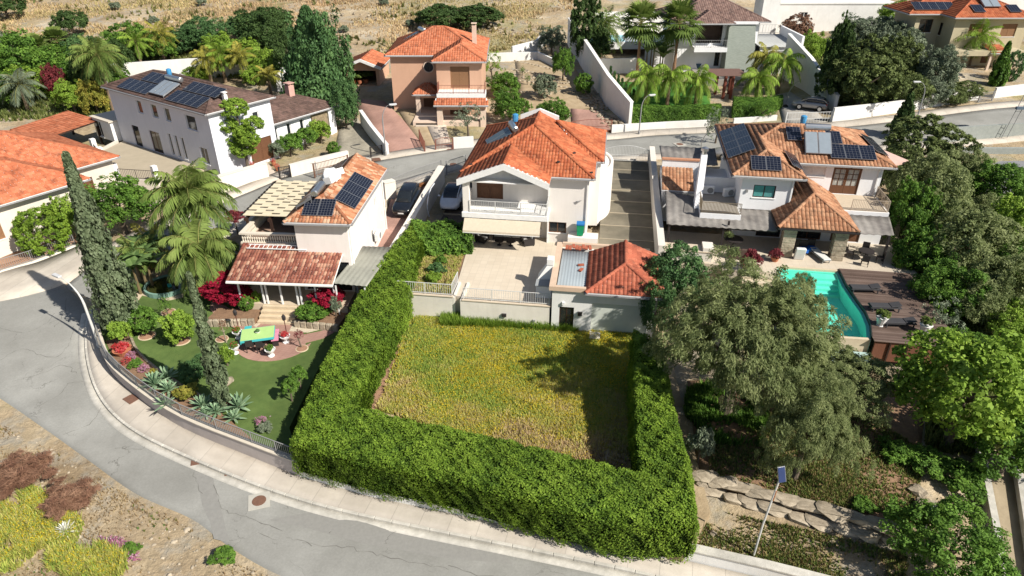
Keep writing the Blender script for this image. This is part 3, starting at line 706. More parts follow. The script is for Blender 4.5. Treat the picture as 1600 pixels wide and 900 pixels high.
def corr_roof(root, P, pitch, amp, m, name='corrugated_roof', thick=.03, axis_first=True):
    """corrugated sheet over a quad P0 P1 P2 P3 (P0-P1 eave); ribs run from eave up"""
    P = [np.array(p, float) for p in P]; L = np.linalg.norm(P[1]-P[0]); n = max(4, int(L/pitch*4)); t = np.linspace(0, 1, n+1)
    lo = P[0]+np.outer(t, P[1]-P[0]); hi = P[3]+np.outer(t, P[2]-P[3]); wv = amp*np.sin(t*L/pitch*2*np.pi)
    lo[:, 2] += wv; hi[:, 2] += wv; k = 4; f = np.linspace(0, 1, k)
    top = lo[:, None]*(1-f)[None,:,None]+hi[:, None]*f[None,:,None]
    bot = top.copy(); bot[..., 2] -= thick
    N_ = (n+1)*k; V = np.concatenate([top.reshape(-1,3), bot.reshape(-1,3)]); I = np.arange(N_).reshape(n+1, k); J = I+N_
    def grid(I): return np.stack([I[:-1,:-1], I[1:,:-1], I[1:,1:], I[:-1,1:]], -1).reshape(-1,4)
    Q = [grid(I), grid(J)[:, ::-1]]
    for a, b in ((I[:,0], J[:,0]), (J[:,-1], I[:,-1]), (J[0], I[0]), (I[-1], J[-1])):
        Q.append(np.stack([a[:-1], b[:-1], b[1:], a[1:]], -1))
    return link(name, bulk_mesh(name, V, np.concatenate(Q)), m, root)
def chimney(root, x, y, z0, z1, w_, m, lathe=False):
    c = MB().box(x-w_/2, x+w_/2, y-w_/2, y+w_/2, z0, z1).build('chimney', m, root)
    MB().box(x-w_*.62, x+w_*.62, y-w_*.62, y+w_*.62, z1+.18, z1+.26).box(x-w_*.4, x-w_*.3, y-.1, y+.1, z1, z1+.18).box(x+w_*.3, x+w_*.4, y-.1, y+.1, z1, z1+.18).build('chimney_cap', m, c)
    return c
def ac_unit(root, x, y, z, rz=0):
    a = MB().obox((x,y,z+.32), (.85,.32,.62), rz).build('air_conditioner', M_TRIM, root, bevel=.02)
    c, s = math.cos(rz), math.sin(rz); mb = MB(); V = []
    for k in range(16):
        t = 2*math.pi*k/16; V.append((x+c*(.12+.24*math.cos(t))+s*.165, y+s*(.12+.24*math.cos(t))-c*.165, z+.32+.24*math.sin(t)))
    mb.add(V, [tuple(range(16))]).build('fan_grille', M_GREYIRON, a)
# ---------------------------------------------------------------- houses
def settle(root, zb):
    """move the empty to the thing's base, keeping its parts in place"""
    root.location.z += zb
    for ch in root.children: ch.location.z -= zb
def rail_local(root, pts, h, m, **k): railing(root, pts, h, m, **k)
# ---- centre house (ivory, orange hip roof, balcony with gable)
def house_b():
    r = thing('villa', 'ivory two storey house with orange hip roof and gabled balcony in the centre', 'house', (BO[0], BO[1], 0), BA)
    block(r, -3.0, 0, 0, 10.9, 2.3, 8.0, M_BWALL, {'S': [(0.1, 1.45, 3.35, 4.25, 'win')]}, name='wall')
    block(r, -8.95, -3.0, 0.75, 10.9, 2.3, 8.0, M_BWALL, {'S': [(0.35, 2.4, 5.55, 7.65, 'door'), (3.7, 5.4, 3.2, 4.4, 'win'), (0.5, 2.6, 2.55, 4.6, 'glassdoor')]}, sides='SNW')
    MB().box(-8.9, -.1, .9, 10.8, 5.3, 5.4).build('floor_slab', M_BWALL, r)
    # balcony
    MB().box(-9.3, -2.85, -1.75, 0.745, 5.0, 5.42).build('balcony', M_TRIM, r, bevel=.02)
    MB().box(-9.2, -8.72, -1.65, -1.2, 5.42, 8.0).build('column', M_BWALL, r)
    MB().box(-9.2, -8.95, -1.2, 0.74, 5.42, 6.35).build('parapet', M_BWALL, r)
    MB().box(-8.8, -8.55, -1.65, -1.4, 2.5, 5.0).build('column', M_BWALL, r)
    railing(r, [(-8.7,-1.68,5.42),(-2.95,-1.68,5.42),(-2.95,-.05,5.42)], 0.95, M_WHITEIRON, gap=.13, rails=(1,.55,.1))
    # gable over the balcony
    zE, zA = 8.0, 9.35; xl, xr, xm = -9.55, -2.8, -6.1; yf = -1.95; yb = 2.5
    pl = [[(xr,yf,zE),(xr,-.35,zE),(xm,yb,zA),(xm,yf,zA)], [(xl,1.5,zE),(xl,yf,zE),(xm,yf,zA),(xm,yb,zA)]]
    tile_roof(r, pl, [((xm,yf,zA),(xm,yb,zA))], MT_ORANGE, .235, .36, .045, seed=11, gutter=False)
    b = MB()
    for (xa, xb) in ((xl, xm), (xr, xm)):
        b.add([(xa,yf-.03,zE-.42),(xb,yf-.03,zA-.42),(xb,yf-.03,zA+.06),(xa,yf-.03,zE+.06),(xa,yf+.22,zE-.42),(xb,yf+.22,zA-.42),(xb,yf+.22,zA+.06),(xa,yf+.22,zE+.06)],
              [(0,1,2,3),(7,6,5,4),(0,4,5,1),(3,2,6,7),(0,3,7,4),(1,5,6,2)])
    b.build('bargeboard', M_TRIM, r)
    MB().add([(xl+.1,-.9,zE-.19),(xr-.1,-.9,zE-.19),(xm,-.9,zA-.1)], [(0,1,2)]).build('gable', M_TRIM, r)
    MB().box(xl+.2, xr-.1, yf+.25, .7, zE-.2, zE-.12).build('balcony_ceiling', M_TRIM, r)
    # main roof and right wing
    pl, cp = hip(-9.6, 0.35, -.35, 11.4, 8.0, .475)
    tile_roof(r, pl, cp, MT_ORANGE, .235, .36, .045, seed=12)
    x1, y0, y1, p = .95, 3.4, 11.4, .475; hw = (y1-y0)/2; xm2 = x1-hw; za = 8.0+hw*p
    A = (xm2, y0+hw, za)
    pl = [[(x1,y0,8.0),(x1,y1,8.0),A], [(-.4,y0,8.0),(x1,y0,8.0),A], [(x1,y1,8.0),(-.4,y1,8.0),A]]
    tile_roof(r, pl, [((x1,y0,8.0),A),((x1,y1,8.0),A)], MT_ORANGE, .235, .36, .045, seed=13)
    MB().box(0, .75, 3.6, 10.9, 2.5, 7.9).build('wing_wall', M_BWALL, r)
    gb = MB(); gx = -4.6; yg = 8.6
    gb.add([(gx-1.6,yg,8.9),(gx+1.6,yg,8.9),(gx+1.6,yg,10.0),(gx,yg,10.6),(gx-1.6,yg,10.0),(gx-1.6,yg-.25,8.9),(gx+1.6,yg-.25,8.9),(gx+1.6,yg-.25,10.0),(gx,yg-.25,10.6),(gx-1.6,yg-.25,10.0)],
           [(0,4,3,2,1),(5,6,7,8,9),(2,3,8,7),(3,4,9,8),(0,1,6,5),(1,2,7,6),(4,0,5,9)])
    gb.build('street_gable', M_TRIM, r)
    tile_roof(r, [[(gx+1.5,6.3,9.62),(gx+1.5,yg-.28,9.62),(gx,yg-.28,10.34),(gx,6.3,10.34)], [(gx-1.5,yg-.28,9.62),(gx-1.5,6.3,9.62),(gx,6.3,10.34),(gx,yg-.28,10.34)]], [((gx,6.3,10.34),(gx,yg-.28,10.34))], MT_ORANGE, .235, .36, .045, seed=14, gutter=False)
    # curved stair tower on the driveway side
    P = [(0.0+1.75*math.cos(t), 6.6+2.9*math.sin(t)) for t in np.linspace(-math.pi/2, math.pi/2, 18)]
    P2 = [(0.0+1.55*math.cos(t), 6.6+2.7*math.sin(t)) for t in np.linspace(-math.pi/2, math.pi/2, 18)]
    MB().prism([(-.05, 3.7)]+P+[(-.05, 9.5)], 2.4, 6.85).build('curved_wall', M_BWALL, r)
    MB().prism(P+P2[::-1], 6.851, 7.0).build('curved_parapet', M_BWALL, r)
    # awning under the balcony
    a = MB().add([(-9.1,-1.78,4.98),(-3.35,-1.78,4.98),(-3.35,-2.55,4.32),(-9.1,-2.55,4.32),(-3.35,-2.57,4.16),(-9.1,-2.57,4.16),(-9.1,-1.80,4.94),(-3.35,-1.80,4.94)],
                 [(3,2,1,0),(5,4,2,3),(6,3,0),(7,1,2)])
    a.build('awning', mat('cream_awning', (0.56,0.49,0.38), scale=6, rough=.9), r)
    MB().bar((-9.1,-2.55,4.15),(-3.35,-2.55,4.15), .05).build('awning_bar', M_TRIM, r)
    # solar water heater on the left slope
    s = Vector((1,0,.475)).normalized()
    water_heater(r, (-8.7, 5.6, 8.55), (0.35,-1,0), (0.82,0.33,.46), n=2, w_=.95, h_=2.1)
    for (x, y, z) in ((-1.3, 1.9, 9.0), (-2.4, .9, 8.6), (.1,.2,8.15), (-8.9,.3,8.3)):
        MB().obox((x,y,z+.14), (.22,.12,.1), .5).build('roof_bird_stop', M_IRON, r)
    MB().box(-1.35,.9,-1.0,-.005,2.4,3.5).build('side_ledge', M_BWALL, r)
    MB().bar((-2.98,-.06,2.5),(-2.98,-.06,7.9),.08).build('downpipe', M_TRIM, r); MB().bar((-.1,-.06,3.5),(-.1,-.06,7.9),.08).build('downpipe', M_TRIM, r)
    # service pipe, lamp, meter
    MB().bar((-.62,-.04,3.2),(-.62,-.04,3.9),.05).obox((-.75,-.07,6.05),(.16,.1,.1)).bar((-1.0,-.05,6.0),(-.5,-.05,6.15),.03).build('wall_fittings', M_GREYIRON, r)
    settle(r, 2.5)
house_b()
# ---- its annex at the garden corner
def annex():
    r = thing('garden_annex', 'low white annex with brick red hip roof and pale blue sheet beside the yellow field', 'outbuilding', (BO[0], BO[1], 0), BA)
    block(r, -1.75, 4.95, -9.85, -3.7, .6, 4.0, M_WHITE, {'S': [(.5, 1.45, 1.0, 2.75, 'grdoor'), (2.6, 6.2, .9, 3.2, 'void')], 'W': [(2.0, 3.0, 2.5, 3.7, 'void')]})
    MB().box(.85, 4.45, -9.66, -9.6, .9, 3.2).build('closed_panel', mat('pale_green_panel', (0.62,0.66,0.60), scale=1, stain=.08), r)
    MB().box(.8, 1.5, -10.7, -9.9, .5, 1.05).build('door_step', M_CREAMWALL, r)
    M_PEACH = mat('peach_coping', (0.62,0.46,0.34), scale=2)
    MB().box(-1.95, -1.55, -10.0, -3.5, 4.0, 4.3).box(-1.55, .4, -10.0, -9.75, 4.0, 4.3).box(-1.55, 2.6, -3.75, -3.5, 4.0, 4.35).build('parapet', M_PEACH, r)
    corr_roof(r, [(-1.5,-9.7,4.08),(.38,-9.7,4.08),(.38,-4.55,4.16),(-1.5,-4.55,4.16)], .2, .012, M_BLUEMETAL, 'sheet_roof')
    pl, cp = hip(.38, 5.3, -10.2, -4.4, 4.12, .4, 'SWE')
    tile_roof(r, pl, cp, MT_BRICK, .26, .37, .05, seed=21)
    rng = random.Random(4)
    for k in range(8):
        o = MB().obox((-1.2+k*.23, -4.25+rng.uniform(-.1,.1), 4.3+rng.uniform(0,.08)), (.2,.5,.09), rng.uniform(-.2,.2), .1)
        o.build('stacked_tile', MT_BRICK, r)
    for (x, y, a) in ((-.1,-6.6,.3),(-.05,-7.3,1.2)): MB().obox((x,y,4.2), (.42,.2,.08), a).build('loose_tile', MT_BRICK, r)
    MB().obox((.1,-9.92,2.35),(.28,.16,.26)).build('siren', M_IRON, r)
    MB().obox((-1.0,-9.93,3.05),(.16,.12,.2)).build('wall_lamp', M_TRIM, r)
    settle(r, .6)
    q = thing('barbecue', 'white masonry barbecue with sloping hood against the annex wall', 'barbecue', (*fB(-2.4,-7.1), TZ), BA)
    MB().box(-.55,.5,-1.4,.4,0,.9).build('body', M_WHITE, q)
    MB().add([(-.55,-.5,.9),(.5,-.5,.9),(.5,.4,.9),(-.55,.4,.9),(.1,-.2,1.9),(.5,-.2,1.9),(.5,.35,1.9),(.1,.35,1.9)],[(0,1,5,4),(1,2,6,5),(2,3,7,6),(3,0,4,7),(4,5,6,7)]).box(.05,.5,-.25,.4,1.9,2.3).build('hood', M_WHITE, q)
    MB().box(-.6,.52,-1.45,-.55,.9,.96).build('worktop', mat('grey_worktop', (.30,.32,.33)), q)
annex()
# retaining wall, steps and railings of the terrace
def terrace_walls():
    w_ = thing('retaining_wall', 'white retaining wall with railings between terrace and yellow field', 'wall', (BO[0], BO[1], 0), BA)
    MB().box(-12.3,-8.45,-9.45,-9.22,.5,2.62).build('wall', M_CREAMWALL, w_); MB().box(-7.7,-1.9,-9.78,-9.52,.5,2.62).build('wall', M_CREAMWALL, w_)
    MB().box(-8.46,-8.3,-9.45,-7.3,.5,2.62).build('stair_cheek', M_CREAMWALL, w_); MB().box(-7.86,-7.7,-9.78,-7.3,.5,2.62).build('stair_cheek', M_CREAMWALL, w_)
    MB().box(-7.75,-1.85,-9.82,-9.48,2.62,2.68).build('coping', mat('beige_coping',(.58,.49,.38)), w_); MB().box(-12.3,-8.4,-9.5,-9.18,2.62,2.68).build('coping', MATS['beige_coping'], w_)
    railing(w_, [(-12.2,-9.35,2.68),(-8.5,-9.35,2.68),(-8.5,-7.4,2.6)], .85, M_WHITEIRON, gap=.15)
    railing(w_, [(-7.65,-9.65,2.68),(-1.95,-9.65,2.68)], .85, M_WHITEIRON, gap=.15)
    MB().obox((-4.9,-9.83,1.75),(.3,.14,.22)).build('wall_lamp', M_IRON, w_); MB().obox((-2.9,-9.82,1.5),(.16,.1,.12)).build('wall_socket', M_GREYIRON, w_)
    settle(w_, .5)
    st = thing('garden_steps', 'narrow beige steps cut between the terrace walls down to the yellow field', 'steps', (BO[0], BO[1], 0), BA)
    for k in range(8):
        MB().box(-8.3,-7.86,-9.85+k*.32-.1,-9.85+k*.32+.24,.5,.9+k*.205).build('step', mat('sand_step',(.52,.42,.30)), st)
    settle(st, .5)
terrace_walls()
# stepped driveway of the centre house: cast slabs
def driveway():
    d = struct(bpy.data.objects.new('driveway', None)); COL.objects.link(d); d.location = (BO[0], BO[1], 0); d.rotation_euler = (0,0,BA)
    y = -1.2
    for k in range(8):
        z0 = 2.45+.115*k
        MB().prism([(1.0,y+.02),(5.25,y+.02),(5.25,y+2.28),(1.0,y+2.28)], 1.2, [z0,z0,z0+.1,z0+.1]).build('slab', M_DRIVE, d, bevel=.015)
        MB().box(1.0,5.25,y-.09,y+.018,1.2,z0+.03).build('slab_edge', mat('pale_edge',(.36,.31,.23)), d)
        y += 2.32
    MB().box(.55,.99,-1.2,2.2,1.5,2.52).build('side_step', MATS['pale_edge'], d)
    # left drive, dark paving with pale joints, where the white car stands
    y = .6
    for k in range(8):
        z0 = 2.35+.1*k
        MB().box(-12.2,-8.98,y+.03,y+1.78,1.0,z0).build('slab', mat('dark_stamped_paving',(.115,.095,.075),(.075,.06,.05),scale=2,stain=.2), d)
        MB().box(-12.2,-8.98,y-.05,y+.028,1.0,z0+.01).build('slab_edge', MATS['pale_edge'], d)
        y += 1.8
driveway()
# ---- left house (red veranda roof, pergola)
AO = at(540, 385, 2.0); AA = math.radians(-4); fA = fr(AO, AA)
def house_a():
    r = thing('villa', 'pinkish white house with aged red veranda roof and cream pergola behind the lawn', 'house', (AO[0], AO[1], 0), AA)
    block(r, -1.0, 2.6, -6.7, 3.0, 1.2, 7.2, M_AWALL, {'E': [(5.3,6.1,2.9,4.0,'winw'),(8.4,8.8,3.6,4.2,'slitwin'),(7.0,7.5,5.2,6.0,'winw')], 'W': [(3,5,5.05,7.0,'glassdoor')], 'S': [(.2,1.7,1.95,4.2,'darkdoor'),(1.9,3.4,1.95,4.2,'darkdoor')]})
    block(r, -4.9, -1.0, -5.6, 3.0, 1.2, 4.85, M_AWALL, {'S': [(.25,1.9,1.95,4.3,'darkdoor'),(2.0,3.7,1.95,4.3,'darkdoor')]}, sides='SNW')
    MB().box(-5.3,-1.0,-6.05,3.2,4.85,5.02).build('roof_terrace', mat('terrace_red',(.30,.20,.15)), r)
    pl, cp = hip(-1.5, 3.0, -7.1, 3.3, 7.25, .52, 'SWE')
    tile_roof(r, pl, cp, MT_MIX, .24, .36, .06, seed=31)
    MB().add([(-1.4,3.25,7.2),(2.9,3.25,7.2),(.75,3.25,8.35),(-1.4,3.1,7.2),(2.9,3.1,7.2),(.75,3.1,8.35)],[(1,0,2),(3,4,5),(0,1,4,3),(1,2,5,4),(2,0,3,5)]).build('gable', M_AWALL, r)
    sE = Vector((-1,0,.52)).normalized()
    solar_array(r, (2.75,-5.2,7.40), (0,1,0), sE, 3, 1, 1.72, 1.55, (6,8))
    sS = Vector((0,1,.52)).normalized()
    solar_array(r, (-.35,-6.65,7.5), (1,0,0), sS, 2, 1, 1.05, 1.45, (5,7))
    sW = Vector((1,0,.52)).normalized()
    solar_array(r, (-1.3,2.6,7.35), (0,-1,0), sW, 3, 1, 1.3, 1.9, (5,7))
    water_heater(r, (-1.0,-4.0,7.75), (0,-1,0), (1,0,.6), n=2, w_=.9, h_=1.3, blue=False)
    # folded white tarpaulin around the tank
    rg = mix_rng(5); t = MB()
    for k in range(9):
        c = (rg.uniform(-.2,.9), rg.uniform(-3.0,-1.2), 8.55+rg.uniform(0,.35)); t.obox(c, (.7,.6,.45), rg.uniform(0,3), rg.uniform(-.5,.5))
    t.build('white_tarpaulin', M_TRIM, r)
    MB().tube([(-.15,-3.4,7.9),(-.15,-3.4,10.2)], .025, 6).bar((-.5,-3.4,10.0),(.2,-3.4,10.1),.02).build('antenna', M_GREYIRON, r)
    MB().bar((2.67,-6.4,1.2),(2.67,-6.4,7.1),.08).build('downpipe', M_TRIM, r); MB().bar((2.67,2.8,1.2),(2.67,2.8,7.1),.08).build('downpipe', M_TRIM, r); ac_unit(r, 2.85, -.6, 3.0, math.pi/2)
    # veranda
    MB().box(-5.0,2.6,-8.75,-6.7,1.0,1.9).box(-5.0,-1.0,-6.7,-5.6,1.0,1.9).build('veranda_floor', mat('sand_floor',(.56,.46,.34)), r)
    pl = [[(-5.1,-9.35,3.95),(2.05,-9.35,3.95),(2.05,-6.3,5.0),(-5.1,-6.0,5.0)]]
    tile_roof(r, pl, [], MT_RED, .21, .36, .06, seed=32, trim=M_WHITE)
    MB().box(-5.0,2.05,-6.35,-6.06,4.96,5.06).build('flashing', mat('red_flashing',(.36,.09,.07)), r)
    for x in (-4.7,-3.1,-2.85,-1.85,-.75,-.5,.55,1.8): MB().box(x-.05,x+.05,-8.75,-8.65,1.9,3.98).build('post', M_TRIM, r)
    MB().box(-5.0,2.0,-8.78,-8.62,3.8,3.95).build('beam', M_TRIM, r)
    corr_roof(r, [(1.95,-9.15,3.95),(4.2,-9.05,3.75),(4.75,-3.3,3.75),(2.62,-3.9,4.05)], .34, .02, M_METAL, 'sheet_roof')
    for (x, y) in ((4.0,-8.9),(4.55,-3.6),(2.1,-9.0)): MB().box(x-.04,x+.04,y-.04,y+.04,1.0,3.72).build('post', M_TRIM, r)
    # balustrade
    b = MB()
    for k in range(26):
        x = -5.15+k*.165; b.lathe([(.045,0),(.06,.05),(.03,.12),(.065,.3),(.035,.5),(.055,.58)], (x,-5.85,5.12), 7)
    for k in range(24):
        b.lathe([(.045,0),(.06,.05),(.03,.12),(.065,.3),(.035,.5),(.055,.58)], (-5.15,-5.7+k*.18,5.12), 7)
    tag(b.build('balusters', mat('cream_paint',(.66,.60,.50)), r), kind='stuff')
    MB().box(-5.3,-1.0,-5.98,-5.72,5.02,5.12).box(-5.3,-1.0,-6.0,-5.7,5.7,5.82).box(-5.28,-5.02,-5.72,-1.5,5.02,5.12).box(-5.3,-5.0,-5.7,-1.5,5.7,5.82).build('handrail', MATS['cream_paint'], r)
    settle(r, 1.0)
    p = thing('pergola', 'cream slatted pergola with dark posts on the roof terrace of the left house', 'pergola', (AO[0], AO[1], 0), AA)
    M_SLAT = mat('cream_slat', (.68,.60,.44), (.60,.52,.37), scale=3)
    x0, x1, y0, y1, n = -5.55, -1.75, -4.4, 2.4, 13
    pitch = (y1-y0)/n
    plank = MB().box(x0,x1,0,pitch*.5,0,.05).mesh('slat'); 
    for k in range(n):
        o = link('slat', plank, M_SLAT, p); o.location = (0, y0+k*pitch, 6.42)
        MB().box(x0-.3, x1, y0+k*pitch+pitch*.44, y0+(k+1)*pitch+.06, 6.30, 6.36).build('gap_board', mat('gap_shade_black', (.012,.009,.008), rough=.9), p)  # near-black board under each gap, so the gap reads as dark shade
        for j in range(6):
            if (j+k) % 2: continue
            xa = x0+(x1-x0)*j/6; MB().box(xa, xa+(x1-x0)/6, y0+k*pitch+pitch*.505, y0+(k+1)*pitch-.005, 6.4, 6.45).build('filler_slat', M_SLAT, p)
    for x in (x0+.2, (x0+x1)/2, x1-.2):
        MB().box(x-.06,x+.06,y0-.25,y1+.2,6.1,6.295).build('beam', M_WOODD, p)
        for y in (y0+.1, y1-.2): MB().box(x-.08,x+.08,y-.08,y+.08,5.02,6.1).build('post', M_WOODD, p)
    settle(p, 5.02)
    l = thing('ladder', 'white aluminium ladder lying along the top of the red veranda roof', 'ladder', (*fA(-4.6,-6.25), 5.12), AA)
    MB().bar((0,0,0),(4.2,-.05,.02),.05).build('stile', M_TRIM, l); MB().bar((0,-.42,-.08),(4.2,-.47,-.06),.05).build('stile', M_TRIM, l)
    for k in range(13): MB().bar((.15+k*.32,0,0),(.15+k*.32,-.44,-.08),.035).build('rung', M_TRIM, l)
house_a()
def steps_a():
    s = thing('front_steps', 'broad sandstone steps from the patio up to the veranda', 'steps', (AO[0], AO[1], 0), AA)
    for k in range(4): MB().box(-3.3+.04*k,-.75-.04*k,-9.9+k*.3,-8.76,.9,1.19+k*.22).build('step', mat('sandstone',(.60,.49,.345),(.52,.42,.29),scale=2,bump=.3), s)
    settle(s, .9)
    for nm, lab, P in (('garden_bed','left',[(-6.6,-10.3),(-3.4,-9.95),(-3.4,-8.8),(-6.4,-8.8)]),('garden_bed','right',[(-.7,-9.95),(2.4,-10.25),(2.6,-8.8),(-.7,-8.8)])):
        t = thing('raised_bed', f'raised bed with low sandstone edging {lab} of the veranda steps', 'flower bed', (AO[0], AO[1], 0), AA)
        MB().prism(P, .9, 1.45).build('soil', M_SOIL, t)
        n = 7
        for k in range(n):
            a, b = Vector(P[0]), Vector(P[1]); c = a.lerp(b, (k+.5)/n); d = (b-a)
            MB().obox((c.x,c.y-.1,1.2),(d.length/n-.03,.25,.62),math.atan2(d.y,d.x)).build('edging_stone', M_STONE, t, bevel=.05)
        settle(t, .9)
steps_a()
# ---- right house (white, tan roofs, solar panels, pool)
CO = at(1252, 278, 8.1); CA = math.radians(-9); fC = fr(CO, CA); CZ = 2.8
def house_c():
    r = thing('villa', 'white house with tan tile roofs, many solar panels and a stone pillared porch', 'house', (CO[0], CO[1], 0), CA)
    block(r, -.2, 6.9, 3.9, 12.0, 5.3, 8.0, M_CWALL, {'S': [(1.0,2.95,6.9,7.7,'wshut'),(3.5,5.6,5.55,7.7,'curtaindoor')], 'E': [(1.0,1.8,6.3,7.5,'win')]})
    block(r, -4.0, -.3, .35, 11.5, 5.3, 8.0, M_CWALL, {'S': [(.9,2.5,6.25,7.25,'teal')], 'W': [(.6,1.5,5.5,7.6,'door')]}, sides='SWN')
    block(r, -4.0, 6.9, .9, 12.0, 2.6, 5.3, M_CWALL, {'S': [(1.8,3.6,2.85,4.9,'darkdoor'),(4.6,6.6,2.85,4.8,'glassdoor'),(7.3,9.4,2.85,4.7,'door')]})
    MB().box(-9.5,-4.0,3.2,9,2.6,5.3).build('store_wall', M_CWALL, r)
    # roofs
    p = .36
    pl, cp = hip(-4.85, 7.6, 3.45, 12.6, 8.05, p); tile_roof(r, pl, cp, MT_TAN, .27, .38, .06, seed=41)
    # front left wing roof
    x0, x1, y0 = -4.85, .35, -.1; xm = (x0+x1)/2; za = 8.05+(x1-xm)*.45; A = (xm, y0+(x1-xm), za); yb = 3.45+(za-8.05)/p; B = (xm, yb, za)
    pl = [[(x0,y0,8.05),(x1,y0,8.05),A],[(x1,y0,8.05),(x1,3.45,8.05),B,A],[(x0,5.2,8.05),(x0,y0,8.05),A,B]]
    tile_roof(r, pl, [((x0,y0,8.05),A),((x1,y0,8.05),A),(A,B)], MT_TAN, .27, .38, .06, seed=42)
    MB().add([(7.6,4.2,8.05),(9.2,5.4,8.0),(7.6,7.0,8.3),(7.6,4.2,7.9),(9.2,5.4,7.85),(7.6,7.0,8.1)],[(0,1,2),(5,4,3),(0,3,4,1),(1,4,5,2),(2,5,3,0)]).build('corner_canopy', mat('pink_canopy',(.62,.42,.36)), r)
    # solar: left slope, wing front, main front
    sW = Vector((1,0,p)).normalized(); sS = Vector((0,1,p)).normalized(); sS2 = Vector((0,1,.45)).normalized(); sW2 = Vector((1,0,.45)).normalized()
    solar_array(r, (-4.75,9.8,8.1), (0,-1,0), sW2, 4, 2, 1.7, 1.05, (6,5), lift=.22)
    solar_array(r, (-3.5,.35,8.3), (1,0,0), sS2, 2, 1, 1.08, 1.5, (4,6), lift=.16)
    solar_array(r, (.25,.9,8.2), (0,1,0), Vector((-1,0,.45)).normalized(), 2, 1, 1.7, 1.0, (6,4), lift=.16)
    solar_array(r, (2.9,3.95,8.25), (1,0,0), sS, 3, 1, 1.12, 1.75, (4,6), lift=.2)
    solar_array(r, (2.9,5.62,8.87), (1,0,0), sS, 1, 1, 1.12, 1.6, (4,6), lift=.2)
    solar_array(r, (-.1,5.8,8.93), (1,0,0), sS, 1, 1, 1.12, 1.75, (4,6), lift=.2)
    solar_array(r, (7.5,5.5,8.1), (0,1,0), Vector((-1,0,p)).normalized(), 3, 1, 1.5, 1.1, (5,4), lift=.2)
    water_heater(r, (1.05,4.3,8.55), (1,0,0), (0,1,.75), mat('pale_collector',(.24,.28,.32),rough=.15,spec=.6), n=2, w_=.98, h_=2.0)
    # porch with stone pillars
    zE, zA, xa, xb, ya = 5.3, 6.95, -1.55, 3.95, -2.75; xm = 1.15; A = (xm, .0, zA); B = (xm, 3.85, zA)
    zw = zE+(zA-zE)*(-.28-xa)/(xm-xa)
    pl = [[(xa,ya,zE),(xb,ya,zE),A],[(xb,ya,zE),(xb,3.85,zE),B,A],[(xa,.3,zE),(xa,ya,zE),A,B,(-.27,3.85,zw),(-.27,.3,zw)]]
    tile_roof(r, pl, [((xa,ya,zE),A),((xb,ya,zE),A),(A,B)], MT_TAN, .27, .38, .06, seed=43, trim=M_IRON)
    for x in (-.55, 3.0):
        q = MB()
        q.box(x-.42,x+.42,-2.45,-1.75,2.8,5.1); pil = q.build('pillar', M_STONE, r)
        for k in range(6): MB().box(x-.45,x+.45,-2.48,-1.72,2.83+k*.38,2.83+k*.38+.35).build('stone_course', M_STONE, pil, bevel=.02)
    MB().bar((6.6,3.83,5.6),(6.6,3.83,7.9),.08).build('downpipe', M_TRIM, r); MB().bar((-.4,.28,5.4),(-.4,.28,7.9),.08).build('downpipe', M_TRIM, r)
    # balconies
    MB().box(-6.9,-3.95,-1.25,3.2,5.0,5.4).build('balcony', M_CWALL, r)
    MB().box(-6.9,-4.05,-1.2,3.1,5.4,5.43).build('balcony_floor', mat('grey_tiles',(.34,.31,.27)), r)
    railing(r, [(-6.85,-1.2,5.43),(-4.02,-1.2,5.43)], .85, mat('bronze_iron',(.20,.16,.11)), gap=.1, bw=.035)
    railing(r, [(-6.85,1.0,5.43),(-6.85,-1.2,5.43)], .85, MATS['bronze_iron'], gap=.14)
    MB().box(-6.9,-4.0,3.2,3.4,5.3,6.6).build('balcony_back', M_CWALL, r)
    ac_unit(r, -6.0, 2.7, 5.43); ac_unit(r, -4.5, 2.4, 5.43, .4)
    MB().box(1.9,6.9,.65,3.9,5.2,5.5).build('balcony', M_CWALL, r)
    MB().box(2.0,6.8,.75,3.88,5.5,5.53).build('balcony_floor', mat('beige_tiles',(.54,.45,.34)), r)
    railing(r, [(4.2,.75,5.53),(6.8,.75,5.53),(6.8,3.8,5.53)], .85, mat('thin_tan_iron',(.40,.33,.26)), gap=.12)
    # tall sloped chimney fin
    MB().add([(-7.25,-.1,4.9),(-6.75,-.1,4.9),(-6.75,1.0,4.9),(-7.25,1.0,4.9),(-6.95,2.4,8.6),(-6.5,2.4,8.6),(-6.5,3.0,8.6),(-6.95,3.0,8.6)],[(0,1,5,4),(1,2,6,5),(2,3,7,6),(3,0,4,7),(4,5,6,7),(3,2,1,0)]).build('chimney', M_CWALL, r)
    MB().lathe([(.2,0),(.2,.25),(.3,.3),(.28,.5),(.1,.6)], (-6.72,2.7,8.6), 10).build('chimney_cowl', M_STEEL, r)
    # left store with mono pitch tiles
    tile_roof(r, [[(-9.6,2.7,5.5),(-7.1,2.7,5.5),(-7.1,5.6,6.4),(-9.6,5.6,6.4)]], [], MT_TAN, .27, .38, .06, seed=44)
    MB().box(-9.6,-6.6,5.7,5.9,5.4,7.0).build('parapet', M_CWALL, r); MB().box(-9.65,-6.55,5.62,5.98,7.0,7.12).build('coping', mat('terracotta_coping',(.50,.25,.15)), r)
    # corrugated veranda roofs
    corr_roof(r, [(-9.35,-2.4,4.85),(-1.45,-2.45,4.85),(-1.45,.33,5.28),(-9.35,2.65,5.46)], .55, .03, M_CORR)
    corr_roof(r, [(3.7,-2.1,4.9),(6.6,-1.95,4.9),(6.95,.62,5.22),(3.5,.62,5.22)], .55, .03, M_CORR)
    corr_roof(r, [(-9.5,7.2,6.2),(-4.9,7.2,6.2),(-4.9,10.5,6.6),(-9.7,10.5,6.6)], .55, .03, M_CORR)
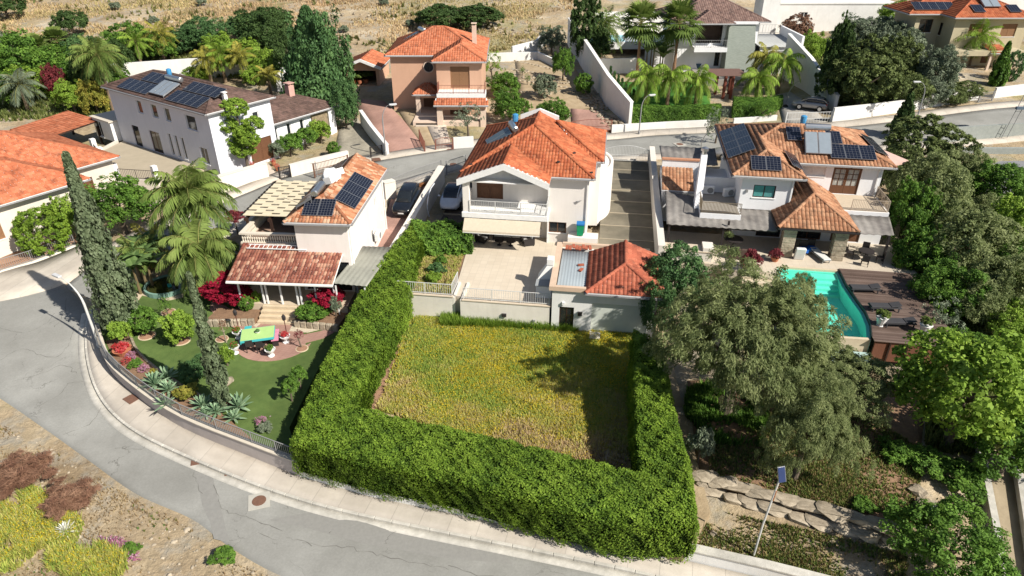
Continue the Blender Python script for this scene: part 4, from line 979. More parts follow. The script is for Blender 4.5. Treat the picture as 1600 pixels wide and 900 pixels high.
    for (x, y) in ((6.35,-1.9),(-9.1,-2.2),(-5.2,-2.2)): MB().box(x-.07,x+.07,y-.07,y+.07,2.8,4.85).build('post', M_IRON, r)
    MB().box(-9.2,-1.5,-2.3,-2.15,4.68,4.8).build('beam', M_IRON, r)
    MB().obox((-4.9,-2.2,5.15),(.14,.14,.3)).build('roof_lamp', M_IRON, r)
    MB().obox((-3.55,.3,6.75),(.14,.12,.22)).build('wall_lamp', M_GREYIRON, r); MB().obox((4.5,3.85,7.85),(.16,.14,.25)).build('wall_lamp', M_IRON, r)
    settle(r, CZ)
house_c()
def frame_slab(name, f, P, z0, z1, m): return slab(name, [f(*p) for p in P], z0, z1, m)
terC = [(-9.5,-4.2),(-5.3,-4.4),(-5.3,-5.1),(-1.6,-5.0),(-1.3,-3.9),(3.2,-3.75),(8.2,-3.6),(8.2,.9),(-9.5,.9)]
frame_slab('poolside_terrace', fC, terC, 1.0, CZ, M_TERR)
# ---------------------------------------------------------------- pool and deck of the right house
def pool():
    m = bpy.data.materials.new('pool_water'); T, N, L = nodes(m); N.remove(N['Principled BSDF'])
    tr = N.new('ShaderNodeBsdfTransparent'); tr.inputs[0].default_value = (0.66, 0.97, 0.92, 1); gl = N.new('ShaderNodeBsdfGlossy'); gl.inputs['Roughness'].default_value = .04
    mx = N.new('ShaderNodeMixShader')
    g = N.new('ShaderNodeNewGeometry'); n = N.new('ShaderNodeTexNoise'); n.inputs['Scale'].default_value = 2.5; L.new(g.outputs['Position'], n.inputs['Vector'])
    bp = N.new('ShaderNodeBump'); bp.inputs['Strength'].default_value = .15; L.new(n.outputs[0], bp.inputs['Height']); L.new(bp.outputs[0], gl.inputs['Normal'])
    mx.inputs[0].default_value = .06; L.new(tr.outputs[0], mx.inputs[1]); L.new(gl.outputs[0], mx.inputs[2]); L.new(mx.outputs[0], N['Material Output'].inputs[0])
    MATS['pool_water'] = m
    lin = mat('turquoise_lining', (.30,.80,.68), (.26,.74,.62), scale=3, rough=.6)
    r = thing('swimming_pool', 'turquoise swimming pool with steps in front of the stone pillared porch', 'swimming pool', (CO[0], CO[1], 0), CA)
    edge = [(2.75,-4.0),(2.7,-6.0),(2.85,-8.0),(3.0,-9.5),(2.9,-11.0),(2.55,-12.5)]
    P = [(-1.25,-4.0)]+edge+[(-1.25,-12.7)]
    MB().prism(P, 1.0, 1.75).build('basin_floor', lin, r)
    wl = MB(); wall_line(wl, P+[P[0]],   .24, 1.0, 2.64); wl.build('basin_wall', lin, r)
    for k in range(4): MB().box(.9,2.6,-4.9-.4*k,-4.15,1.75,2.55-.2*k).build('pool_step', lin, r)
    n = len(P); MB().add([(p[0],p[1],2.66) for p in P][::-1] if False else [(p[0],p[1],2.66) for p in P], [tuple(range(n-1,-1,-1))]).build('water', m, r)
    cop = mat('pool_coping', (.60,.50,.36)); 
    c = MB(); wall_line(c, [(-1.3,-12.72),(2.6,-12.55)], .22, 1.5, 2.70); c.build('overflow_edge', cop, r)
    c = MB(); wall_line(c, [(-1.4,-3.92),(2.75,-3.92)], .2, 1.0, 2.805); c.build('coping', cop, r)
    MB().box(-1.3,2.6,-13.5,-12.85,1.2,1.9).build('catch_basin', mat('pale_tile_mosaic',(.42,.56,.54),(.30,.42,.40),scale=12), r)
    settle(r, 1.0)
    d = thing('sun_deck', 'dark red brown timber deck along the right edge of the pool', 'deck', (CO[0], CO[1], 0), CA)
    mb = MB(); y = -13.0; rg = random.Random(2)
    while y < -3.75:
        e = np.interp(y, [p[1] for p in edge][::-1], [p[0] for p in edge][::-1])
        mb.box(e+.14, 7.6, y, y+.135, 2.82, 2.86+rg.uniform(0,.006), rg.random()); y += .145
    tag(mb.build('planks', attr_mat('deck_planks', [(.10,.068,.055),(.14,.098,.08),(.185,.135,.112)], rough=.6), d), kind='stuff')
    c = MB(); wall_line(c, [(p[0]+.13, p[1]) for p in edge], .06, 2.3, 2.9); c.build('edge_trim', M_IRON, d)
    MB().box(2.8,7.5,-12.9,-12.75,1.4,2.8).build('skirt', mat('deck_skirt',(.20,.085,.05),(.15,.06,.036),scale=3,stretch=(8,8,1)), d)
    for x in (3.6,4.6,5.6,6.6): MB().box(x,x+.09,-12.98,-12.9,1.3,2.8).build('batten', M_WOODD, d)
    settle(d, 1.3)
    st = thing('pool_steps', 'pale flagstone steps descending left of the pool', 'steps', (CO[0], CO[1], 0), CA)
    for k in range(6): MB().box(-4.0,-1.9,-5.6-.48*k,-5.05-.48*k,1.2,2.62-.17*k).build('step', mat('pale_flag',(.58,.50,.37)), st)
    settle(st, 1.2)
pool()
# ---------------------------------------------------------------- upper left house (cool white, brown roof)
DO = at(321, 178, 8.9); DA = math.radians(-35); fD = fr(DO, DA); DZ = 3.0
def house_d():
    r = thing('villa', 'long cool white house with brown roof and rows of solar panels, upper left', 'house', (DO[0], DO[1], 0), DA)
    S = [(5.0,5.9,6.9,8.2,'slitwin'),(7.6,8.6,6.9,8.2,'slitwin'),(9.9,10.8,6.9,8.2,'slitwin'),(13.4,15.0,6.7,8.1,'slitwin'),
         (2.7,4.0,3.1,5.3,'darkdoor'),(6.0,7.8,3.1,5.3,'glassdoor'),(9.4,9.9,3.4,5.6,'slitwin'),(10.5,11.0,3.4,5.6,'slitwin'),(11.6,12.1,3.4,5.6,'slitwin'),(14.6,15.8,3.6,5.2,'winw')]
    block(r, -17.6, -.4, .4, 7.2, 2.0, 8.85, M_DWALL, {'S': S, 'E': [(4.6,5.3,6.6,7.8,'slitwin'),(3.6,6.2,2.9,5.2,'door')]})
    pl, cp = hip(-18, 0, 0, 7.6, 8.85, .37); tile_roof(r, pl, cp, MT_BROWN, .3, .36, .03, seed=51, caprad=.12)
    sS = Vector((0,1,.37)).normalized()
    def P(x, y): return (x, y, 8.85+y*.37)
    solar_array(r, P(-15.4,.35), (1,0,0), sS, 5, 1, 1.05, 1.65, (4,6)); solar_array(r, P(-13.6,2.05), (1,0,0), sS, 5, 1, 1.05, 1.5, (4,6))
    solar_array(r, P(-6.9,.35), (1,0,0), sS, 5, 1, 1.05, 1.65, (4,6)); solar_array(r, P(-6.4,2.05), (1,0,0), sS, 5, 1, 1.05, 1.5, (4,6))
    water_heater(r, (-9.9,.5,9.25), (1,0,0), (0,1,.42), mat('pale_collector',(.24,.28,.32),rough=.15,spec=.6), n=3, w_=.85, h_=2.1)
    chimney(r, -.9, 2.8, 9.0, 9.9, .35, M_TRIM)
    # low wing with the stone panel
    block(r, -8.5, -1.4, 6.4, 15.8, 2.2, 6.0, M_CWALL, {'E': [(1.3,1.8,3.2,5.5,'slitwin'),(3.0,3.5,3.2,5.5,'slitwin'),(4.7,5.2,3.2,5.5,'slitwin')]}, sides='SEN')
    MB().box(-1.42,-1.22,12.6,14.7,2.2,5.9).build('stone_panel', M_RUBBLE, r); MB().box(-1.42,-1.0,14.72,15.6,2.2,5.95).build('corner_pier', M_CWALL, r)
    x0, x1, y0, y1, ze = -9.0, -.85, 6.2, 16.4, 6.0; xm = -4.9; za = ze+(x1-xm)*.33
    A = (xm, y0, za); B = (xm, y1-3.4, za)
    tile_roof(r, [[(x1,y0,ze),(x1,y1,ze),B,A],[(x1,y1,ze),(x0,y1,ze),B],[(x0,y1,ze),(x0,y0,ze),A,B]], [(A,B),(B,(x1,y1,ze)),(B,(x0,y1,ze))], MT_BROWN, .3, .36, .03, seed=52, caprad=.12)
    c = chimney(r, -4.6, 12.9, 6.9, 8.3, .7, mat('pink_chimney',(.55,.33,.28)))
    settle(r, 2.2)
    # raised terrace in front of its left face
    Tt = [(-17.5,.35),(-15.5,-3.4),(-6.6,-6.0),(-3.0,-4.2),(-3.0,.35)]
    slab('side_terrace', [fD(*p) for p in Tt], .5, 3.1, mat('terrace_beige',(.42,.36,.27),(.36,.31,.23),scale=1,world=True))
    w_ = thing('terrace_wall', 'beige retaining wall with white piers and black railings below the upper left house', 'wall', (DO[0], DO[1], 0), DA)
    mb = MB(); wall_line(mb, [(-17.6,-.2),(-15.6,-3.55),(-6.6,-6.15),(-2.9,-4.3)], .25, .5, 3.3); mb.build('wall', M_EWALL, w_)
    for (x, y) in ((-15.5,-3.5),(-12.3,-4.45),(-9.2,-5.35),(-6.6,-6.1),(-3.0,-4.35)): MB().box(x-.22,x+.22,y-.22,y+.22,3.3,4.7).build('pier', M_TRIM, w_)
    for a, b in (((-15.3,-3.6),(-12.5,-4.4)),((-12.1,-4.5),(-9.4,-5.3)),((-9.0,-5.4),(-6.8,-6.05)),((-6.4,-6.0),(-3.2,-4.45))):
        railing(w_, [(*a,3.3),(*b,3.3)], .9, M_IRON, gap=.18)
    settle(w_, .5)
house_d()
# ---------------------------------------------------------------- far left house (orange roof, dormer)
EO = at(135, 278, 5.5); EA = math.radians(-34); fE = fr(EO, EA)
def house_e():
    r = thing('villa', 'low warm white house with big orange roof and triangular dormer at the left edge', 'house', (EO[0], EO[1], 0), EA)
    block(r, -9, -.5, -14, -.4, .6, 5.4, M_EWALL, {'E': [(6.3,7.1,2.6,4.2,'shut'),(1.5,2.6,2.4,4.2,'shut')], 'N': [(.7,2.0,1.6,4.0,'door')]})
    block(r, -15, -3.7, -8, 4.1, .6, 5.4, M_EWALL, {'E': [(8.6,10.0,1.7,4.2,'door')]}, sides='ENW')
    pl, cp = hip(-9.5, .1, -14.6, .2, 5.4, .46); tile_roof(r, pl, cp, MT_PEACH, .3, .37, .045, seed=61)
    pl, cp = hip(-16, -3.2, -9.5, 4.6, 5.42, .44); tile_roof(r, pl, cp, MT_PEACH, .3, .37, .045, seed=62)
    # dormer
    dz = 6.7; y0, y1, ym = -8.3, -5.1, -6.7; xf = -2.6
    za = 8.1; tile_roof(r, [[(xf,y0,dz),(xf-2.7,y0,dz+1.2),(xf-3.0,ym,za),(xf,ym,za)],[(xf-2.7,y1,dz+1.2),(xf,y1,dz),(xf,ym,za),(xf-3.0,ym,za)]], [((xf,ym,za),(xf-3.,ym,za)),((xf+.05,y0,dz),(xf+.05,ym,za)),((xf+.05,y1,dz),(xf+.05,ym,za))], MT_PEACH, .3, .37, .045, seed=63, gutter=False)
    MB().add([(xf-.25,y0+.3,dz-.1),(xf-.25,y1-.3,dz-.1),(xf-.25,ym,za-.25)],[(0,1,2)]).build('dormer_vent', M_IRON, r)
    MB().box(xf-.3,xf-.05,y0+.2,y1-.2,dz-.5,dz-.1).build('dormer_sill', M_TRIM, r)
    settle(r, .6)
    c = thing('carport', 'flat sloping orange roof of a carport behind the far left house', 'carport', (*a2(92,214,3.2), 0), EA)
    tile_roof(c, [[(-3,-3.2,4.3),(3.6,-3.2,4.3),(3.6,3.0,4.9),(-3,3.0,4.9)]], [], MT_PEACH, .3, .37, .03, seed=64, trim=M_WOODD)
    for (x, y) in ((-2.7,-2.9),(3.3,-2.9),(3.3,2.7),(-2.7,2.7)): MB().box(x-.1,x+.1,y-.1,y+.1,2.0,4.25).build('post', M_WOODD, c)
    settle(c, 2.0)
    f = thing('fence', 'grey iron fence on a low stone kerb in front of the far left house', 'fence')
    P = [(*p, tz(*p)+.25) for p in resample(px([(-40,436,1.3),(0,420,1.3),(50,408,1.3),(92,395,1.3),(118,384,1.4)]), 2)]
    railing(f, P, .9, M_GREYIRON, gap=.14)
    mb = MB(); wall_line(mb, [p[:2] for p in P], .3, [p[2]-.8 for p in P], [p[2] for p in P]); mb.build('plinth', M_CREAMWALL, f)
house_e()
ribbon('flower_strip', offset_path(EI, .3), offset_path(EI, 2.8), M_REDSOIL, .24, n=30, k=3)
# ---------------------------------------------------------------- salmon house on the upper street
FZ = 4.4; FO = at(616, 168, FZ)
def house_f():
    r = thing('villa', 'salmon pink two storey house with orange hip roof and round window', 'house', (FO[0], FO[1], 0), 0)
    block(r, 0, 5.5, 0, 9.2, 3.2, 10.3, M_FWALL, {'W': [(2,3.2,5.2,6.4,'win')]}, sides='SWN')
    block(r, 5.5, 10.4, -3.3, 9.2, 3.2, 10.3, M_FWALL, {'S': [(1.5,3.6,7.45,9.75,'shutdoor'),(1.3,3.5,4.5,6.5,'door')]}, sides='SENW')
    V = [(4.3+.55*math.cos(t), -.03, 9.0+.55*math.sin(t)) for t in np.linspace(0, 2*math.pi, 20, endpoint=False)]
    MB().add(V, [tuple(range(20))]).build('round_window', M_GLASS, r)
    rg = MB(); rg.tube([(4.3+.6*math.cos(t), -.05, 9.0+.6*math.sin(t)) for t in np.linspace(0, 2*math.pi, 21)], .07, 6, cap=False); rg.build('round_frame', M_FTRIM, r)
    pl, cp = hip(-.5, 10.9, -.45, 9.7, 10.35, .44); tile_roof(r, pl, cp, MT_PEACH, .27, .38, .05, seed=71)
    x0, x1, y0 = 5.05, 10.95, -3.8; xm = 8.0; za = 10.35+(x1-xm)*.44; A = (xm, y0+(x1-xm), za); B = (xm, -.45+(x1-xm)+.0, za)
    tile_roof(r, [[(x0,y0,10.36),(x1,y0,10.36),A],[(x1,y0,10.36),(x1,-.4,10.36),B,A],[(x0,-.4,10.36),(x0,y0,10.36),A,B]], [((x0,y0,10.36),A),((x1,y0,10.36),A),(A,B)], MT_PEACH, .27, .38, .05, seed=72)
    chimney(r, 9.4, 3.0, 10.8, 13.0, .5, M_FTRIM)
    water_heater(r, (.9,5.2,10.95), (.5,-1,0), (.85,.43,.45), n=2, w_=.9, h_=2.0, blue=False)
    # balcony, tiled skirt, porch
    MB().box(5.6,10.9,-5.3,-3.3,6.9,7.3).build('balcony', M_TRIM, r)
    railing(r, [(5.7,-3.4,7.3),(5.7,-5.2,7.3),(10.8,-5.2,7.3),(10.8,-3.4,7.3)], .9, M_REDIRON, gap=.16)
    tile_roof(r, [[(5.3,-6.2,6.3),(11.2,-6.2,6.3),(11.0,-5.32,6.85),(5.5,-5.32,6.85)]], [], MT_PEACH, .27, .38, .05, seed=73)
    MB().box(5.6,10.9,-5.9,-5.4,5.75,6.25).build('porch_beam', M_FWALL, r)
    for x in (5.9, 10.6): MB().box(x-.3,x+.3,-5.95,-5.35,3.4,5.75).build('column', M_FTRIM, r)
    x0, x1, y0 = 2.6, 5.5, -2.6; xm = 4.05; za = 7.2
    tile_roof(r, [[(x0,y0,6.55),(x1,y0,6.55),(xm+.4,y0+1.4,za),(xm-.4,y0+1.4,za)],[(x0,-.05,6.55),(x0,y0,6.55),(xm-.4,y0+1.4,za),(xm-.4,-.05,za)],[(x1,y0,6.55),(x1,-.05,6.55),(xm+.4,-.05,za),(xm+.4,y0+1.4,za)],[(xm-.4,y0+1.4,za),(xm+.4,y0+1.4,za),(xm+.4,-.05,za+.05),(xm-.4,-.05,za+.05)]],
              [((x0,y0,6.55),(xm-.4,y0+1.4,za)),((x1,y0,6.55),(xm+.4,y0+1.4,za))], MT_PEACH, .27, .38, .05, seed=74)
    MB().box(2.9,3.4,-2.4,-1.9,3.6,6.5).build('column', M_FTRIM, r); MB().box(3.0,5.4,-2.35,-2.1,6.1,6.5).build('porch_beam', M_FWALL, r)
    MB().box(3.5,5.0,-.06,-.005,4.5,6.5).build('front_door', M_WOOD, r)
    MB().box(2.9,10.8,-5.8,0,3.2,4.42).build('porch_floor', M_FTRIM, r)
    for k in range(5): MB().box(3.2,5.5,-3.3-.35*k-2.5,-2.9-.35*k-2.5+.6,3.0,4.25-.17*k).build('step', mat('pale_step',(.56,.48,.40)), r)
    settle(r, 3.4)
    s = thing('garage', 'small salmon garage with orange gable roof beside the tall dark evergreen', 'garage', (*a2(541,135,4.4), 0), math.radians(-3))
    block(s, 0, 4.3, .6, 6.5, 3.8, 6.7, M_FWALL, {'S': [(.4,3.9,4.4,6.3,'void')]})
    MB().box(.3,4.0,3.2,3.4,4.3,6.5).build('back_panel', M_WOODD, s)
    tile_roof(s, [[(4.7,0,6.7),(4.7,7,6.7),(2.15,7,7.7),(2.15,0,7.7)],[(-.4,7,6.7),(-.4,0,6.7),(2.15,0,7.7),(2.15,7,7.7)]], [((2.15,0,7.7),(2.15,7,7.7))], MT_PEACH, .27, .38, .05, seed=75)
    b = MB()
    for xa in (-.45, 4.75):
        b.add([(xa,-.08,6.5),(2.15,-.08,7.5),(2.15,-.08,7.85),(xa,-.08,6.85),(xa,.1,6.5),(2.15,.1,7.5),(2.15,.1,7.85),(xa,.1,6.85)],[(0,1,2,3),(7,6,5,4),(3,2,6,7),(0,4,5,1),(0,3,7,4)])
    b.build('bargeboard', M_TRIM, s)
    MB().add([(0,.58,6.6),(4.3,.58,6.6),(2.15,.58,7.6)],[(0,1,2)]).build('gable', M_FWALL, s)
    settle(s, 4.2)
house_f()
# ---------------------------------------------------------------- grey stone and white villa, upper right
GY = 97.0
def gx(p): return (p-800)/FPX*93.0
def house_g():
    r = thing('villa', 'modern white villa with mauve brown roof and leaning grey stone tower', 'house', (28.0, GY, 0), 0)
    block(r, -5.8, 5.2, 0, 9, 4.6, 11.2, M_CWALL, {'S': [(2.6,6.2,8.4,11.0,'void'),(6.7,7.7,9.5,10.9,'win'),(5.6,6.3,5.4,7.6,'darkdoor')]})
    MB().box(-3.3,.6,1.6,1.7,8.2,11.1).build('loggia_screen', mat('brown_curtain',(.13,.09,.07),(.08,.055,.045),scale=3,stretch=(8,8,.4)), r)
    MB().box(-3.6,.8,-1.9,.1,7.6,8.15).build('balcony', M_CWALL, r); railing(r, [(-3.5,-.1,8.15),(-3.5,-1.8,8.15),(.7,-1.8,8.15),(.7,-.1,8.15)], .95, M_GREYIRON, gap=.3)
    MB().box(-8.5,-5.8,.8,7,4.6,8.4).build('side_wall', M_CWALL, r)
    # tower, wider at the foot
    MB().add([(.6,-2.9,4.0),(4.7,-2.9,4.0),(4.7,-.2,4.0),(.6,-.2,4.0),(.9,-.9,11.0),(4.4,-.9,11.0),(4.4,.0,11.0),(.9,0,11.0)],[(0,1,5,4),(1,2,6,5),(2,3,7,6),(3,0,4,7),(4,5,6,7)]).build('stone_tower', M_SLATEWALL, r)
    MB().box(.7,4.7,-1.1,.05,11.0,11.3).build('tower_coping', M_CWALL, r)
    MB().box(1.2,3.2,-2.95,-2.6,4.3,5.5).build('tower_window', M_GLASS, r)
    pl, cp = hip(-7.2, 6.4, -.7, 9.8, 11.25, .42); tile_roof(r, pl, cp, MT_MAUVE, .3, .38, .05, seed=81)
    x0, x1, y0 = -4.3, 1.3, -2.2; xm = -1.5; za = 11.25+2.8*.42
    tile_roof(r, [[(x0,y0,11.25),(x1,y0,11.25),(xm,y0+2.8,za)],[(x1,y0,11.25),(x1,-.6,11.25),(xm,2.2,za),(xm,y0+2.8,za)],[(x0,-.6,11.25),(x0,y0,11.25),(xm,y0+2.8,za),(xm,2.2,za)]], [((x0,y0,11.25),(xm,.6,za)),((x1,y0,11.25),(xm,.6,za))], MT_MAUVE, .3, .38, .05, seed=82)
    # right wing with flat roof
    block(r, 5.2, 10.5, -2.0, 6.5, 4.2, 8.3, M_CWALL, {'S': [(1.4,3.9,6.6,7.8,'wshut')]}, sides='SEN')
    corr_roof(r, [(5.0,-2.3,8.35),(11,-2.3,8.35),(11,6,8.6),(5.0,6,8.6)], .5, .02, mat('pale_grey_sheet',(.42,.43,.42)), 'sheet_roof')
    MB().box(10.4,10.7,-2.3,6.2,8.2,9.7).build('parapet', M_CWALL, r)
    railing(r, [(5.4,6.2,8.6),(10.4,6.2,8.6)], 1.2, M_GREYIRON, gap=.4)
    MB().box(-3.2,3.0,-6.5,-.2,3.6,5.0).build('entrance_terrace', mat('grey_paving',(.30,.28,.25)), r)
    settle(r, 4.2)
    # entrance pergola with red posts
    p = thing('entrance_pergola', 'brown flat pergola on thick red posts at the entrance of the modern villa', 'pergola', (*a2(1136,150,4.2), 0), 0)
    for (x, y) in ((-.8,-1),(.1,-1),(.5,1.2),(-1.2,1.2)): MB().tube([(x,y,3.6),(x,y,7.0)], .2, 8).build('post', mat('red_post',(.20,.06,.04)), p)
    for k in range(9): MB().box(-2.6,1.6,-1.7+k*.42,-1.5+k*.42,7.0,7.12).build('slat', mat('mauve_slat',(.20,.12,.10)), p)
    settle(p, 3.6)
    # its pool behind the palms
    q = thing('swimming_pool', 'bright blue swimming pool behind the palms of the modern villa', 'swimming pool', (*a2(992,60,7.0), .4), 0)
    MB().box(-9,9,-3,3,5.6,6.62).build('surround', M_CWALL, q); MB().box(-8.6,8.6,-2.6,2.6,6.62,6.64).build('water', mat('blue_pool_water',(.02,.36,.52),(.03,.45,.60),scale=1.5,rough=.08,spec=.6), q)
    settle(q, 5.6)
    w_ = thing('garden_wall', 'white wall behind the blue pool of the modern villa', 'wall', (0,0,0))
    mb = MB(); wall_line(mb, px([(925,48,6.8),(1050,44,6.8)]), .3, 6, 9.6); mb.build('wall', M_WHITEWALL, w_)
house_g()
# ---------------------------------------------------------------- sand coloured house, top right
def house_h():
    r = thing('villa', 'sand coloured house with orange roof and solar panels in the top right corner', 'house', (58.2, 95.0, 0), 0)
    block(r, 0, 9.6, 0, 9, 4.6, 12.0, M_HWALL, {'S': [(2.0,4.0,9.6,11.2,'shut'),(6.3,8.3,9.6,11.2,'shut'),(4.9,6.2,6.2,8.2,'door')], 'W': [(5.0,6.4,9.3,10.9,'win')]})
    block(r, -3.5, 0, 3.2, 9, 4.6, 12.0, M_HWALL, {'S': [(.6,2.4,9.6,11.3,'win')]}, sides='SWN')
    pl, cp = hip(-.7, 10.3, -.7, 9.7, 12.05, .42); tile_roof(r, pl, cp, MT_ORANGE, .28, .38, .05, seed=91)
    pl, cp = hip(-5, 5, 2.6, 9.7, 12.04, .42); tile_roof(r, pl, cp, MT_ORANGE, .28, .38, .05, seed=92)
    sS = Vector((0,1,.42)).normalized()
    solar_array(r, (-4.0,3.2,12.4), (1,0,0), sS, 5, 1, 1.1, 1.9, (4,6)); solar_array(r, (2.2,.2,12.5), (1,0,0), sS, 1, 1, 1.5, 1.8, (4,6)); solar_array(r, (6.9,.2,12.5), (1,0,0), sS, 1, 1, 1.5, 1.8, (4,6))
    water_heater(r, (3.9,1.2,13.1), (1,0,0), (0,1,.5), mat('pale_collector',(.24,.28,.32),rough=.15,spec=.6), n=2, w_=1.1, h_=2.2)
    tile_roof(r, [[(4.3,-2.6,8.0),(6.8,-2.6,8.0),(6.8,0,8.6),(4.3,0,8.6)]], [], MT_ORANGE, .28, .38, .05, seed=93)
    for x in (4.5,6.6): MB().box(x-.15,x+.15,-2.5,-2.2,4.6,8.0).build('column', M_FTRIM, r)
    MB().box(0,9,-2.4,0,7.6,8.2).build('balcony', M_HWALL, r)
    settle(r, 4.6)
    # white blocks along the top edge
    for nm, lab, x0, x1, y, z1, d in (('white_building','long plain white building along the top edge, right of the modern villa',43,62,118,10.6,8),('white_building','narrow white building in the top edge behind the modern villa',38.4,41,112,13,4),
                                 ('white_building','white house wall at the top right corner behind the sand coloured house',76,90,118,14.5,8)):
        t = thing(nm, lab, 'building', (x0, y, 0), 0); L = x1-x0
        block(t, 0, L, 0, d, 4, z1, M_WHITEWALL, {'S': [(L*.2,L*.2+1.1,z1-2.4,z1-1.2,'winw')] if d > 5 else []}); MB().box(-.1,L+.1,-.1,d+.1,z1,z1+.25).build('roof', M_WHITEWALL, t)
        settle(t, 4)
house_h()
# ---------------------------------------------------------------- vegetation kit
def lm(name, cols, trans=.22, vary=.25, scale=.6, k=1.95): return attr_mat(name, [tuple(min(.8, c*k) for c in q) for q in cols], rough=.62, spec=.18, trans=trans+.08, scale=scale, vary=vary)
L_HEDGE = lm('hedge_leaf', [(.045,.085,.012),(.09,.148,.016),(.14,.205,.026)], k=1.95)
L_DARKHEDGE = lm('dark_hedge_leaf', [(.024,.050,.014),(.04,.08,.018),(.06,.11,.025)])
L_CYP = lm('cypress_leaf', [(.045,.062,.032),(.075,.098,.052),(.115,.14,.08)], .1)
L_CITRUS = lm('citrus_leaf', [(.03,.065,.012),(.06,.12,.018),(.11,.19,.03)])
L_LIME = lm('lime_leaf', [(.07,.12,.015),(.12,.19,.025),(.19,.27,.04)])
L_PEPPER = lm('pepper_leaf', [(.075,.10,.04),(.135,.162,.066),(.21,.235,.11)], .40, k=2.0)
L_PINE = lm('pine_needle', [(.04,.055,.018),(.072,.095,.03),(.115,.14,.048)], .12)
L_OLIVE = lm('olive_leaf', [(.055,.072,.045),(.10,.125,.08),(.165,.19,.13)], .15)
L_CAROB = lm('carob_leaf', [(.018,.034,.010),(.032,.058,.016),(.055,.09,.026)], .1)
L_CONIF = lm('conifer_leaf', [(.022,.05,.018),(.042,.088,.03),(.075,.135,.045)], .1)
L_PALM = lm('palm_leaf', [(.045,.075,.018),(.085,.125,.028),(.15,.19,.05)], .2)
L_PALMY = lm('yellow_palm_leaf', [(.07,.085,.015),(.15,.15,.025),(.26,.22,.045)], .2)
L_AGAVE = lm('agave_leaf', [(.09,.15,.085),(.14,.21,.125),(.19,.26,.16)], .08)
L_BOUG = lm('bougainvillea_bract', [(.20,.008,.022),(.34,.012,.04),(.46,.03,.07)], .25, k=1.0)
L_PLUM = lm('plum_leaf', [(.055,.012,.016),(.10,.018,.022),(.15,.03,.035)], .15)
L_DRYBUSH = lm('red_dry_twig', [(.08,.04,.026),(.13,.07,.045),(.19,.115,.075)], .05)
L_YELLOW = lm('yellow_flower', [(.50,.36,.015),(.66,.50,.02),(.74,.60,.08)], .2, k=1.0)
L_PINKFL = lm('pink_flower', [(.45,.12,.25),(.58,.24,.40),(.7,.5,.6)], .2, k=1.0)
L_REDFL = lm('red_flower', [(.42,.02,.03),(.6,.05,.05),(.7,.2,.2)], .2, k=1.0)
L_BANANA = lm('banana_leaf', [(.045,.08,.025),(.08,.13,.04),(.13,.19,.07)], .25)
M_BARK = mat('grey_bark', (.17,.135,.10), (.09,.07,.052), scale=6, bump=.6, stretch=(1,1,.25))
M_PALMBARK = mat('palm_bark', (.26,.19,.125), (.13,.095,.062), scale=5, bump=.7, stretch=(.5,.5,6))
M_REDBARK = mat('tan_palm_bark', (.30,.17,.10), (.18,.10,.06), scale=5, bump=.6, stretch=(.5,.5,6))
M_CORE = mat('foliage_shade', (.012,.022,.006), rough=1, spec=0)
def unit(v): return v/np.maximum(np.linalg.norm(v, axis=-1, keepdims=True), 1e-9)
def leaf_quads(P, Nn, A, ln, wd):
    """one rhombic leaf per point: P base centres, Nn normals, A long axes"""
    A = unit(A-Nn*np.sum(A*Nn, -1, keepdims=True)); B = np.cross(Nn, A); n = len(P)
    ln = np.broadcast_to(np.asarray(ln), (n,))[:, None]; wd = np.broadcast_to(np.asarray(wd), (n,))[:, None]
    V = np.stack([P-A*ln/2, P+B*wd/2+A*ln*.08, P+A*ln/2-Nn*ln*.12, P-B*wd/2+A*ln*.08], 1)
    return V.reshape(-1, 3), np.arange(4*n).reshape(n, 4)
def rdir(rng, n): return unit(rng.normal(size=(n, 3)))
def crown_mesh(name, seed, r, nclump, rc, nleaf, ls, asp=1.7, flat=-.75, lump=.22, droop=0, up=.35, inner=.5):
    """leaf clumps through an ellipsoid; r = (rx, ry, rz) about the origin"""
    rng = mix_rng(seed); r = np.array(r, float)
    d = rdir(rng, nclump*2); d = d[d[:, 2] > flat][:nclump]; nclump = len(d)
    ph = rng.uniform(0, 6, 6)
    wob = 1+lump*(np.sin(3*np.arctan2(d[:,1],d[:,0])+ph[0])*np.cos(2.5*d[:,2]+ph[1])+.6*np.sin(5*d[:,0]+ph[2])*np.sin(5*d[:,1]+ph[3]))
    rad = (inner+(1-inner)*rng.random(nclump)**.55)*wob
    C = d*r*rad[:, None]; rcs = rc*rng.uniform(.65, 1.35, nclump); tint = rng.uniform(0, 1, nclump)
    k = np.repeat(np.arange(nclump), nleaf); n = len(k)
    e = unit(rdir(rng, n)+d[k]*.55+np.array([0,0,up]))
    P = C[k]+e*(rcs[k]*rng.uniform(.45, 1.1, n))[:, None]
    if droop: P[:, 2] -= droop*rng.random(n)**2*rcs[k]*2
    Nn = unit(e*.7+rdir(rng, n)*.8+np.array([0,0,.35])); A = rdir(rng, n)
    if droop: A = unit(A*.8+np.array([0,0,-1.0])+d[k]*.7); Nn = unit(d[k]*.6+rdir(rng, n)*.8+np.array([0,0,.5]))
    s = ls*rng.uniform(.65, 1.35, n)
    V, Q = leaf_quads(P, Nn, A, s*asp/1.3, s*1.3/asp if droop else s/1.15*(1.8/max(asp,1.8))**.7)
    return bulk_mesh(name, V, Q, np.clip(.62*tint[k]+.38*rng.random(n)+.05, 0, 1))
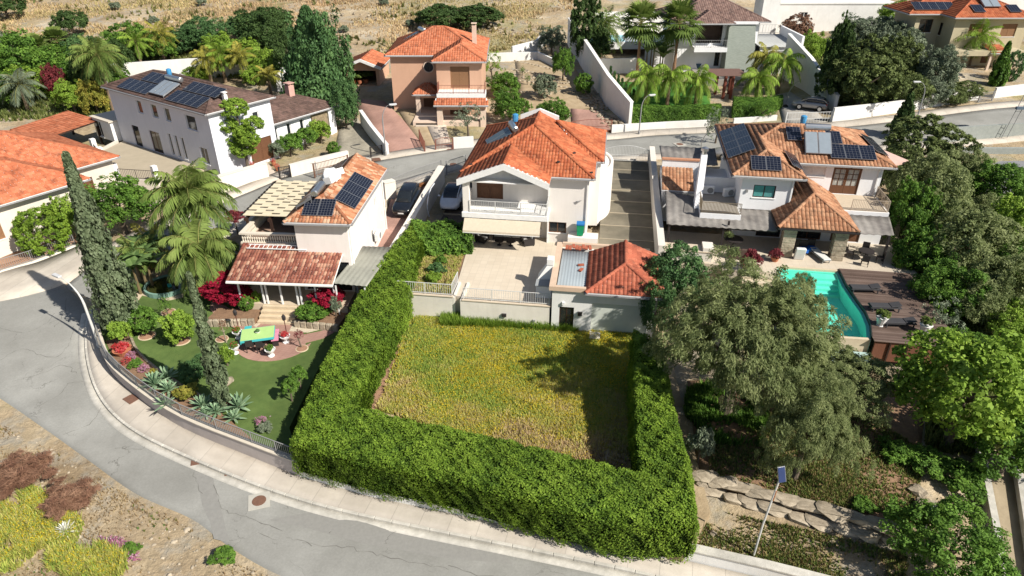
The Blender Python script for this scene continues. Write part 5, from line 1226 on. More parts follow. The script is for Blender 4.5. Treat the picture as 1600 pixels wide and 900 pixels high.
def trunk_mesh(seed, h, r0, spread, nb=6, lean=.1):
    """tapered trunk with limbs reaching into the crown"""
    rg = random.Random(seed); mb = MB(); top = (rg.uniform(-lean,lean)*h, rg.uniform(-lean,lean)*h, h)
    mb.tube([(0,0,-.4),(0,0,.05),(top[0]*.4,top[1]*.4,h*.5),top], [r0*1.35,r0*1.1,r0*.85,r0*.6], 8)
    for k in range(nb):
        a = 6.283*k/nb+rg.uniform(-.4,.4); s = spread*rg.uniform(.6,1); t = rg.uniform(.55,1); b = (top[0]*t, top[1]*t, h*t)
        mb.tube([b,(b[0]+s*.45*math.cos(a),b[1]+s*.45*math.sin(a),b[2]+s*.35),(b[0]+s*math.cos(a),b[1]+s*math.sin(a),b[2]+s*.8)],[r0*.5,r0*.33,r0*.12],6)
    return mb.mesh('trunk')
CROWNS = {}
def crown_of(kind, var):
    k = (kind, var)
    if k in CROWNS: return CROWNS[k]
    s = 100+var*17+sum(map(ord, kind))
    f = {'citrus': lambda: crown_mesh('crown', s, (1,1,.85), 130, .2, 55, .105, 1.5, -.85, .14, inner=.6),
         'broad':  lambda: crown_mesh('crown', s, (1,1,.8), 230, .15, 58, .065, 1.5, -.7, .25, inner=.45),
         'fine':   lambda: crown_mesh('crown', s, (1,1,.8), 260, .15, 60, .05, 2.2, -.75, .28, inner=.45),
         'sparse': lambda: crown_mesh('crown', s, (1,1,.9), 80, .17, 26, .06, 2, -.6, .3, inner=.3),
         'pine':   lambda: crown_mesh('crown', s, (1,1,.85), 300, .12, 60, .055, 2.6, -.65, .25, up=.9, inner=.45),
         'weep':   lambda: crown_mesh('crown', s, (1,1,.8), 720, .088, 95, .028, 2.6, -.55, .4, droop=.3, inner=.3),
         'carob':  lambda: crown_mesh('crown', s, (1,1,.7), 240, .14, 60, .065, 1.4, -.5, .15, inner=.6),
         'ball':   lambda: crown_mesh('crown', s, (1,1,1.0), 260, .12, 50, .06, 1.8, -.9, .03, inner=.85),
         'bush':   lambda: crown_mesh('crown', s, (1,1,.8), 90, .22, 55, .11, 1.8, -.35, .25, inner=.4),
         'twig':   lambda: crown_mesh('crown', s, (1,1,.8), 150, .2, 60, .07, 7, -.15, .35, up=1.0, inner=.1),
         'grass':  lambda: crown_mesh('crown', s, (1,1,.8), 60, .25, 50, .16, 3.2, -.2, .3, up=1.4, inner=.3)}
    CROWNS[k] = f[kind](); return CROWNS[k]
TN = [0]
class Shared:
    """one crown mesh used with several leaf materials (the material sits on the object)"""
    def __init__(s, me, m): s.me = me; s.m = m
def copy_mesh_with(me, m): return Shared(me, m)
def tree(name, label, cat, px_, py_, z, r, h, kind, m, group=None, trunk=None, sq=1.0, sx=1.0, bark=None, world=None, core=True):
    """px_, py_ where it stands; r crown radius; h top height; sq crown half height / radius"""
    TN[0] += 1; n = TN[0]; p = world or at(px_, py_, z)
    t = thing(name, label, cat, p, n*2.399, group)
    hz = min(r*sq, h*.5 if trunk is None else (h-trunk)*.55)
    zc = h-hz*.92
    th = max(.2, zc-hz*.15)
    o = link('trunk', trunk_mesh(n, th, max(.05, r*.075), r*.62), bark or M_BARK, t)
    c = link('crown', copy_mesh_with(crown_of(kind, n % 3), m), None, t)
    f = hz/.8; c.location = (0,0,zc); c.scale = (r*sx, r/sx, f)
    return t
def shrub(name, label, cat, px_, py_, z, r, h, kind, m, group=None, world=None):
    TN[0] += 1; n = TN[0]; t = thing(name, label, cat, world or at(px_, py_, z), n*2.399, group)
    mb = MB(); rg = random.Random(n)
    for k in range(4):
        a = rg.uniform(0,6.28); mb.tube([(0,0,-.1),(r*.5*math.cos(a),r*.5*math.sin(a),h*.6)],[.03+.02*r,.012],5)
    mb.build('stem', M_BARK, t)
    c = link('foliage', copy_mesh_with(crown_of(kind, n % 3), m), None, t); c.location = (0,0,h*.45); c.scale = (r, r, h*.6/.8)
    return t
def cypress_mesh(seed, h, R, ls=.13, n=9000, ragged=.22):
    rng = mix_rng(seed); nc = n//36; t = rng.random(nc)**1.15; a = rng.uniform(0, 6.283, nc)
    prof = np.interp(t, [0,.06,.22,.5,.8,1], [.55,.9,1,.70,.30,.03])
    rr = R*prof*(1+ragged*rng.normal(size=nc)*.6)*rng.uniform(.72, 1, nc)
    C = np.stack([rr*np.cos(a), rr*np.sin(a), h*(.02+.97*t)], 1); tint = rng.random(nc)
    k = np.repeat(np.arange(nc), 36); m = len(k); out = np.stack([np.cos(a), np.sin(a), np.zeros(nc)], 1)[k]
    e = rdir(rng, m)*np.array([1,1,1.9]); P = C[k]+e*(R*.13+.06)
    Nn = unit(out+rdir(rng, m)*.7); A = unit(rdir(rng, m)*.5+np.array([0,0,1.2])+out*.4); s = ls*rng.uniform(.7,1.4,m)
    V, Q = leaf_quads(P, Nn, A, s*1.3, s*.8)
    return bulk_mesh('crown', V, Q, np.clip(.6*tint[k]+.4*rng.random(m), 0, 1))
def cypress(name, label, px_, py_, z, h, R, m=None, n=9000, ls=.13, group=None, ragged=.22, world=None, trunk=.5):
    TN[0] += 1; t = thing(name, label, 'tree', world or at(px_, py_, z), TN[0]*1.7, group)
    MB().tube([(0,0,-.3),(0,0,h*.5),(0,0,h*.9)], [R*.2+.03,R*.12+.02,.02], 7).build('trunk', M_BARK, t)
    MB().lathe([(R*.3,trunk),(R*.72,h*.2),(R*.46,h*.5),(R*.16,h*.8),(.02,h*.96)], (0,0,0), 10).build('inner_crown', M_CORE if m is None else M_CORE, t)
    c = link('crown', cypress_mesh(TN[0]*3+5, h-trunk, R, ls, n, ragged), m or L_CYP, t); c.location = (0,0,trunk)
    return t
# palms -------------------------------------------------
def frond(rng, L, bend, leaf, nl, mb):
    V, Q = [], []
    return V, Q
def palm_crown(seed, nf, L, leaf, droop=1.0, nl=30, up=75, lw=.055):
    """feather fronds: arched midribs with hanging leaflets"""
    rng = mix_rng(seed); PV = []; RR = []; RIB = MB()
    for f in range(nf):
        az = f*2.39996+rng.uniform(-.2,.2); el = math.radians(up-(up+38)*(f/nf)**.9+rng.uniform(-6,6)); l = L*rng.uniform(.85,1.1)*(.75+.25*min(1,(f+3)/nf*2))
        n = 14; pts = []; d = np.array([math.cos(az)*math.cos(el), math.sin(az)*math.cos(el), math.sin(el)]); p = np.zeros(3)
        for i in range(n):
            pts.append(p.copy()); p = p+d*l/n; d = d+np.array([0,0,-.085*droop*(1+i*.06)]); d /= np.linalg.norm(d)
        pts = np.array(pts); tan = np.gradient(pts, axis=0); tan = unit(tan); side = unit(np.cross(tan, [0,0,1.])); upv = np.cross(side, tan)
        RIB.tube([tuple(q) for q in pts[::3]], [.035*(1-.8*i/5)+.006 for i in range(len(pts[::3]))], 4, cap=False)
        tt = np.linspace(.1, .99, nl)*(n-1); i0 = np.minimum(tt.astype(int), n-2); fr_ = (tt-i0)[:, None]
        B = pts[i0]*(1-fr_)+pts[i0+1]*fr_; T_ = tan[i0]; S = side[i0]; U = upv[i0]
        ll = leaf*np.sin(np.linspace(.35, 2.95, nl))**.6
        for sgn in (-1, 1):
            dirn = unit(S*sgn*.9+T_*.65+U*.15+rng.normal(size=(nl,3))*.12); dirn[:, 2] -= .45*droop; dirn = unit(dirn)
            tip = B+dirn*ll[:, None]; tip[:, 2] -= ll*.25*droop; mid = B+dirn*ll[:, None]*.5
            wv = T_*lw
            PV.append(np.stack([B-wv*.4, mid-wv, tip, mid+wv], 1)); RR.append(np.full(nl, np.clip(.75-.6*f/nf+rng.uniform(-.15,.2), 0, 1))+rng.uniform(-.12,.12,nl))
    V = np.concatenate(PV).reshape(-1,3); return bulk_mesh('crown', V, np.arange(len(V)).reshape(-1,4), np.concatenate(RR)), RIB
def palm(name, label, px_, py_, z, h, L, m=None, nf=26, leaf=.7, droop=1.0, seed=1, bark=None, r0=.17, group=None, world=None, up=75, nl=30, lean=(0,0), lw=.05):
    p = world or at(px_, py_, z); t = thing(name, label, 'palm', p, seed*1.3, group)
    n = 9; R = []; P = []
    for i in range(n*2):
        k = i/(n*2-1); P.append((lean[0]*k*k, lean[1]*k*k, -.3+(h+.3)*k)); R.append(r0*(1.35-.5*k)*(1.06 if i % 2 else .94))
    MB().tube(P, R, 9).build('trunk', bark or M_PALMBARK, t)
    me, rib = palm_crown(seed, nf, L, leaf, droop, nl, up, lw)
    c = link('crown', me, m or L_PALM, t); c.location = (lean[0], lean[1], h)
    rb = rib.build('midribs', mat('frond_rib', (.20,.20,.06)), c)
    return t
def fan_palm(name, label, px_, py_, z, h, R, seed=1, m=None, bark=None, r0=.2, group=None, world=None):
    """stiff fan leaves on long stalks, a skirt of hanging ones below"""
    rng = mix_rng(seed); p = world or at(px_, py_, z); t = thing(name, label, 'palm', p, seed*.9, group)
    MB().tube([(0,0,-.3),(0,0,h*.3),(0,0,h*.7),(0,0,h)], [r0*1.4,r0,r0*.85,r0*.9], 9).build('trunk', bark or M_REDBARK, t)
    PV = []; RR = []; st = MB()
    for f in range(46):
        az = f*2.39996; el = math.radians(80-135*(f/46)+rng.uniform(-8,8)); d = np.array([math.cos(az)*math.cos(el), math.sin(az)*math.cos(el), math.sin(el)])
        sl_ = R*.5*rng.uniform(.8,1.1); c = d*sl_; st.bar((0,0,0), tuple(c), .035)
        s = unit(np.cross(d, [0,0,1.])); u = np.cross(s, d); nb = 15
        for k in range(nb):
            a = math.radians(-105+210*k/(nb-1)); q = d*math.cos(a)+s*math.sin(a); l = R*.52*(.75+.25*math.cos(a))*rng.uniform(.9,1.1)
            tip = c+q*l+np.array([0,0,-.22*l]); w_ = unit(np.cross(q, u))*.13; mid = c+q*l*.55
            PV.append(np.stack([c, mid-w_, tip, mid+w_])); RR.append(np.clip(.8-.75*f/46+rng.uniform(-.15,.15), 0, 1))
    V = np.concatenate(PV); c = link('crown', bulk_mesh('crown', V, np.arange(len(V)).reshape(-1,4), RR), m or L_PALM, t); c.location = (0,0,h)
    st.build('leaf_stalks', MATS.get('frond_rib') or mat('frond_rib', (.20,.20,.06)), c)
    return t
def agave(name, label, px_, py_, z, r, seed, m=None, group=None, world=None, n=26, wd=.2):
    rng = mix_rng(seed); p = world or at(px_, py_, z); t = thing(name, label, 'plant', p, seed, group); V = []; Q = []; R = []
    for f in range(n):
        az = f*2.39996; el = math.radians(82-78*(f/n)); d = np.array([math.cos(az)*math.cos(el), math.sin(az)*math.cos(el), math.sin(el)]); s = unit(np.cross(d, [0,0,1.])); l = r*rng.uniform(.85,1.1)
        b = len(V)
        for k, (t_, w_) in enumerate(((0,.5),(.45,1),(.8,.6),(1,.04))):
            c = d*l*t_+np.array([0,0,-.15*l*t_*t_+.1]); V += [c-s*wd*r*w_*.5, c+s*wd*r*w_*.5]
        for k in range(3): Q.append((b+2*k, b+2*k+1, b+2*k+3, b+2*k+2)); R.append(rng.random())
    MB().tube([(0,0,-.1),(0,0,.18)], [.07,.06], 6).build('stem', M_BARK, t)
    link('leaves', bulk_mesh('leaves', np.array(V), Q, R), m or L_AGAVE, t); return t
def banana(name, label, px_, py_, z, h, seed, group=None, n=9):
    rng = mix_rng(seed); t = thing(name, label, 'plant', at(px_, py_, z), seed, group); V = []; Q = []; R = []
    mb = MB()
    for s_ in range(3):
        bx, by = rng.uniform(-.6,.6,2); hh = h*rng.uniform(.45,.65); mb.tube([(bx,by,-.2),(bx*1.1,by*1.1,hh)], [.12,.07], 7)
        for f in range(n):
            az = f*2.4+rng.uniform(0,.5); d = np.array([math.cos(az)*.55, math.sin(az)*.55, .85]); p = np.array([bx*1.1,by*1.1,hh]); b = len(V); l = h*.5*rng.uniform(.8,1.1); k = 7
            for i in range(k):
                s = unit(np.cross(d, [0,0,1.])); w_ = .28*math.sin(.25+2.8*i/(k-1)); V += [p-s*w_+np.array([0,0,-.05]), p.copy(), p+s*w_+np.array([0,0,-.05])]; p = p+d*l/(k-1); d = d+np.array([0,0,-.25]); d /= np.linalg.norm(d)
            for i in range(k-1):
                for j in range(2): Q.append((b+3*i+j, b+3*i+j+1, b+3*i+j+4, b+3*i+j+3)); R.append(rng.random())
    mb.build('stems', mat('banana_stem', (.16,.12,.06)), t); link('leaves', bulk_mesh('leaves', np.array(V), Q, R), L_BANANA, t); return t
# hedges ------------------------------------------------
def hedge(name, label, stations, m, dens=200, ls=.12, bumpy=.12, seed=1, round_=.35, group=None, core=True, over=0.0):
    """stations: (left xy, right xy, base z, top z) along the hedge; leaves cover top, sides and ends"""
    rng = mix_rng(seed); t = thing(name, label, 'hedge', (0,0,0), 0, group)
    A = np.array([s[0] for s in stations], float); B = np.array([s[1] for s in stations], float); zb = np.array([s[2] for s in stations]); zt = np.array([s[3] for s in stations])
    mb = MB(); V = []; F = []; ins = .16
    for a, b, z0, z1 in zip(A, B, zb, zt):
        d = unit(b-a); V += [(*(a+d*(ins+over)), z0), (*(b-d*ins), z0), (*(b-d*ins), z1-ins), (*(a+d*ins), z1-ins)]
    for i in range(len(A)-1):
        for k in range(4): F.append((i*4+k, i*4+4+k, i*4+4+(k+1)%4, i*4+(k+1)%4))
    F += [(0,1,2,3), tuple(len(V)-4+k for k in (3,2,1,0))]
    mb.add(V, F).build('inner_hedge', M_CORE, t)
    PP = []; NN = []
    for i in range(len(A)-1):
        L = (np.linalg.norm(A[i+1]-A[i])+np.linalg.norm(B[i+1]-B[i]))/2; wdt = np.linalg.norm(B[i]-A[i]); hh = zt[i]-zb[i]
        per = wdt+2*hh; n = int(L*per*dens); s = rng.random(n); q = rng.random(n)*per
        a = A[i]*(1-s)[:,None]+A[i+1]*s[:,None]; b = B[i]*(1-s)[:,None]+B[i+1]*s[:,None]; z0 = zb[i]*(1-s)+zb[i+1]*s; z1 = zt[i]*(1-s)+zt[i+1]*s
        d = unit(b-a); onL = q < hh; onR = q > hh+wdt; f = np.clip((q-hh)/wdt, 0, 1)
        hz = np.where(onL, q/hh, np.where(onR, (per-q)/hh, 1.0))
        pos = np.where(onL[:,None], a, np.where(onR[:,None], b, a+(b-a)*f[:,None])); z = z0+(z1-z0)*hz
        nn = np.zeros((n,3)); nn[:, :2] = np.where(onL[:,None], -d, np.where(onR[:,None], d, 0)); nn[:,2] = np.where(onL, .15-over*3, np.where(onR, .15, 1)); pos = pos+d*(over*(1-hz)*onL)[:,None]
        # rounded shoulders
        e = np.minimum(f, 1-f)*wdt; top = ~(onL|onR); z = np.where(top, z-np.maximum(0, round_-e)**2/round_*.6, z)
        sh = np.where(~top, np.maximum(0, hz*hh-(hh-round_))**2/round_*.6, 0); pos = pos-nn[:,:2]*sh[:,None]
        PP.append(np.column_stack([pos, z])); NN.append(unit(nn))
    for e in (0, len(A)-1):
        wdt = np.linalg.norm(B[e]-A[e]); hh = zt[e]-zb[e]; n = int(wdt*hh*dens); s, q = rng.random(n), rng.random(n)
        pos = A[e]+(B[e]-A[e])*s[:,None]; o = unit(A[e]-A[1 if e == 0 else e-1]); PP.append(np.column_stack([pos, zb[e]+hh*q])); nn = np.zeros((n,3)); nn[:, :2] = o; nn[:,2] = .2; NN.append(unit(nn))
    P = np.concatenate(PP); Nn = np.concatenate(NN); n = len(P)
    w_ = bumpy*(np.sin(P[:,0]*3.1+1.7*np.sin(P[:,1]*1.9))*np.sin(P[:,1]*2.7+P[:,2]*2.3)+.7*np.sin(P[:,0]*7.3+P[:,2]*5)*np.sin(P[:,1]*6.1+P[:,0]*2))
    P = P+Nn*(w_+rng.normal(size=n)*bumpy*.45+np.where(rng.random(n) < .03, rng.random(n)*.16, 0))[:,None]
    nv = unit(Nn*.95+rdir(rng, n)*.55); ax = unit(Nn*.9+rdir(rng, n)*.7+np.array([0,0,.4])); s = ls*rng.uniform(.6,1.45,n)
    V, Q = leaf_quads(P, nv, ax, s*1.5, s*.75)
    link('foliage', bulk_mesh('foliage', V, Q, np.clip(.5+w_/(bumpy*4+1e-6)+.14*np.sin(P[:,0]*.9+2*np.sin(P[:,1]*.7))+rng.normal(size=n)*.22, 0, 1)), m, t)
    return t
def scatter(poly, n, rng):
    P = np.array(poly); lo, hi = P.min(0), P.max(0); out = []
    while sum(map(len, out)) < n:
        q = rng.uniform(lo, hi, (n*2, 2)); ins = np.zeros(len(q), bool); j = len(P)-1
        for i in range(len(P)):
            c = ((P[i,1] > q[:,1]) != (P[j,1] > q[:,1])) & (q[:,0] < (P[j,0]-P[i,0])*(q[:,1]-P[i,1])/(P[j,1]-P[i,1]+1e-12)+P[i,0]); ins ^= c; j = i
        out.append(q[ins])
    return np.concatenate(out)[:n]
def field(name, label, cat, pts, n, zf, m, h, w_, dens=None, seed=1, blades=3, top=None, tint=None, flat=False):
    """upright blades (or flat flower heads) over a polygon: stuff"""
    rng = mix_rng(seed); q = scatter(pts, n, rng)
    if dens is not None: q = q[rng.random(len(q)) < dens(q)]
    n = len(q); z = zf(q); hh = h*rng.uniform(.5,1.4,n)
    if flat:
        P = np.column_stack([q, z+top*rng.uniform(.55,1.25,n)]); V, Q = leaf_quads(P, unit(rdir(rng,n)*.5+np.array([0,0,1.])), rdir(rng,n), w_*rng.uniform(.7,1.3,n), w_*rng.uniform(.7,1.3,n))
        me = bulk_mesh(name, V, Q, rng.random(n))
    else:
        VV = []
        for b in range(blades):
            a = rng.uniform(0,6.283,n); lean = rng.uniform(.1,.75,n)[:,None]*hh[:,None]; d = np.column_stack([np.cos(a),np.sin(a)]); s = np.column_stack([-np.sin(a),np.cos(a)])*w_*rng.uniform(.6,1.4,n)[:,None]
            b0 = np.column_stack([q-s/2, z]); b1 = np.column_stack([q+s/2, z]); t0 = np.column_stack([q+d*lean, z+hh]); VV.append(np.stack([b0,b1,t0],1))
        V = np.concatenate(VV).reshape(-1,3); r = np.tile(tint(q, rng) if tint else rng.random(n), blades)
        me = bulk_mesh(name, V, np.arange(len(V)).reshape(-1,3), r)
    o = link(name, me, m); return tag(o, label, cat, kind='stuff')
# ---------------------------------------------------------------- planting
def ct(name, label, cx, cy, rx, ry, zg, kind, m, clear=.4, cat='tree', group=None, sx=1.0, bark=None):
    """tree whose crown shows about photo position (cx, cy) with half sizes rx, ry; zg ground level (None: terrain)"""
    z0 = 2.0 if zg is None else zg; zc = z0+2
    for _ in range(24):
        p = at(cx, cy, zc); dep = p[1]*math.cos(PITCH)+(CAM_H-zc)*math.sin(PITCH); r = rx*dep/FPX; e = math.atan2(CAM_H-zc, math.hypot(p[0], p[1]))
        v = ry*dep/FPX; hz = math.sqrt(max(v*v-(r*math.sin(e))**2, (.35*r)**2))/math.cos(e)
        if zg is None: z0 = .7*z0+.3*tz(p[0], p[1])
        zc = z0+hz*.95+clear
    TN[0] += 1; n = TN[0]
    if zg is None: z0 = tz(p[0], p[1])
    t = thing(name, label, cat, (p[0], p[1], z0), n*2.399, group)
    th = max(.15, zc-z0-hz*.2)
    link('trunk', trunk_mesh(n, th, max(.05, r*.07), r*.6), bark or M_BARK, t)
    c = link('crown', copy_mesh_with(crown_of(kind, n % 3), m), None, t); c.location = (0,0,zc-z0); k = .9; c.scale = (r*k*sx, r*k/sx, hz*k/.8)
    return t
def cypx(name, label, bx, by, z, ty, wpx, m=None, n=9000, ls=.13, group=None, ragged=.22, trunk=.5):
    p = at(bx, by, z); h = zat(p[0], p[1], ty)-z; dep = p[1]*math.cos(PITCH)+(CAM_H-z)*math.sin(PITCH)
    return cypress(name, label, bx, by, z, h, wpx*dep/FPX, m, n, ls, group, ragged, trunk=trunk)
# the big clipped hedge round the yellow field
def HS(l, r, zb, zt): return (a2(l[0], l[1], zt), a2(r[0], r[1], zt), zb, zt)
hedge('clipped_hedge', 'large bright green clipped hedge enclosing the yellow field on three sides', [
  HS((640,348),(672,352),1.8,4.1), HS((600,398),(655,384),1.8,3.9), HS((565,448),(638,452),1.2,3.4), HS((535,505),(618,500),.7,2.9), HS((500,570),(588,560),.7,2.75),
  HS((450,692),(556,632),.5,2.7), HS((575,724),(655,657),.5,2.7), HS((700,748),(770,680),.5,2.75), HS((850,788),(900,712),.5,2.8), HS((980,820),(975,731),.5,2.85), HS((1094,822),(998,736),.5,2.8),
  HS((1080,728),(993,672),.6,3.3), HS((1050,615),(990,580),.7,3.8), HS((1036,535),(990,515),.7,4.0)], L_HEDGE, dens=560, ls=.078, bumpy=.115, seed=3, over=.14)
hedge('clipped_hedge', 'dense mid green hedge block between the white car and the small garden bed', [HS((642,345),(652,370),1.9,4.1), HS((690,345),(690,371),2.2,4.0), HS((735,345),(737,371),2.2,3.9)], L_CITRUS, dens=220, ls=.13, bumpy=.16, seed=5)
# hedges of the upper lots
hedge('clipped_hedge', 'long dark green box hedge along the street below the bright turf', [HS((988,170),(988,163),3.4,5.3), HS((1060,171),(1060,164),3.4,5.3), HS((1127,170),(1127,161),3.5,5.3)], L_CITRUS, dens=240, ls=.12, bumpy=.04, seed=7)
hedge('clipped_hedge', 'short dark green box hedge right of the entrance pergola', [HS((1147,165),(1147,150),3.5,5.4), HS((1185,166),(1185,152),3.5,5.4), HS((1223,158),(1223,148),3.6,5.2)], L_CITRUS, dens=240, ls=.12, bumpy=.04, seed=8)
# yellow field
GF = [a2(x, y, GZ) for x, y in [(640,494),(720,494),(800,503),(930,512),(995,525),(1000,740),(900,720),(780,694),(660,664),(588,640),(618,565)]]
slab('soil_strip', px([(618,492,.8),(642,492,.8),(622,565,.8),(592,642,.8),(552,632,.8)]), .5, GZ+.02, M_REDSOIL)
xL, xR = a2(600,560,GZ)[0], a2(1000,560,GZ)[0]
def wave(q, s, p): return np.sin(q[:,0]*s+p+1.7*np.sin(q[:,1]*s*.8))*np.sin(q[:,1]*s*1.1+1.3*p)
def green(q): return np.clip((q[:,1]-22.5)/10.5+.26*wave(q,.55,1)+.16*wave(q,1.3,2), 0, 1)
M_WEED = attr_mat('field_weed', [(.56,.41,.25),(.60,.49,.22),(.56,.52,.15),(.44,.48,.10),(.28,.40,.07)], rough=.8, trans=.25, vary=.15)
field('field_grass', 'yellowing weeds and grass covering the enclosed field', 'grass', GF, 95000, lambda q: np.full(len(q), GZ), M_WEED, .24, .07, seed=2, dens=lambda q: np.clip(.62+.5*wave(q,.9,3)+.35*(q[:,1]>28), .15, 1)*np.where(q[:,0] < -7.6+.16*(q[:,1]-30)*0+.1*(q[:,1]-28), .25, 1), tint=lambda q, r: np.clip(green(q)*.85+.16*wave(q,2.3,6)+.12*wave(q,.8,9)+r.normal(size=len(q))*.2, 0, 1))
field('yellow_wildflowers', 'yellow flower heads sprinkled over the enclosed field', 'flowers', GF, 66000, lambda q: np.full(len(q), GZ), L_YELLOW, .3, .058, seed=3, flat=True, top=.26, dens=lambda q: np.clip(green(q)**1.4*1.1*(.55+.45*wave(q,.8,5))*np.where(q[:,0] > -4+.5*np.sin(q[:,1]), 1, .45)+.04, 0, 1)*(q[:,1] < 39.4))
TOPF = [a2(x, y, GZ) for x, y in [(690,496),(800,506),(910,514),(900,522),(800,516),(690,512)]]
field('tall_grass', 'tall green weeds along the foot of the white terrace wall', 'grass', TOPF, 2600, lambda q: np.full(len(q), GZ), L_LIME, .6, .06, seed=4, blades=4)
GB2 = [fB(*p) for p in [(-12,-8.9),(-8.7,-9.0),(-9.0,-2.6),(-12.1,-2.6)]]
field('bed_weeds', 'weeds growing in the small garden bed beside the terrace', 'grass', GB2, 4200, lambda q: np.full(len(q), TZ-.06), M_WEED, .16, .06, seed=6, tint=lambda q, r: r.random(len(q)))
for i, (x, y, r_) in enumerate(((683,425,.55),(678,440,.5),(690,412,.35))): shrub('bed_shrub', ['larger bluish green shrub in the middle of the garden bed','yellow green shrub nearest the railing in the garden bed','smallest green shrub at the top of the garden bed'][i], 'shrub', x, y, TZ-.06, r_, .6, 'bush', [L_CONIF, L_LIME, L_CITRUS][i])
# ---- left garden (lawn)
cypx('cypress_tree', 'tallest grey green cypress leaning over the street corner by the lamp', 197, 520, 1.0, 243, 23, n=26000, ls=.17, ragged=.5)
cypx('cypress_tree', 'slender grey green cypress standing on the lawn', 352, 640, 1.0, 428, 11.5, n=15000, ls=.13, ragged=.55)
ct('lemon_tree', 'round clipped citrus tree on the lawn nearest the street lamp', 222, 499, 24, 20, LAWN_Z, 'citrus', L_CITRUS, .35)
ct('lemon_tree', 'round clipped citrus tree in the middle of the lawn', 277, 510, 25, 23, LAWN_Z, 'citrus', L_LIME, .35)
ct('garden_shrub', 'olive green shrub in the corner between wall and lawn', 186, 519, 17, 18, LAWN_Z, 'bush', L_LIME, .2, 'shrub')
ct('garden_shrub', 'spreading dark blue green juniper at the foot of the lawn cypress', 303, 578, 26, 20, LAWN_Z, 'fine', L_CONIF, .1, 'shrub')
ct('garden_shrub', 'fresh light green shrub between cypress and patio urns', 352, 556, 13, 16, LAWN_Z, 'bush', L_LIME, .1, 'shrub')
ct('garden_shrub', 'golden green shrub behind the agaves at the railing', 291, 613, 17, 13, LAWN_Z, 'bush', L_PALMY, .1, 'shrub')
ct('garden_shrub', 'small golden conifer in the flower border', 240, 584, 6, 9, LAWN_Z, 'bush', L_PALMY, .05, 'shrub')
ct('small_tree', 'small thin tree in a round soil ring at the top of the lawn', 258, 477, 12, 12, LAWN_Z, 'sparse', L_CITRUS, .7)
ct('small_tree', 'small reddish tree with pale trunk beside the patio', 347, 508, 8, 10, LAWN_Z, 'sparse', L_DRYBUSH, .9, bark=M_STONE)
ct('rose_bush', 'young rose bush with dark red flowers right of the patio', 467, 523, 9, 8, LAWN_Z, 'sparse', L_PLUM, .7)
for i, (x, y, r_, lab) in enumerate(((244,603,1.05,'largest agave spilling over the railing, nearest the lamp'),(262,592,.9,'agave behind the largest one at the railing'),(260,634,.75,'agave hanging over the wall towards the pavement'),(264,612,.8,'agave in the cluster just right of the largest one'),
    (318,636,.9,'agave left of the cypress foot at the railing'),(340,646,.85,'agave right in front of the cypress trunk'),(374,638,1.0,'agave right of the cypress near the red flowers'),(322,650,.6,'small agave poking through the railing'),(366,656,.7,'agave low at the railing near its right end'))):
    agave('agave', lab, x, y, LAWN_Z+.1, r_, 20+i, group='agaves along the railing')
palm('feather_palm', 'tall feather palm with yellowing lower fronds beside the street', 322, 425, 1.1, 6.2, 4.0, nf=50, leaf=.95, seed=4, droop=1.15, nl=46, lean=(-.3,.2), lw=.06)
palm('feather_palm', 'lower bright green feather palm in front of the taller one', 330, 452, 1.1, 3.5, 3.6, m=L_PALM, nf=38, leaf=.95, seed=6, droop=1.25, nl=46, lean=(-.2,0), lw=.06)
palm('feather_palm', 'small feather palm among banana plants beside the tallest cypress', 222, 440, 1.0, 2.6, 2.3, nf=20, leaf=.55, seed=8, droop=1.0, nl=32)
palm('feather_palm', 'yellowish dwarf palm between the banana plants and the pond', 243, 418, 1.0, 2.2, 2.2, m=L_PALMY, nf=18, leaf=.5, seed=10, nl=30)
banana('banana_plant', 'banana clump with broad torn leaves beside the pond', 222, 452, 1.0, 3.6, 31)
banana('banana_plant', 'banana clump behind the palms near the street', 240, 425, 1.0, 3.4, 33)
ct('bougainvillea', 'crimson bougainvillea left of the red veranda', 352, 447, 36, 22, 1.2, 'citrus', L_BOUG, .6, 'shrub')
ct('bougainvillea', 'second crimson bougainvillea spilling beside the patio path', 378, 463, 22, 14, 1.2, 'citrus', L_BOUG, .5, 'shrub')
ct('bougainvillea', 'crimson bougainvillea climbing under the grey sheet roof', 512, 462, 26, 17, 1.4, 'citrus', L_BOUG, .7, 'shrub')
ct('plum_shrub', 'dark purple leaved shrub beside the pergola', 366, 339, 15, 10, 2.0, 'bush', L_PLUM, .8, 'shrub')
ct('garden_shrub', 'leafy green shrub in the raised bed left of the veranda steps', 385, 473, 13, 12, 1.4, 'citrus', L_CITRUS, .05, 'shrub')
ct('garden_shrub', 'small leafy shrub next to the left end of the steps', 400, 467, 9, 12, 1.4, 'citrus', L_LIME, .05, 'shrub')
ct('garden_shrub', 'wide dark leafy shrub in the raised bed right of the steps', 490, 484, 27, 10, 1.4, 'citrus', L_CITRUS, .05, 'shrub')
ct('garden_shrub', 'pale green cactus like shrub at the right end of the raised bed', 523, 480, 10, 16, 1.4, 'grass', L_OLIVE, .05, 'shrub')
ct('garden_shrub', 'light green shrub growing against the big hedge on the lawn', 466, 585, 13, 13, LAWN_Z, 'bush', L_CITRUS, .6, 'shrub')
ct('garden_shrub', 'round leafy shrub against the big hedge lower down the lawn', 452, 605, 13, 14, LAWN_Z, 'bush', L_CITRUS, .5, 'shrub')
ct('garden_shrub', 'flowering shrub at the lower corner of the lawn by the railing', 415, 668, 12, 9, LAWN_Z, 'bush', L_OLIVE, .0, 'shrub')
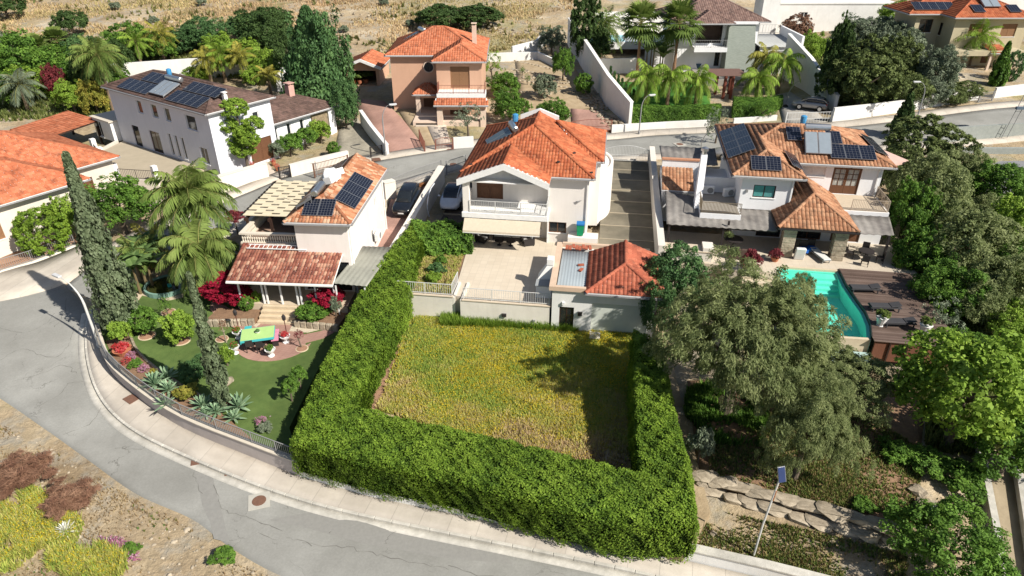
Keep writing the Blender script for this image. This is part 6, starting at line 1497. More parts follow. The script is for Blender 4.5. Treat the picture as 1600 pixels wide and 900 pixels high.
# ---- far left
ct('clipped_bush', 'big rounded bright green clipped bush in front of the far left house', 66, 362, 40, 34, 1.4, 'ball', L_HEDGE, .0, 'bush')
ct('citrus_tree', 'large citrus tree in front of the far left house', 182, 318, 57, 42, 1.6, 'broad', L_CITRUS, .7)
ct('citrus_tree', 'smaller citrus tree between clipped bush and large citrus', 97, 335, 26, 30, 1.5, 'broad', L_LIME, .5)
# ---- upper left band of trees and palms
UL = [('shade_tree','broad dark tree at the left edge of the upper garden',20,95,55,40,'broad',L_CITRUS),('shade_tree','dense dark tree left of the solar panel house',150,105,42,38,'fine',L_CAROB),
 ('shade_tree','dark round tree behind the solar panel house',200,62,40,26,'broad',L_CITRUS),('shade_tree','yellow green shrub tree beside the terrace of the upper left house',110,148,28,22,'broad',L_LIME),('shade_tree','grey green tree at the upper left edge',10,75,30,22,'fine',L_OLIVE),
 ('shade_tree','golden green tree behind the brown roof ridge',375,85,38,24,'broad',L_LIME),('shade_tree','dark round tree on the slope behind the low wing',410,50,45,30,'fine',L_CAROB),('shade_tree','grey green tree above the white boundary wall',320,50,40,22,'fine',L_CONIF),
 ('shade_tree','dark green tree just left of the tall evergreen',440,62,34,26,'fine',L_CAROB),('plum_tree','dark purple leaved tree in the upper left garden',84,126,17,24,'broad',L_PLUM),('shade_tree','small dark tree behind the yellow palms',250,72,26,20,'broad',L_CITRUS)]
for nm, lab, x, y, a, b, k, m in UL: ct(nm, lab, x, y, a, b, None, k, m, .8, group='trees of the upper left gardens')
palm('feather_palm', 'drooping pale palm near the far left orange roof', 45, 175, 2.6, 3.4, 3.4, m=L_OLIVE, nf=26, leaf=.8, seed=14, nl=34)
palm('feather_palm', 'tall dark palm left of the solar panel house', 178, 175, 2.8, 6.8, 3.8, nf=30, leaf=.9, seed=15, droop=1.1, nl=36)
palm('feather_palm', 'second tall dark palm close to the solar panel house', 160, 165, 2.8, 5.6, 3.4, nf=26, leaf=.8, seed=16, droop=1.1, nl=34)
palm('feather_palm', 'yellow green palm above the roof ridge of the solar panel house', 260, 98, 4.4, 4.0, 3.2, m=L_PALMY, nf=22, leaf=.8, seed=17)
palm('feather_palm', 'yellow palm left of the one above the roof ridge', 222, 105, 4.4, 3.6, 2.8, m=L_LIME, nf=20, leaf=.7, seed=18)
palm('feather_palm', 'yellow green palm behind the white wall, right of the brown roof', 380, 125, 4.2, 3.2, 2.6, m=L_PALMY, nf=22, leaf=.65, seed=19)
palm('feather_palm', 'small yellow palm beside the little white playhouse', 424, 150, 3.6, 2.6, 2.2, m=L_PALMY, nf=20, leaf=.6, seed=20)
fan_palm('fan_palm', 'leaning fan palm in the upper left garden', 68, 112, 4.0, 3.4, 2.2, seed=21)
fan_palm('fan_palm', 'fan palm behind the leaning one in the upper left garden', 100, 102, 4.2, 3.6, 2.2, seed=22)
cypx('evergreen', 'huge dark evergreen standing between brown wing and salmon house', 500, 178, 3.3, 22, 48, L_CONIF, 34000, .3, ragged=.25, trunk=.3)
ct('evergreen', 'broad dark evergreen mass joined to the right of the huge evergreen', 505, 105, 48, 75, 3.4, 'fine', L_CONIF, .0)
ct('evergreen', 'lower rounded evergreen at the corner of the paved yard', 537, 165, 24, 38, 3.3, 'fine', L_CONIF, .0)
# upper left house front
for i, (x, y, a, b, lab) in enumerate(((357,166,22,15,'topmost leaf ball of the cloud pruned tree'),)):
    pass
def cloud_tree():
    t = thing('cloud_tree', 'cloud pruned tree with separate leaf balls before the upper left house', 'tree', at(388,268,2.6), 0)
    MB().tube([(0,0,-.2),(.1,0,1.8),(-.1,.1,3.6),(0,.1,5.4)], [.2,.15,.11,.06], 8).build('trunk', M_BARK, t)
    me = copy_mesh_with(crown_of('citrus', 1), L_LIME)
    for (x, y, z, s) in ((-.1,0,6.2,1.15),(1.2,.3,4.6,.95),(-1.1,-.2,4.7,.95),(.9,-.5,3.3,.9),(-.9,.3,3.1,1.0),(.2,-.4,4.0,.8),(.0,-.2,2.3,1.0)):
        c = link('leaf_ball', me, None, t); c.location = (x,y,z); c.scale = (s,s,s*.75); c.rotation_euler = (0,0,z)
        MB().tube([(0,0,max(.5,z-1.2)),(x*.6,y*.6,z-.5),(x,y,z)], [.07,.05,.03], 5).build('branch', M_BARK, t)
cloud_tree()
for i, (x, y, a, b, m, lab) in enumerate(((436,232,16,12,L_OLIVE,'left end of the shrub row'),(452,226,18,15,L_CITRUS,'second shrub of the row'),(476,216,18,15,L_CITRUS,'third shrub of the row'),(500,205,18,16,L_LIME,'tallest feathery shrub of the row'))):
    ct('front_shrub', lab+' below the brown roofed wing', x, y, a, b, 3.0, 'bush', m, .1, 'shrub', 'shrubs below the brown roofed wing')
ct('front_shrub', 'single round shrub at the corner of the paved yard', 521, 232, 11, 10, 3.0, 'citrus', L_CITRUS, .1, 'shrub')
ct('front_shrub', 'rosette shrub beside the pale front path', 392, 248, 12, 8, 2.7, 'grass', L_CONIF, .1, 'shrub')
# ---- hillside
ct('carob_tree', 'single round dark tree on the dry hillside', 110, 35, 28, 20, None, 'carob', L_CAROB, .3)
ct('carob_tree', 'dark tree cut by the top left corner', 5, 8, 34, 20, None, 'carob', L_CAROB, .3)
ct('thicket', 'long dark evergreen thicket on the slope behind the salmon house, left part', 690, 26, 42, 20, None, 'carob', L_CAROB, .1)
ct('thicket', 'long dark evergreen thicket on the slope behind the salmon house, right part', 742, 25, 44, 19, None, 'carob', L_CAROB, .1)
ct('hill_bush', 'dark bush on the slope above the upper left gardens, left of the two', 395, 42, 40, 22, None, 'carob', L_CONIF, .1)
ct('hill_bush', 'dark bush on the slope above the upper left gardens, beside the evergreen', 425, 30, 36, 20, None, 'carob', L_CAROB, .1)
for i, (x, y) in enumerate(((640,37),(537,46),(240,32),(180,10),(315,3),(600,3))): ct('hill_shrub', ['grey shrub on the slope just left of the salmon roof','grey shrub on the slope above the garage roof','grey shrub on the slope above the solar panel house','grey shrub near the top edge between the two dark hill trees','grey shrub at the top edge above the brown roof','grey shrub at the top edge above the garage'][i], x, y, 8, 6, None, 'bush', L_OLIVE, .0, 'shrub')
# ---- salmon house garden
ct('citrus_tree', 'light green tree right of the salmon house by the boundary wall', 769, 100, 20, 19, 4.6, 'sparse', L_LIME, .8)
ct('citrus_tree', 'big rounded citrus right of the salmon porch, upper one', 788, 133, 26, 20, 4.2, 'broad', L_CITRUS, .3)
ct('citrus_tree', 'big rounded citrus right of the salmon porch, lower one', 797, 165, 30, 24, 4.0, 'broad', L_CITRUS, .3)
ct('citrus_tree', 'citrus tree on the orchard terrace above the stone heap', 851, 133, 20, 18, 4.3, 'broad', L_OLIVE, .5)
ct('citrus_tree', 'clipped citrus tree beside the big white sloping wall', 912, 130, 16, 14, 4.1, 'citrus', L_CITRUS, .7)
ct('citrus_tree', 'spreading citrus tree behind the orange roof of the centre house', 865, 175, 27, 20, 3.9, 'broad', L_CITRUS, .2)
ct('citrus_tree', 'dark tree at the top of the orchard against the white wall', 880, 97, 18, 22, 4.8, 'broad', L_CITRUS, .6)
ct('olive_tree', 'grey green tree outside the orchard corner on the dry slope', 862, 62, 24, 18, None, 'fine', L_OLIVE, .5)
ct('small_tree', 'thin half bare tree in front of the salmon porch', 731, 183, 26, 20, 3.8, 'sparse', L_OLIVE, .9)
for i, (x, y) in enumerate(((824,122),(816,110))): ct('sapling', ['orchard sapling nearer the citrus trees','orchard sapling higher on the terrace'][i], x, y, 5, 6, 4.8, 'sparse', L_CITRUS, .4)
# ---- modern villa garden
ct('conifer', 'dark broad conifer at the left end of the modern villa garden', 915, 40, 28, 50, 5.8, 'pine', L_CAROB, .3)
ct('shade_tree', 'dark leafy mass under the left palm of the modern villa', 930, 66, 30, 26, 5.6, 'broad', L_CAROB, .2)
palm('feather_palm', 'tall feather palm above the blue pool of the modern villa', 938, 92, 5.2, zat(*a2(938,92,5.2), 40)-5.2, 4.8, nf=34, leaf=1.1, seed=41, nl=36)
fan_palm('fan_palm', 'tall fan palm with tan trunk in front of the blue pool', 995, 118, 4.8, zat(*a2(995,118,4.8), 36)-4.8, 3.5, seed=42)
fan_palm('fan_palm', 'tall fan palm against the left corner of the modern villa', 1052, 118, 4.9, zat(*a2(1052,118,4.9), 36)-4.9, 3.6, seed=43)
QP = [(1007,165,3.3,'leftmost queen palm behind the long box hedge'),(1042,166,3.6,'second queen palm behind the long box hedge, in the middle'),(1086,164,3.0,'third queen palm behind the long box hedge, nearest the pergola'),(1180,160,2.8,'queen palm on the short box hedge'),(1214,152,4.2,'queen palm rightmost in front of the white garage wing'),(1190,140,4.0,'yellowing queen palm beside the white wing windows')]
for i, (x, y, h, lab) in enumerate(QP): palm('queen_palm', lab, x, y, 4.0, h, 3.5, m=L_LIME if i != 5 else L_PALMY, nf=24, leaf=.85, seed=50+i, droop=1.5, nl=34, group='queen palms of the modern villa')
banana('banana_plant', 'banana clump in front of the blue pool of the modern villa', 1015, 112, 4.7, 5.0, 61); banana('banana_plant', 'banana clump at the foot of the villa fan palm', 1030, 115, 4.7, 4.6, 62)
for i in range(7): cypx('column_cypress', f'thin column cypress in the row along the big white wall, {["first","second","third","fourth","fifth","sixth","last"][i]} from the top', 953+6*i, 128+5*i, 4.1, 105+6*i, 2.2, L_CONIF, 900, .22, 'thin cypresses along the big white wall', .1, .1)
ct('potted_tree', 'small round headed tree in a blue pot on the villa terrace', 1090, 84, 8, 8, 5.0, 'sparse', L_CITRUS, .9)
ct('shade_tree', 'yellowish half bare tree by the street behind the tan roof', 1122, 195, 22, 24, 3.6, 'sparse', L_OLIVE, .5)
ct('shade_tree', 'small tree by the street in front of the short box hedge', 1195, 172, 20, 14, 3.9, 'sparse', L_CITRUS, .3)
# ---- right upper trees
RU = [('cypress_like','pine',1310,90,22,60,L_CAROB,'dark column tree left of the big pine'),('pine_tree','pine',1352,118,58,50,L_PINE,'biggest round pine above the street wall'),('olive_tree','fine',1345,55,48,26,L_OLIVE,'grey olive tree behind the big pine'),('pine_tree','pine',1400,95,36,40,L_PINE,'pine right of the biggest one'),
 ('olive_tree','fine',1412,68,34,26,L_OLIVE,'grey olive tree right behind the pines'),('olive_tree','fine',1468,112,34,34,L_OLIVE,'large silver olive tree left of the sand coloured house'),('shade_tree','fine',1405,28,36,24,L_LIME,'ochre green tree below the white building'),('shade_tree','broad',1245,45,26,22,L_DRYBUSH,'reddish brown tree behind the white wing of the modern villa'),
 ('shade_tree','broad',1270,75,22,24,L_LIME,'yellow green tree behind the stepped white wall'),('shade_tree','fine',1510,140,26,13,L_PINE,'low dark bush beside the steps of the sand coloured house')]
for nm, k, x, y, a, b, m, lab in RU: ct('evergreen' if nm == 'cypress_like' else nm, lab, x, y, a, b, None, k, m, .4, group='trees right of the modern villa')
palm('feather_palm', 'feather palm in front of the sand coloured house', 1512, 108, 5.4, 4.2, 3.8, nf=26, leaf=1.0, seed=71, m=L_LIME, nl=34)
cypx('conifer', 'slim dark green conifer right of the garden steps', 1552, 140, 5.0, 68, 12, L_CITRUS, 7000, .2); ct('clipped_bush', 'egg shaped blue green clipped conifer at the right edge', 1583, 104, 16, 20, None, 'ball', L_CONIF, .2, 'bush')
cypx('cypress_tree', 'slim dark cypress beside the curved street lamp', 1405, 215, 4.3, 148, 14, L_CAROB, 6000, .22, ragged=.4)
cypx('cypress_tree', 'dark cypress behind the white building at the top', 1240, 30, 6.5, -20, 13, L_CAROB, 4000, .3)
# ---- right side woodland
RW = [('pine',1440,232,62,48,L_PINE,'round pine right of the pink canopy corner'),('fine',1455,300,62,60,L_PEPPER,'tall light tree right behind the pool house'),('broad',1425,330,40,50,L_CITRUS,'dark tree against the right end of the white house'),('broad',1560,290,52,36,L_CITRUS,'leafy tree below the paved yard at the right edge'),
 ('fine',1520,380,70,56,L_PEPPER,'spreading light green tree at the middle of the right edge'),('broad',1590,350,50,50,L_LIME,'bright tree cut by the right edge'),('fine',1478,455,54,46,L_CITRUS,'dark leafy tree right of the timber deck'),('fine',1570,445,56,50,L_PEPPER,'pale feathery tree low on the right edge'),
 ('sparse',1470,500,34,34,L_OLIVE,'half bare shrub with white seed heads beside the deck')]
for k, x, y, a, b, m, lab in RW: ct('woodland_tree', lab, x, y, a, b, None, k, m, .3, group='woodland trees on the right')
ct('carob_tree', 'large glossy bright green tree filling the lower right', 1515, 606, 108, 94, 1.3, 'broad', L_LIME, .6)
ct('carob_tree', 'glossy green tree below the large one at the right edge', 1585, 690, 70, 56, .8, 'broad', L_CITRUS, .5)
ct('conifer', 'bushy dark green tree in the bottom right corner before the channel', 1488, 850, 88, 72, .4, 'fine', L_CITRUS, .4)
ct('pepper_tree', 'huge weeping pepper tree hiding the left half of the pool', 1160, 528, 132, 118, 1.2, 'weep', L_PEPPER, 1.4)
ct('pepper_tree', 'weeping pepper crown leaning over the left side of the pool', 1238, 480, 52, 52, 1.3, 'weep', L_PEPPER, 1.6)
ct('pepper_tree', 'weeping pepper tree in front of the pool end', 1318, 588, 94, 62, 1.1, 'weep', L_PEPPER, 1.0)
ct('pepper_tree', 'lowest weeping pepper tree above the boulder wall', 1264, 668, 74, 84, 1.0, 'weep', L_PEPPER, .7)
ct('conifer', 'dark green feathery conifer between annex and white house', 1058, 432, 54, 52, 1.4, 'fine', L_CONIF, .6)
ct('conifer', 'dark green feathery conifer touching the annex corner', 1028, 478, 28, 44, 1.2, 'fine', L_CONIF, .3)
ct('garden_shrub', 'grey green shrub at the inner side of the hedge corner', 1095, 695, 22, 26, 1.0, 'bush', L_OLIVE, .1, 'shrub')
ct('hibiscus', 'dark red flowering bush on the terrace edge of the white house', 1173, 408, 16, 17, 2.7, 'bush', L_PLUM, .1, 'shrub')
for i, (x, y, a, b) in enumerate(((1440,720,34,16),(1400,705,26,14),(1500,745,40,22),(1350,790,18,8),(1412,808,18,14))): ct('slope_shrub', ['low bright shrub on the slope in the shade of the large tree','low shrub on the slope left of the shaded one','leafy shrub beside the channel wall','small weed shrub above the boulders','round shrub beside the second solar lamp'][i], x, y, a, b, None, 'bush', L_CITRUS if i != 4 else L_LIME, .0, 'shrub')
ribbon('slope_soil', [a2(x, y, 1) for x, y in ((1450,600),(1440,700),(1430,830))], [a2(x, y, 1) for x, y in ((1075,590),(1085,680),(1095,760))], M_SOIL, .03, n=24, k=24, skirt=.1)
SLP = [a2(x, y, 1) for x, y in [(1105,690),(1200,650),(1330,640),(1440,700),(1440,800),(1300,790),(1110,740)]]
field('slope_weeds', 'green and brown weeds covering the slope above the boulder wall', 'grass', SLP, 26000, lambda q: terr(q[:,0], q[:,1]), attr_mat('slope_weed', [(.36,.25,.14),(.30,.27,.09),(.19,.26,.06),(.12,.2,.05)], rough=.8, trans=.3), .16, .09, seed=9, blades=3, dens=lambda q: np.clip(.6+.5*wave(q,.9,2), .1, 1))
IVY = [a2(x, y, 1.1) for x, y in [(1075,600),(1140,590),(1200,640),(1190,700),(1110,690),(1070,640)]]
field('ground_cover', 'bright leafy ground cover beneath the pepper trees', 'plants', IVY, 6000, lambda q: terr(q[:,0], q[:,1]), L_CITRUS, .34, .12, seed=10, blades=4, dens=lambda q: np.clip(.45+.6*wave(q,1.1,2), 0, 1))
# ---- rough ground, bottom left
YF1 = [a2(x, y, .2) for x, y in [(-30,772),(45,760),(95,785),(132,818),(120,846),(60,858),(30,890),(-40,900)]]
YF2 = [a2(x, y, .2) for x, y in [(78,860),(150,843),(198,868),(200,905),(70,910)]]
zt_ = lambda q: terr(q[:,0], q[:,1])
def blob(P, k):
    P = np.array(P); c = P.mean(0); r = (P.max(0)-P.min(0))*k
    return lambda q: np.clip(1.1-((q-c)**2/(r*r)).sum(1)*1.25+.6*wave(q,1.6,2)+.45*wave(q,3.7,5), 0, 1)
for i, P in enumerate((YF1, YF2)):
    field('wild_greens', ['green mass of the larger wildflower patch in the lower left corner','green mass of the smaller wildflower patch at the bottom left'][i], 'plants', P, 9000-3000*i, zt_, M_WEED, .42, .08, seed=12+i, blades=3, dens=blob(P,.5), tint=lambda q, r: np.clip(.7+r.normal(size=len(q))*.22, 0, 1))
    field('yellow_wildflowers', ['dense yellow flowers of the larger patch in the lower left corner','yellow flowers of the smaller patch at the bottom left'][i], 'flowers', P, 5200-3400*i, zt_, L_YELLOW, .3, .06, seed=22+i, flat=True, top=.44, dens=blob(P,.46))
field('pink_wildflowers', 'small pink wildflowers beside the smaller yellow patch', 'flowers', [a2(x, y, .1) for x, y in [(155,842),(185,840),(215,855),(222,878),(200,880)]], 420, zt_, L_PINKFL, .2, .07, seed=31, flat=True, top=.22)
ROUGH = [a2(x, y, .1) for x, y in [(-60,640),(60,690),(190,770),(290,818),(345,865),(440,905),(300,930),(-60,930)]]
field('dry_grass', 'thin dry grass on the rough ground in the lower left', 'grass', ROUGH, 9000, zt_, attr_mat('dry_blade', [(.20,.13,.065),(.32,.23,.12),(.42,.33,.19)], rough=.9, trans=.2), .13, .05, seed=32, blades=2, dens=lambda q: np.clip(.35+.65*wave(q,.7,1), 0, 1))
ct('dry_shrub', 'leafless red brown shrub at the left edge above the yellow flowers', 32, 744, 48, 26, None, 'twig', L_DRYBUSH, .0, 'shrub'); ct('dry_shrub', 'leafless red brown shrub between yellow flowers and bare soil', 110, 780, 42, 30, None, 'twig', L_DRYBUSH, .0, 'shrub')
agave('yucca', 'pale white green yucca among the yellow flowers', 105, 832, .3, .6, 91, lm('pale_yucca', [(.42,.45,.30),(.55,.57,.40)], .05), n=40, wd=.1)
ct('green_weed', 'bright green weed at the road edge, bottom left', 350, 868, 19, 11, 0.02, 'bush', L_CITRUS, .0, 'shrub'); ct('green_weed', 'flowering green weed beside the pink flowers', 203, 858, 14, 10, None, 'bush', L_CITRUS, .0, 'shrub')
# dry grass over the hillside
HILL = [a2(x, y, z) for x, y, z in [(-40,100,4.5),(300,62,5.8),(480,80,5.4),(600,95,5),(800,78,5.6),(890,40,6.6),(900,-12,8.3),(-60,-12,8.3)]]
field('hill_grass', 'dry yellow grass covering the hillside', 'grass', HILL, 60000, zt_, attr_mat('hill_blade', [(.50,.34,.20),(.62,.46,.26),(.58,.47,.23),(.36,.33,.13)], rough=.9, trans=.2, scale=.12, vary=.35), .38, .22, seed=33, blades=2, dens=lambda q: np.clip(.5+.6*wave(q,.16,1)+.4*wave(q,.5,2), 0, 1), tint=lambda q, r: np.clip(.45+.35*wave(q,.1,4)+r.normal(size=len(q))*.18, 0, 1))

# ---- filling: denser planting where the photo shows no bare ground
MORE = [(1385,60,30,30,'fine',L_OLIVE,'silver tree in the gap above the two pines'),(1335,140,40,26,'pine',L_PINE,'low dark pine directly above the street wall'),(1300,125,24,40,'pine',L_CAROB,'dark conifer leaning on the stepped white wall'),(1420,140,34,26,'fine',L_PINE,'dark shrub tree above the street wall, right of the pines'),(1455,145,30,20,'fine',L_OLIVE,'silver shrub tree above the street wall'),(1490,150,26,14,'fine',L_PINE,'low hedge like shrub at the right part of the street wall'),
 (1500,262,40,40,'fine',L_PEPPER,'light tree between the round pine and the paved yard'),(1405,270,30,40,'pine',L_PINE,'dark pine behind the pink canopy'),(1545,340,46,36,'fine',L_PEPPER,'pale tree above the middle of the right edge'),(1440,395,44,44,'broad',L_CITRUS,'dark leafy tree beside the iron post'),(1590,420,40,40,'broad',L_CITRUS,'leafy tree at the right edge, below the bright one'),(1530,470,50,44,'fine',L_PEPPER,'pale tree right of the half bare shrub'),(1590,500,44,36,'fine',L_LIME,'light tree at the right edge above the big glossy one'),(1515,540,38,26,'broad',L_CITRUS,'dark tree between half bare shrub and big glossy tree')]
for x, y, a, b, k, m, lab in MORE: ct('woodland_tree', lab, x, y, a, b, None, k, m, .1, group='woodland trees on the right')
MUL = [(40,130,40,26,'broad',L_LIME,'yellow green bush tree behind the drooping pale palm'),(130,75,34,22,'fine',L_CONIF,'blue green tree on the upper edge of the upper left gardens'),(75,92,36,22,'broad',L_CITRUS,'dark leafy tree between the two fan palms'),(120,118,26,24,'broad',L_CITRUS,'leafy tree behind the purple tree'),(145,150,24,26,'broad',L_PALMY,'golden shrub tree by the corner of the solar panel house'),(290,62,34,20,'fine',L_CONIF,'blue green tree behind the yellow palms'),(345,75,30,22,'broad',L_LIME,'yellow green tree behind the brown roof, right of the blue heater tank'),(455,90,28,40,'fine',L_CAROB,'dark tree leaning on the huge evergreen'),(15,140,30,28,'broad',L_CITRUS,'leafy tree at the left edge above the orange roof'),(180,90,30,26,'fine',L_CAROB,'dark tree behind the tall dark palms'),(420,100,26,22,'broad',L_LIME,'pale yellow tree above the little playhouse')]
for x, y, a, b, k, m, lab in MUL: ct('shade_tree', lab, x, y, a, b, None, k, m, .3, group='trees of the upper left gardens')
WOOD = [a2(x, y, z) for x, y, z in [(1400,420,2.4),(1420,250,3.4),(1640,290,3),(1660,560,1.5),(1640,720,.6),(1450,700,1),(1440,560,1.6)]]
field('undergrowth', 'green undergrowth covering the ground of the right hand woodland', 'plants', WOOD, 16000, zt_, lm('undergrowth_leaf', [(.05,.07,.02),(.09,.11,.03),(.14,.15,.05)]), .5, .22, seed=41, blades=3)
ULG = [a2(x, y, z) for x, y, z in [(-40,190,2.5),(-40,90,4.4),(300,75,4.8),(460,95,4.6),(460,125,4.3),(300,112,4.4),(180,120,4),(175,180,2.8)]]
field('undergrowth', 'green undergrowth between the trees of the upper left gardens', 'plants', ULG, 10000, zt_, MATS['undergrowth_leaf'], .5, .25, seed=42, blades=3)
RUG = [a2(x, y, z) for x, y, z in [(1250,70,6),(1480,40,6.5),(1500,150,5),(1310,175,4.5),(1270,120,5.3)]]
field('undergrowth', 'green undergrowth below the pines above the long street wall', 'plants', RUG, 9000, zt_, MATS['undergrowth_leaf'], .5, .3, seed=43, blades=3)

STRIP = [a2(x, y, .5) for x, y in [(1110,795),(1200,815),(1300,838),(1420,865),(1420,905),(1330,915),(1200,882),(1090,850)]]
field('dry_weeds', 'brown and green weeds in the soil strip between pale wall and boulders', 'grass', STRIP, 9000, zt_, MATS['slope_weed'], .14, .07, seed=44, blades=3, dens=lambda q: np.clip(.5+.6*wave(q,1.1,2), 0, 1))

for i, (x, y, h, lab) in enumerate(((330,128,3.0,'yellow palm before the long white wall, left of three'),(352,126,3.4,'yellow green palm before the long white wall, middle of three'),(415,124,2.6,'short palm before the long white wall, right of three'))):
    palm('feather_palm', lab, x, y, 4.0, h, 2.8, m=(L_PALMY, L_LIME, L_LIME)[i], nf=22, leaf=.75, seed=80+i, nl=28)
for i, (x, y, a, b, m, lab) in enumerate(((310,116,22,14,L_LIME,'yellow green bush before the long white wall'),(395,118,20,14,L_LIME,'leafy bush before the long white wall near the playhouse'),(140,128,24,20,L_CITRUS,'dark bush before the left end of the long white wall'),(195,135,20,24,L_CITRUS,'dark bush at the left end of the brown roof'))): ct('garden_shrub', lab, x, y, a, b, None, 'broad', m, .2, 'shrub')

field('low_weeds', 'sparse low green weeds on the rough ground in the lower left', 'plants', ROUGH, 2600, zt_, MATS['slope_weed'], .12, .08, seed=45, blades=4, dens=lambda q: np.clip(-.1+.9*wave(q,.45,4), 0, 1))
def pebbles():
    rng = mix_rng(46); q = scatter(ROUGH, 450, rng); V = []; Q = []; base = np.array([(-1,-1,0),(1,-1,0),(1,1,0),(-1,1,0),(-.6,-.5,.8),(.5,-.6,.9),(.6,.6,.7),(-.5,.6,.8)]); FF = np.array([(4,5,6,7),(0,1,5,4),(1,2,6,5),(2,3,7,6),(3,0,4,7)])
    for i, p in enumerate(q):
        s = rng.gamma(2, .018)+.015; a = rng.uniform(0, 6.28); b = base*s*rng.uniform(.7,1.3,3); c = np.column_stack([b[:,0]*math.cos(a)-b[:,1]*math.sin(a), b[:,0]*math.sin(a)+b[:,1]*math.cos(a), b[:,2]]); V.append(c+np.array([p[0], p[1], tz(*p)+.005])); Q.append(FF+8*i)
    tag(link('pebbles', bulk_mesh('pebbles', np.concatenate(V), np.concatenate(Q)), M_STONE), 'small pale stones scattered on the rough ground in the lower left', 'stones', kind='stuff')
pebbles()

field('hill_scrub', 'olive brown scrub tufts scattered over the dry hillside', 'plants', HILL, 5200, zt_, lm('scrub_leaf', [(.10,.085,.035),(.12,.12,.04),(.08,.10,.03)]), .7, .5, seed=47, blades=4, dens=lambda q: np.clip(-.15+.8*wave(q,.13,2)+.5*wave(q,.41,3), 0, 1))
# ---------------------------------------------------------------- walls, fences, gates
def wall_thing(name, label, P, wd, zb, zt, m, coping=None, cat='wall'):
    t = thing(name, label, cat, (P[0][0], P[0][1], 0)); Q = [(p[0]-P[0][0], p[1]-P[0][1]) for p in P]
    mb = MB(); wall_line(mb, Q, wd, zb, zt); mb.build('wall', m, t)
    if coping:
        n = len(Q); zl = zt if isinstance(zt, (list, tuple)) else [zt]*n
        mb = MB(); wall_line(mb, Q, wd+.1, [z-.005 for z in zl], [z+.06 for z in zl]); mb.build('coping', coping, t)
    settle(t, min(zb) if isinstance(zb, (list, tuple)) else zb)
    return t
GW = [p for p in spline(WALLB[1:8], 4)]
gz = [max(1.18, tz(*p)+.95) for p in GW]
t = wall_thing('garden_wall', 'curved pinkish garden wall with railing round the lawn corner', GW, .24, [tz(*p)-.2 for p in GW], gz, M_PINKWALL, mat('cream_coping',(.60,.54,.45)))
railing(t, [(p[0]-GW[0][0], p[1]-GW[0][1], z+.06-t.location.z) for p, z in list(zip(GW, gz))[::2]], .75, M_GREYIRON, gap=.13)
LW = WALLB[7:12]; wall_thing('low_wall', 'low white wall below the big clipped hedge along the pavement', LW, .22, -.2, .58, M_WHITEWALL)
LW2 = px([(1068,862,.5),(1130,876,.5),(1200,892,.5),(1330,925,.5)]); wall_thing('low_wall', 'wide pale concrete wall right of the hedge corner at the bottom edge', LW2, .35, -.2, .85, M_WHITEWALL, M_KERB)
AB = px([(612,402,3.0),(640,352,3.3),(662,312,3.5),(690,266,3.9)]); wall_thing('boundary_wall', 'white wall between the dark car and the white car', AB, .5, 1.0, [3.45,3.6,3.8,4.3], M_CREAMWALL, M_CREAMWALL)
BD = [fB(5.45, y) for y in (-3.2, 2, 8, 14, 17.2)]; wall_thing('boundary_wall', 'beige wall on the right side of the stepped driveway', BD, .4, 1.2, [4.3,4.4,4.6,4.8,4.9], M_CREAMWALL, M_CREAMWALL)
wall_thing('boundary_wall', 'tall white sloping wall left of the modern villa garden', px([(888,66,5.8),(915,112,4.9),(948,163,4.2),(984,195,3.7)]), .35, 3, [9.4,8.7,7.6,6.2], M_WHITEWALL, M_WHITEWALL)
wall_thing('street_wall', 'low white street wall below the long box hedge', px([(955,208,3.5),(1040,203,3.5),(1108,200,3.6)]), .25, 3, [4.4,4.4,4.5], M_WHITEWALL)
wall_thing('street_wall', 'low white street wall below the short box hedge', px([(1145,196,3.7),(1190,193,3.8),(1212,191,3.9)]), .25, 3, [4.5,4.6,4.7], M_WHITEWALL)
wall_thing('boundary_wall', 'big white stepped wall above the silver car', px([(1222,112,5.4),(1258,138,4.9),(1303,176,4.4)]), .35, 3.8, [10.2,8.6,6.3], M_WHITEWALL, M_WHITEWALL)
SW = px([(1298,194,4.2),(1350,187,4.3),(1400,181,4.4),(1458,172,4.6),(1524,162,4.8)])
wall_thing('street_wall', 'long white street wall below the pines', SW, .25, 3.6, [6.0,6.0,6.1,6.4,6.6], M_WHITEWALL)
wall_thing('street_wall', 'white street wall with letter boxes right of the iron gate', px([(1549,160,4.8),(1600,152,5.0),(1650,145,5.1)]), .25, 4, [6.5,6.6,6.7], M_WHITEWALL)
wall_thing('boundary_wall', 'white wall along the left edge of the red paved drive', px([(566,196,3.5),(582,215,3.4),(606,243,3.2)]), .3, 2.4, [5.2,4.7,4.3], M_WHITEWALL, M_WHITEWALL)
wall_thing('garden_wall', 'long white wall behind the solar panel house', px([(88,132,4),(200,122,4.2),(300,116,4.3),(400,112,4.4),(455,112,4.4)]), .3, 3, [6.0,6.2,6.4,6.4,6.4], M_WHITEWALL)
wall_thing('garden_wall', 'low white wall at the back of the orchard', px([(760,98,5),(840,93,5.2),(878,112,4.9)]), .3, 4, [6.3,6.3,6.1], M_WHITEWALL)
wall_thing('garden_wall', 'white wall rising along the dry slope beside the olive tree', px([(800,88,5.4),(838,80,5.6),(850,68,5.8)]), .3, 4.6, [6.8,7.2,7.6], M_WHITEWALL)
wall_thing('garden_wall', 'white wall across the left part of the modern villa garden', px([(935,112,4.9),(1000,110,4.9)]), .3, 4, 6.6, M_WHITEWALL)
wall_thing('street_wall', 'white street wall with wooden hatch in front of the salmon house', px([(709,233,3.4),(740,231,3.4)]), .3, 2.8, 4.6, M_WHITEWALL)
wall_thing('garden_wall', 'low rendered wall with pale panels beside the pergola', px([(345,300,2.4),(378,290,2.5),(420,278,2.6)]), .4, 1.6, [3.9,4.0,4.1], M_CREAMWALL, M_CREAMWALL)
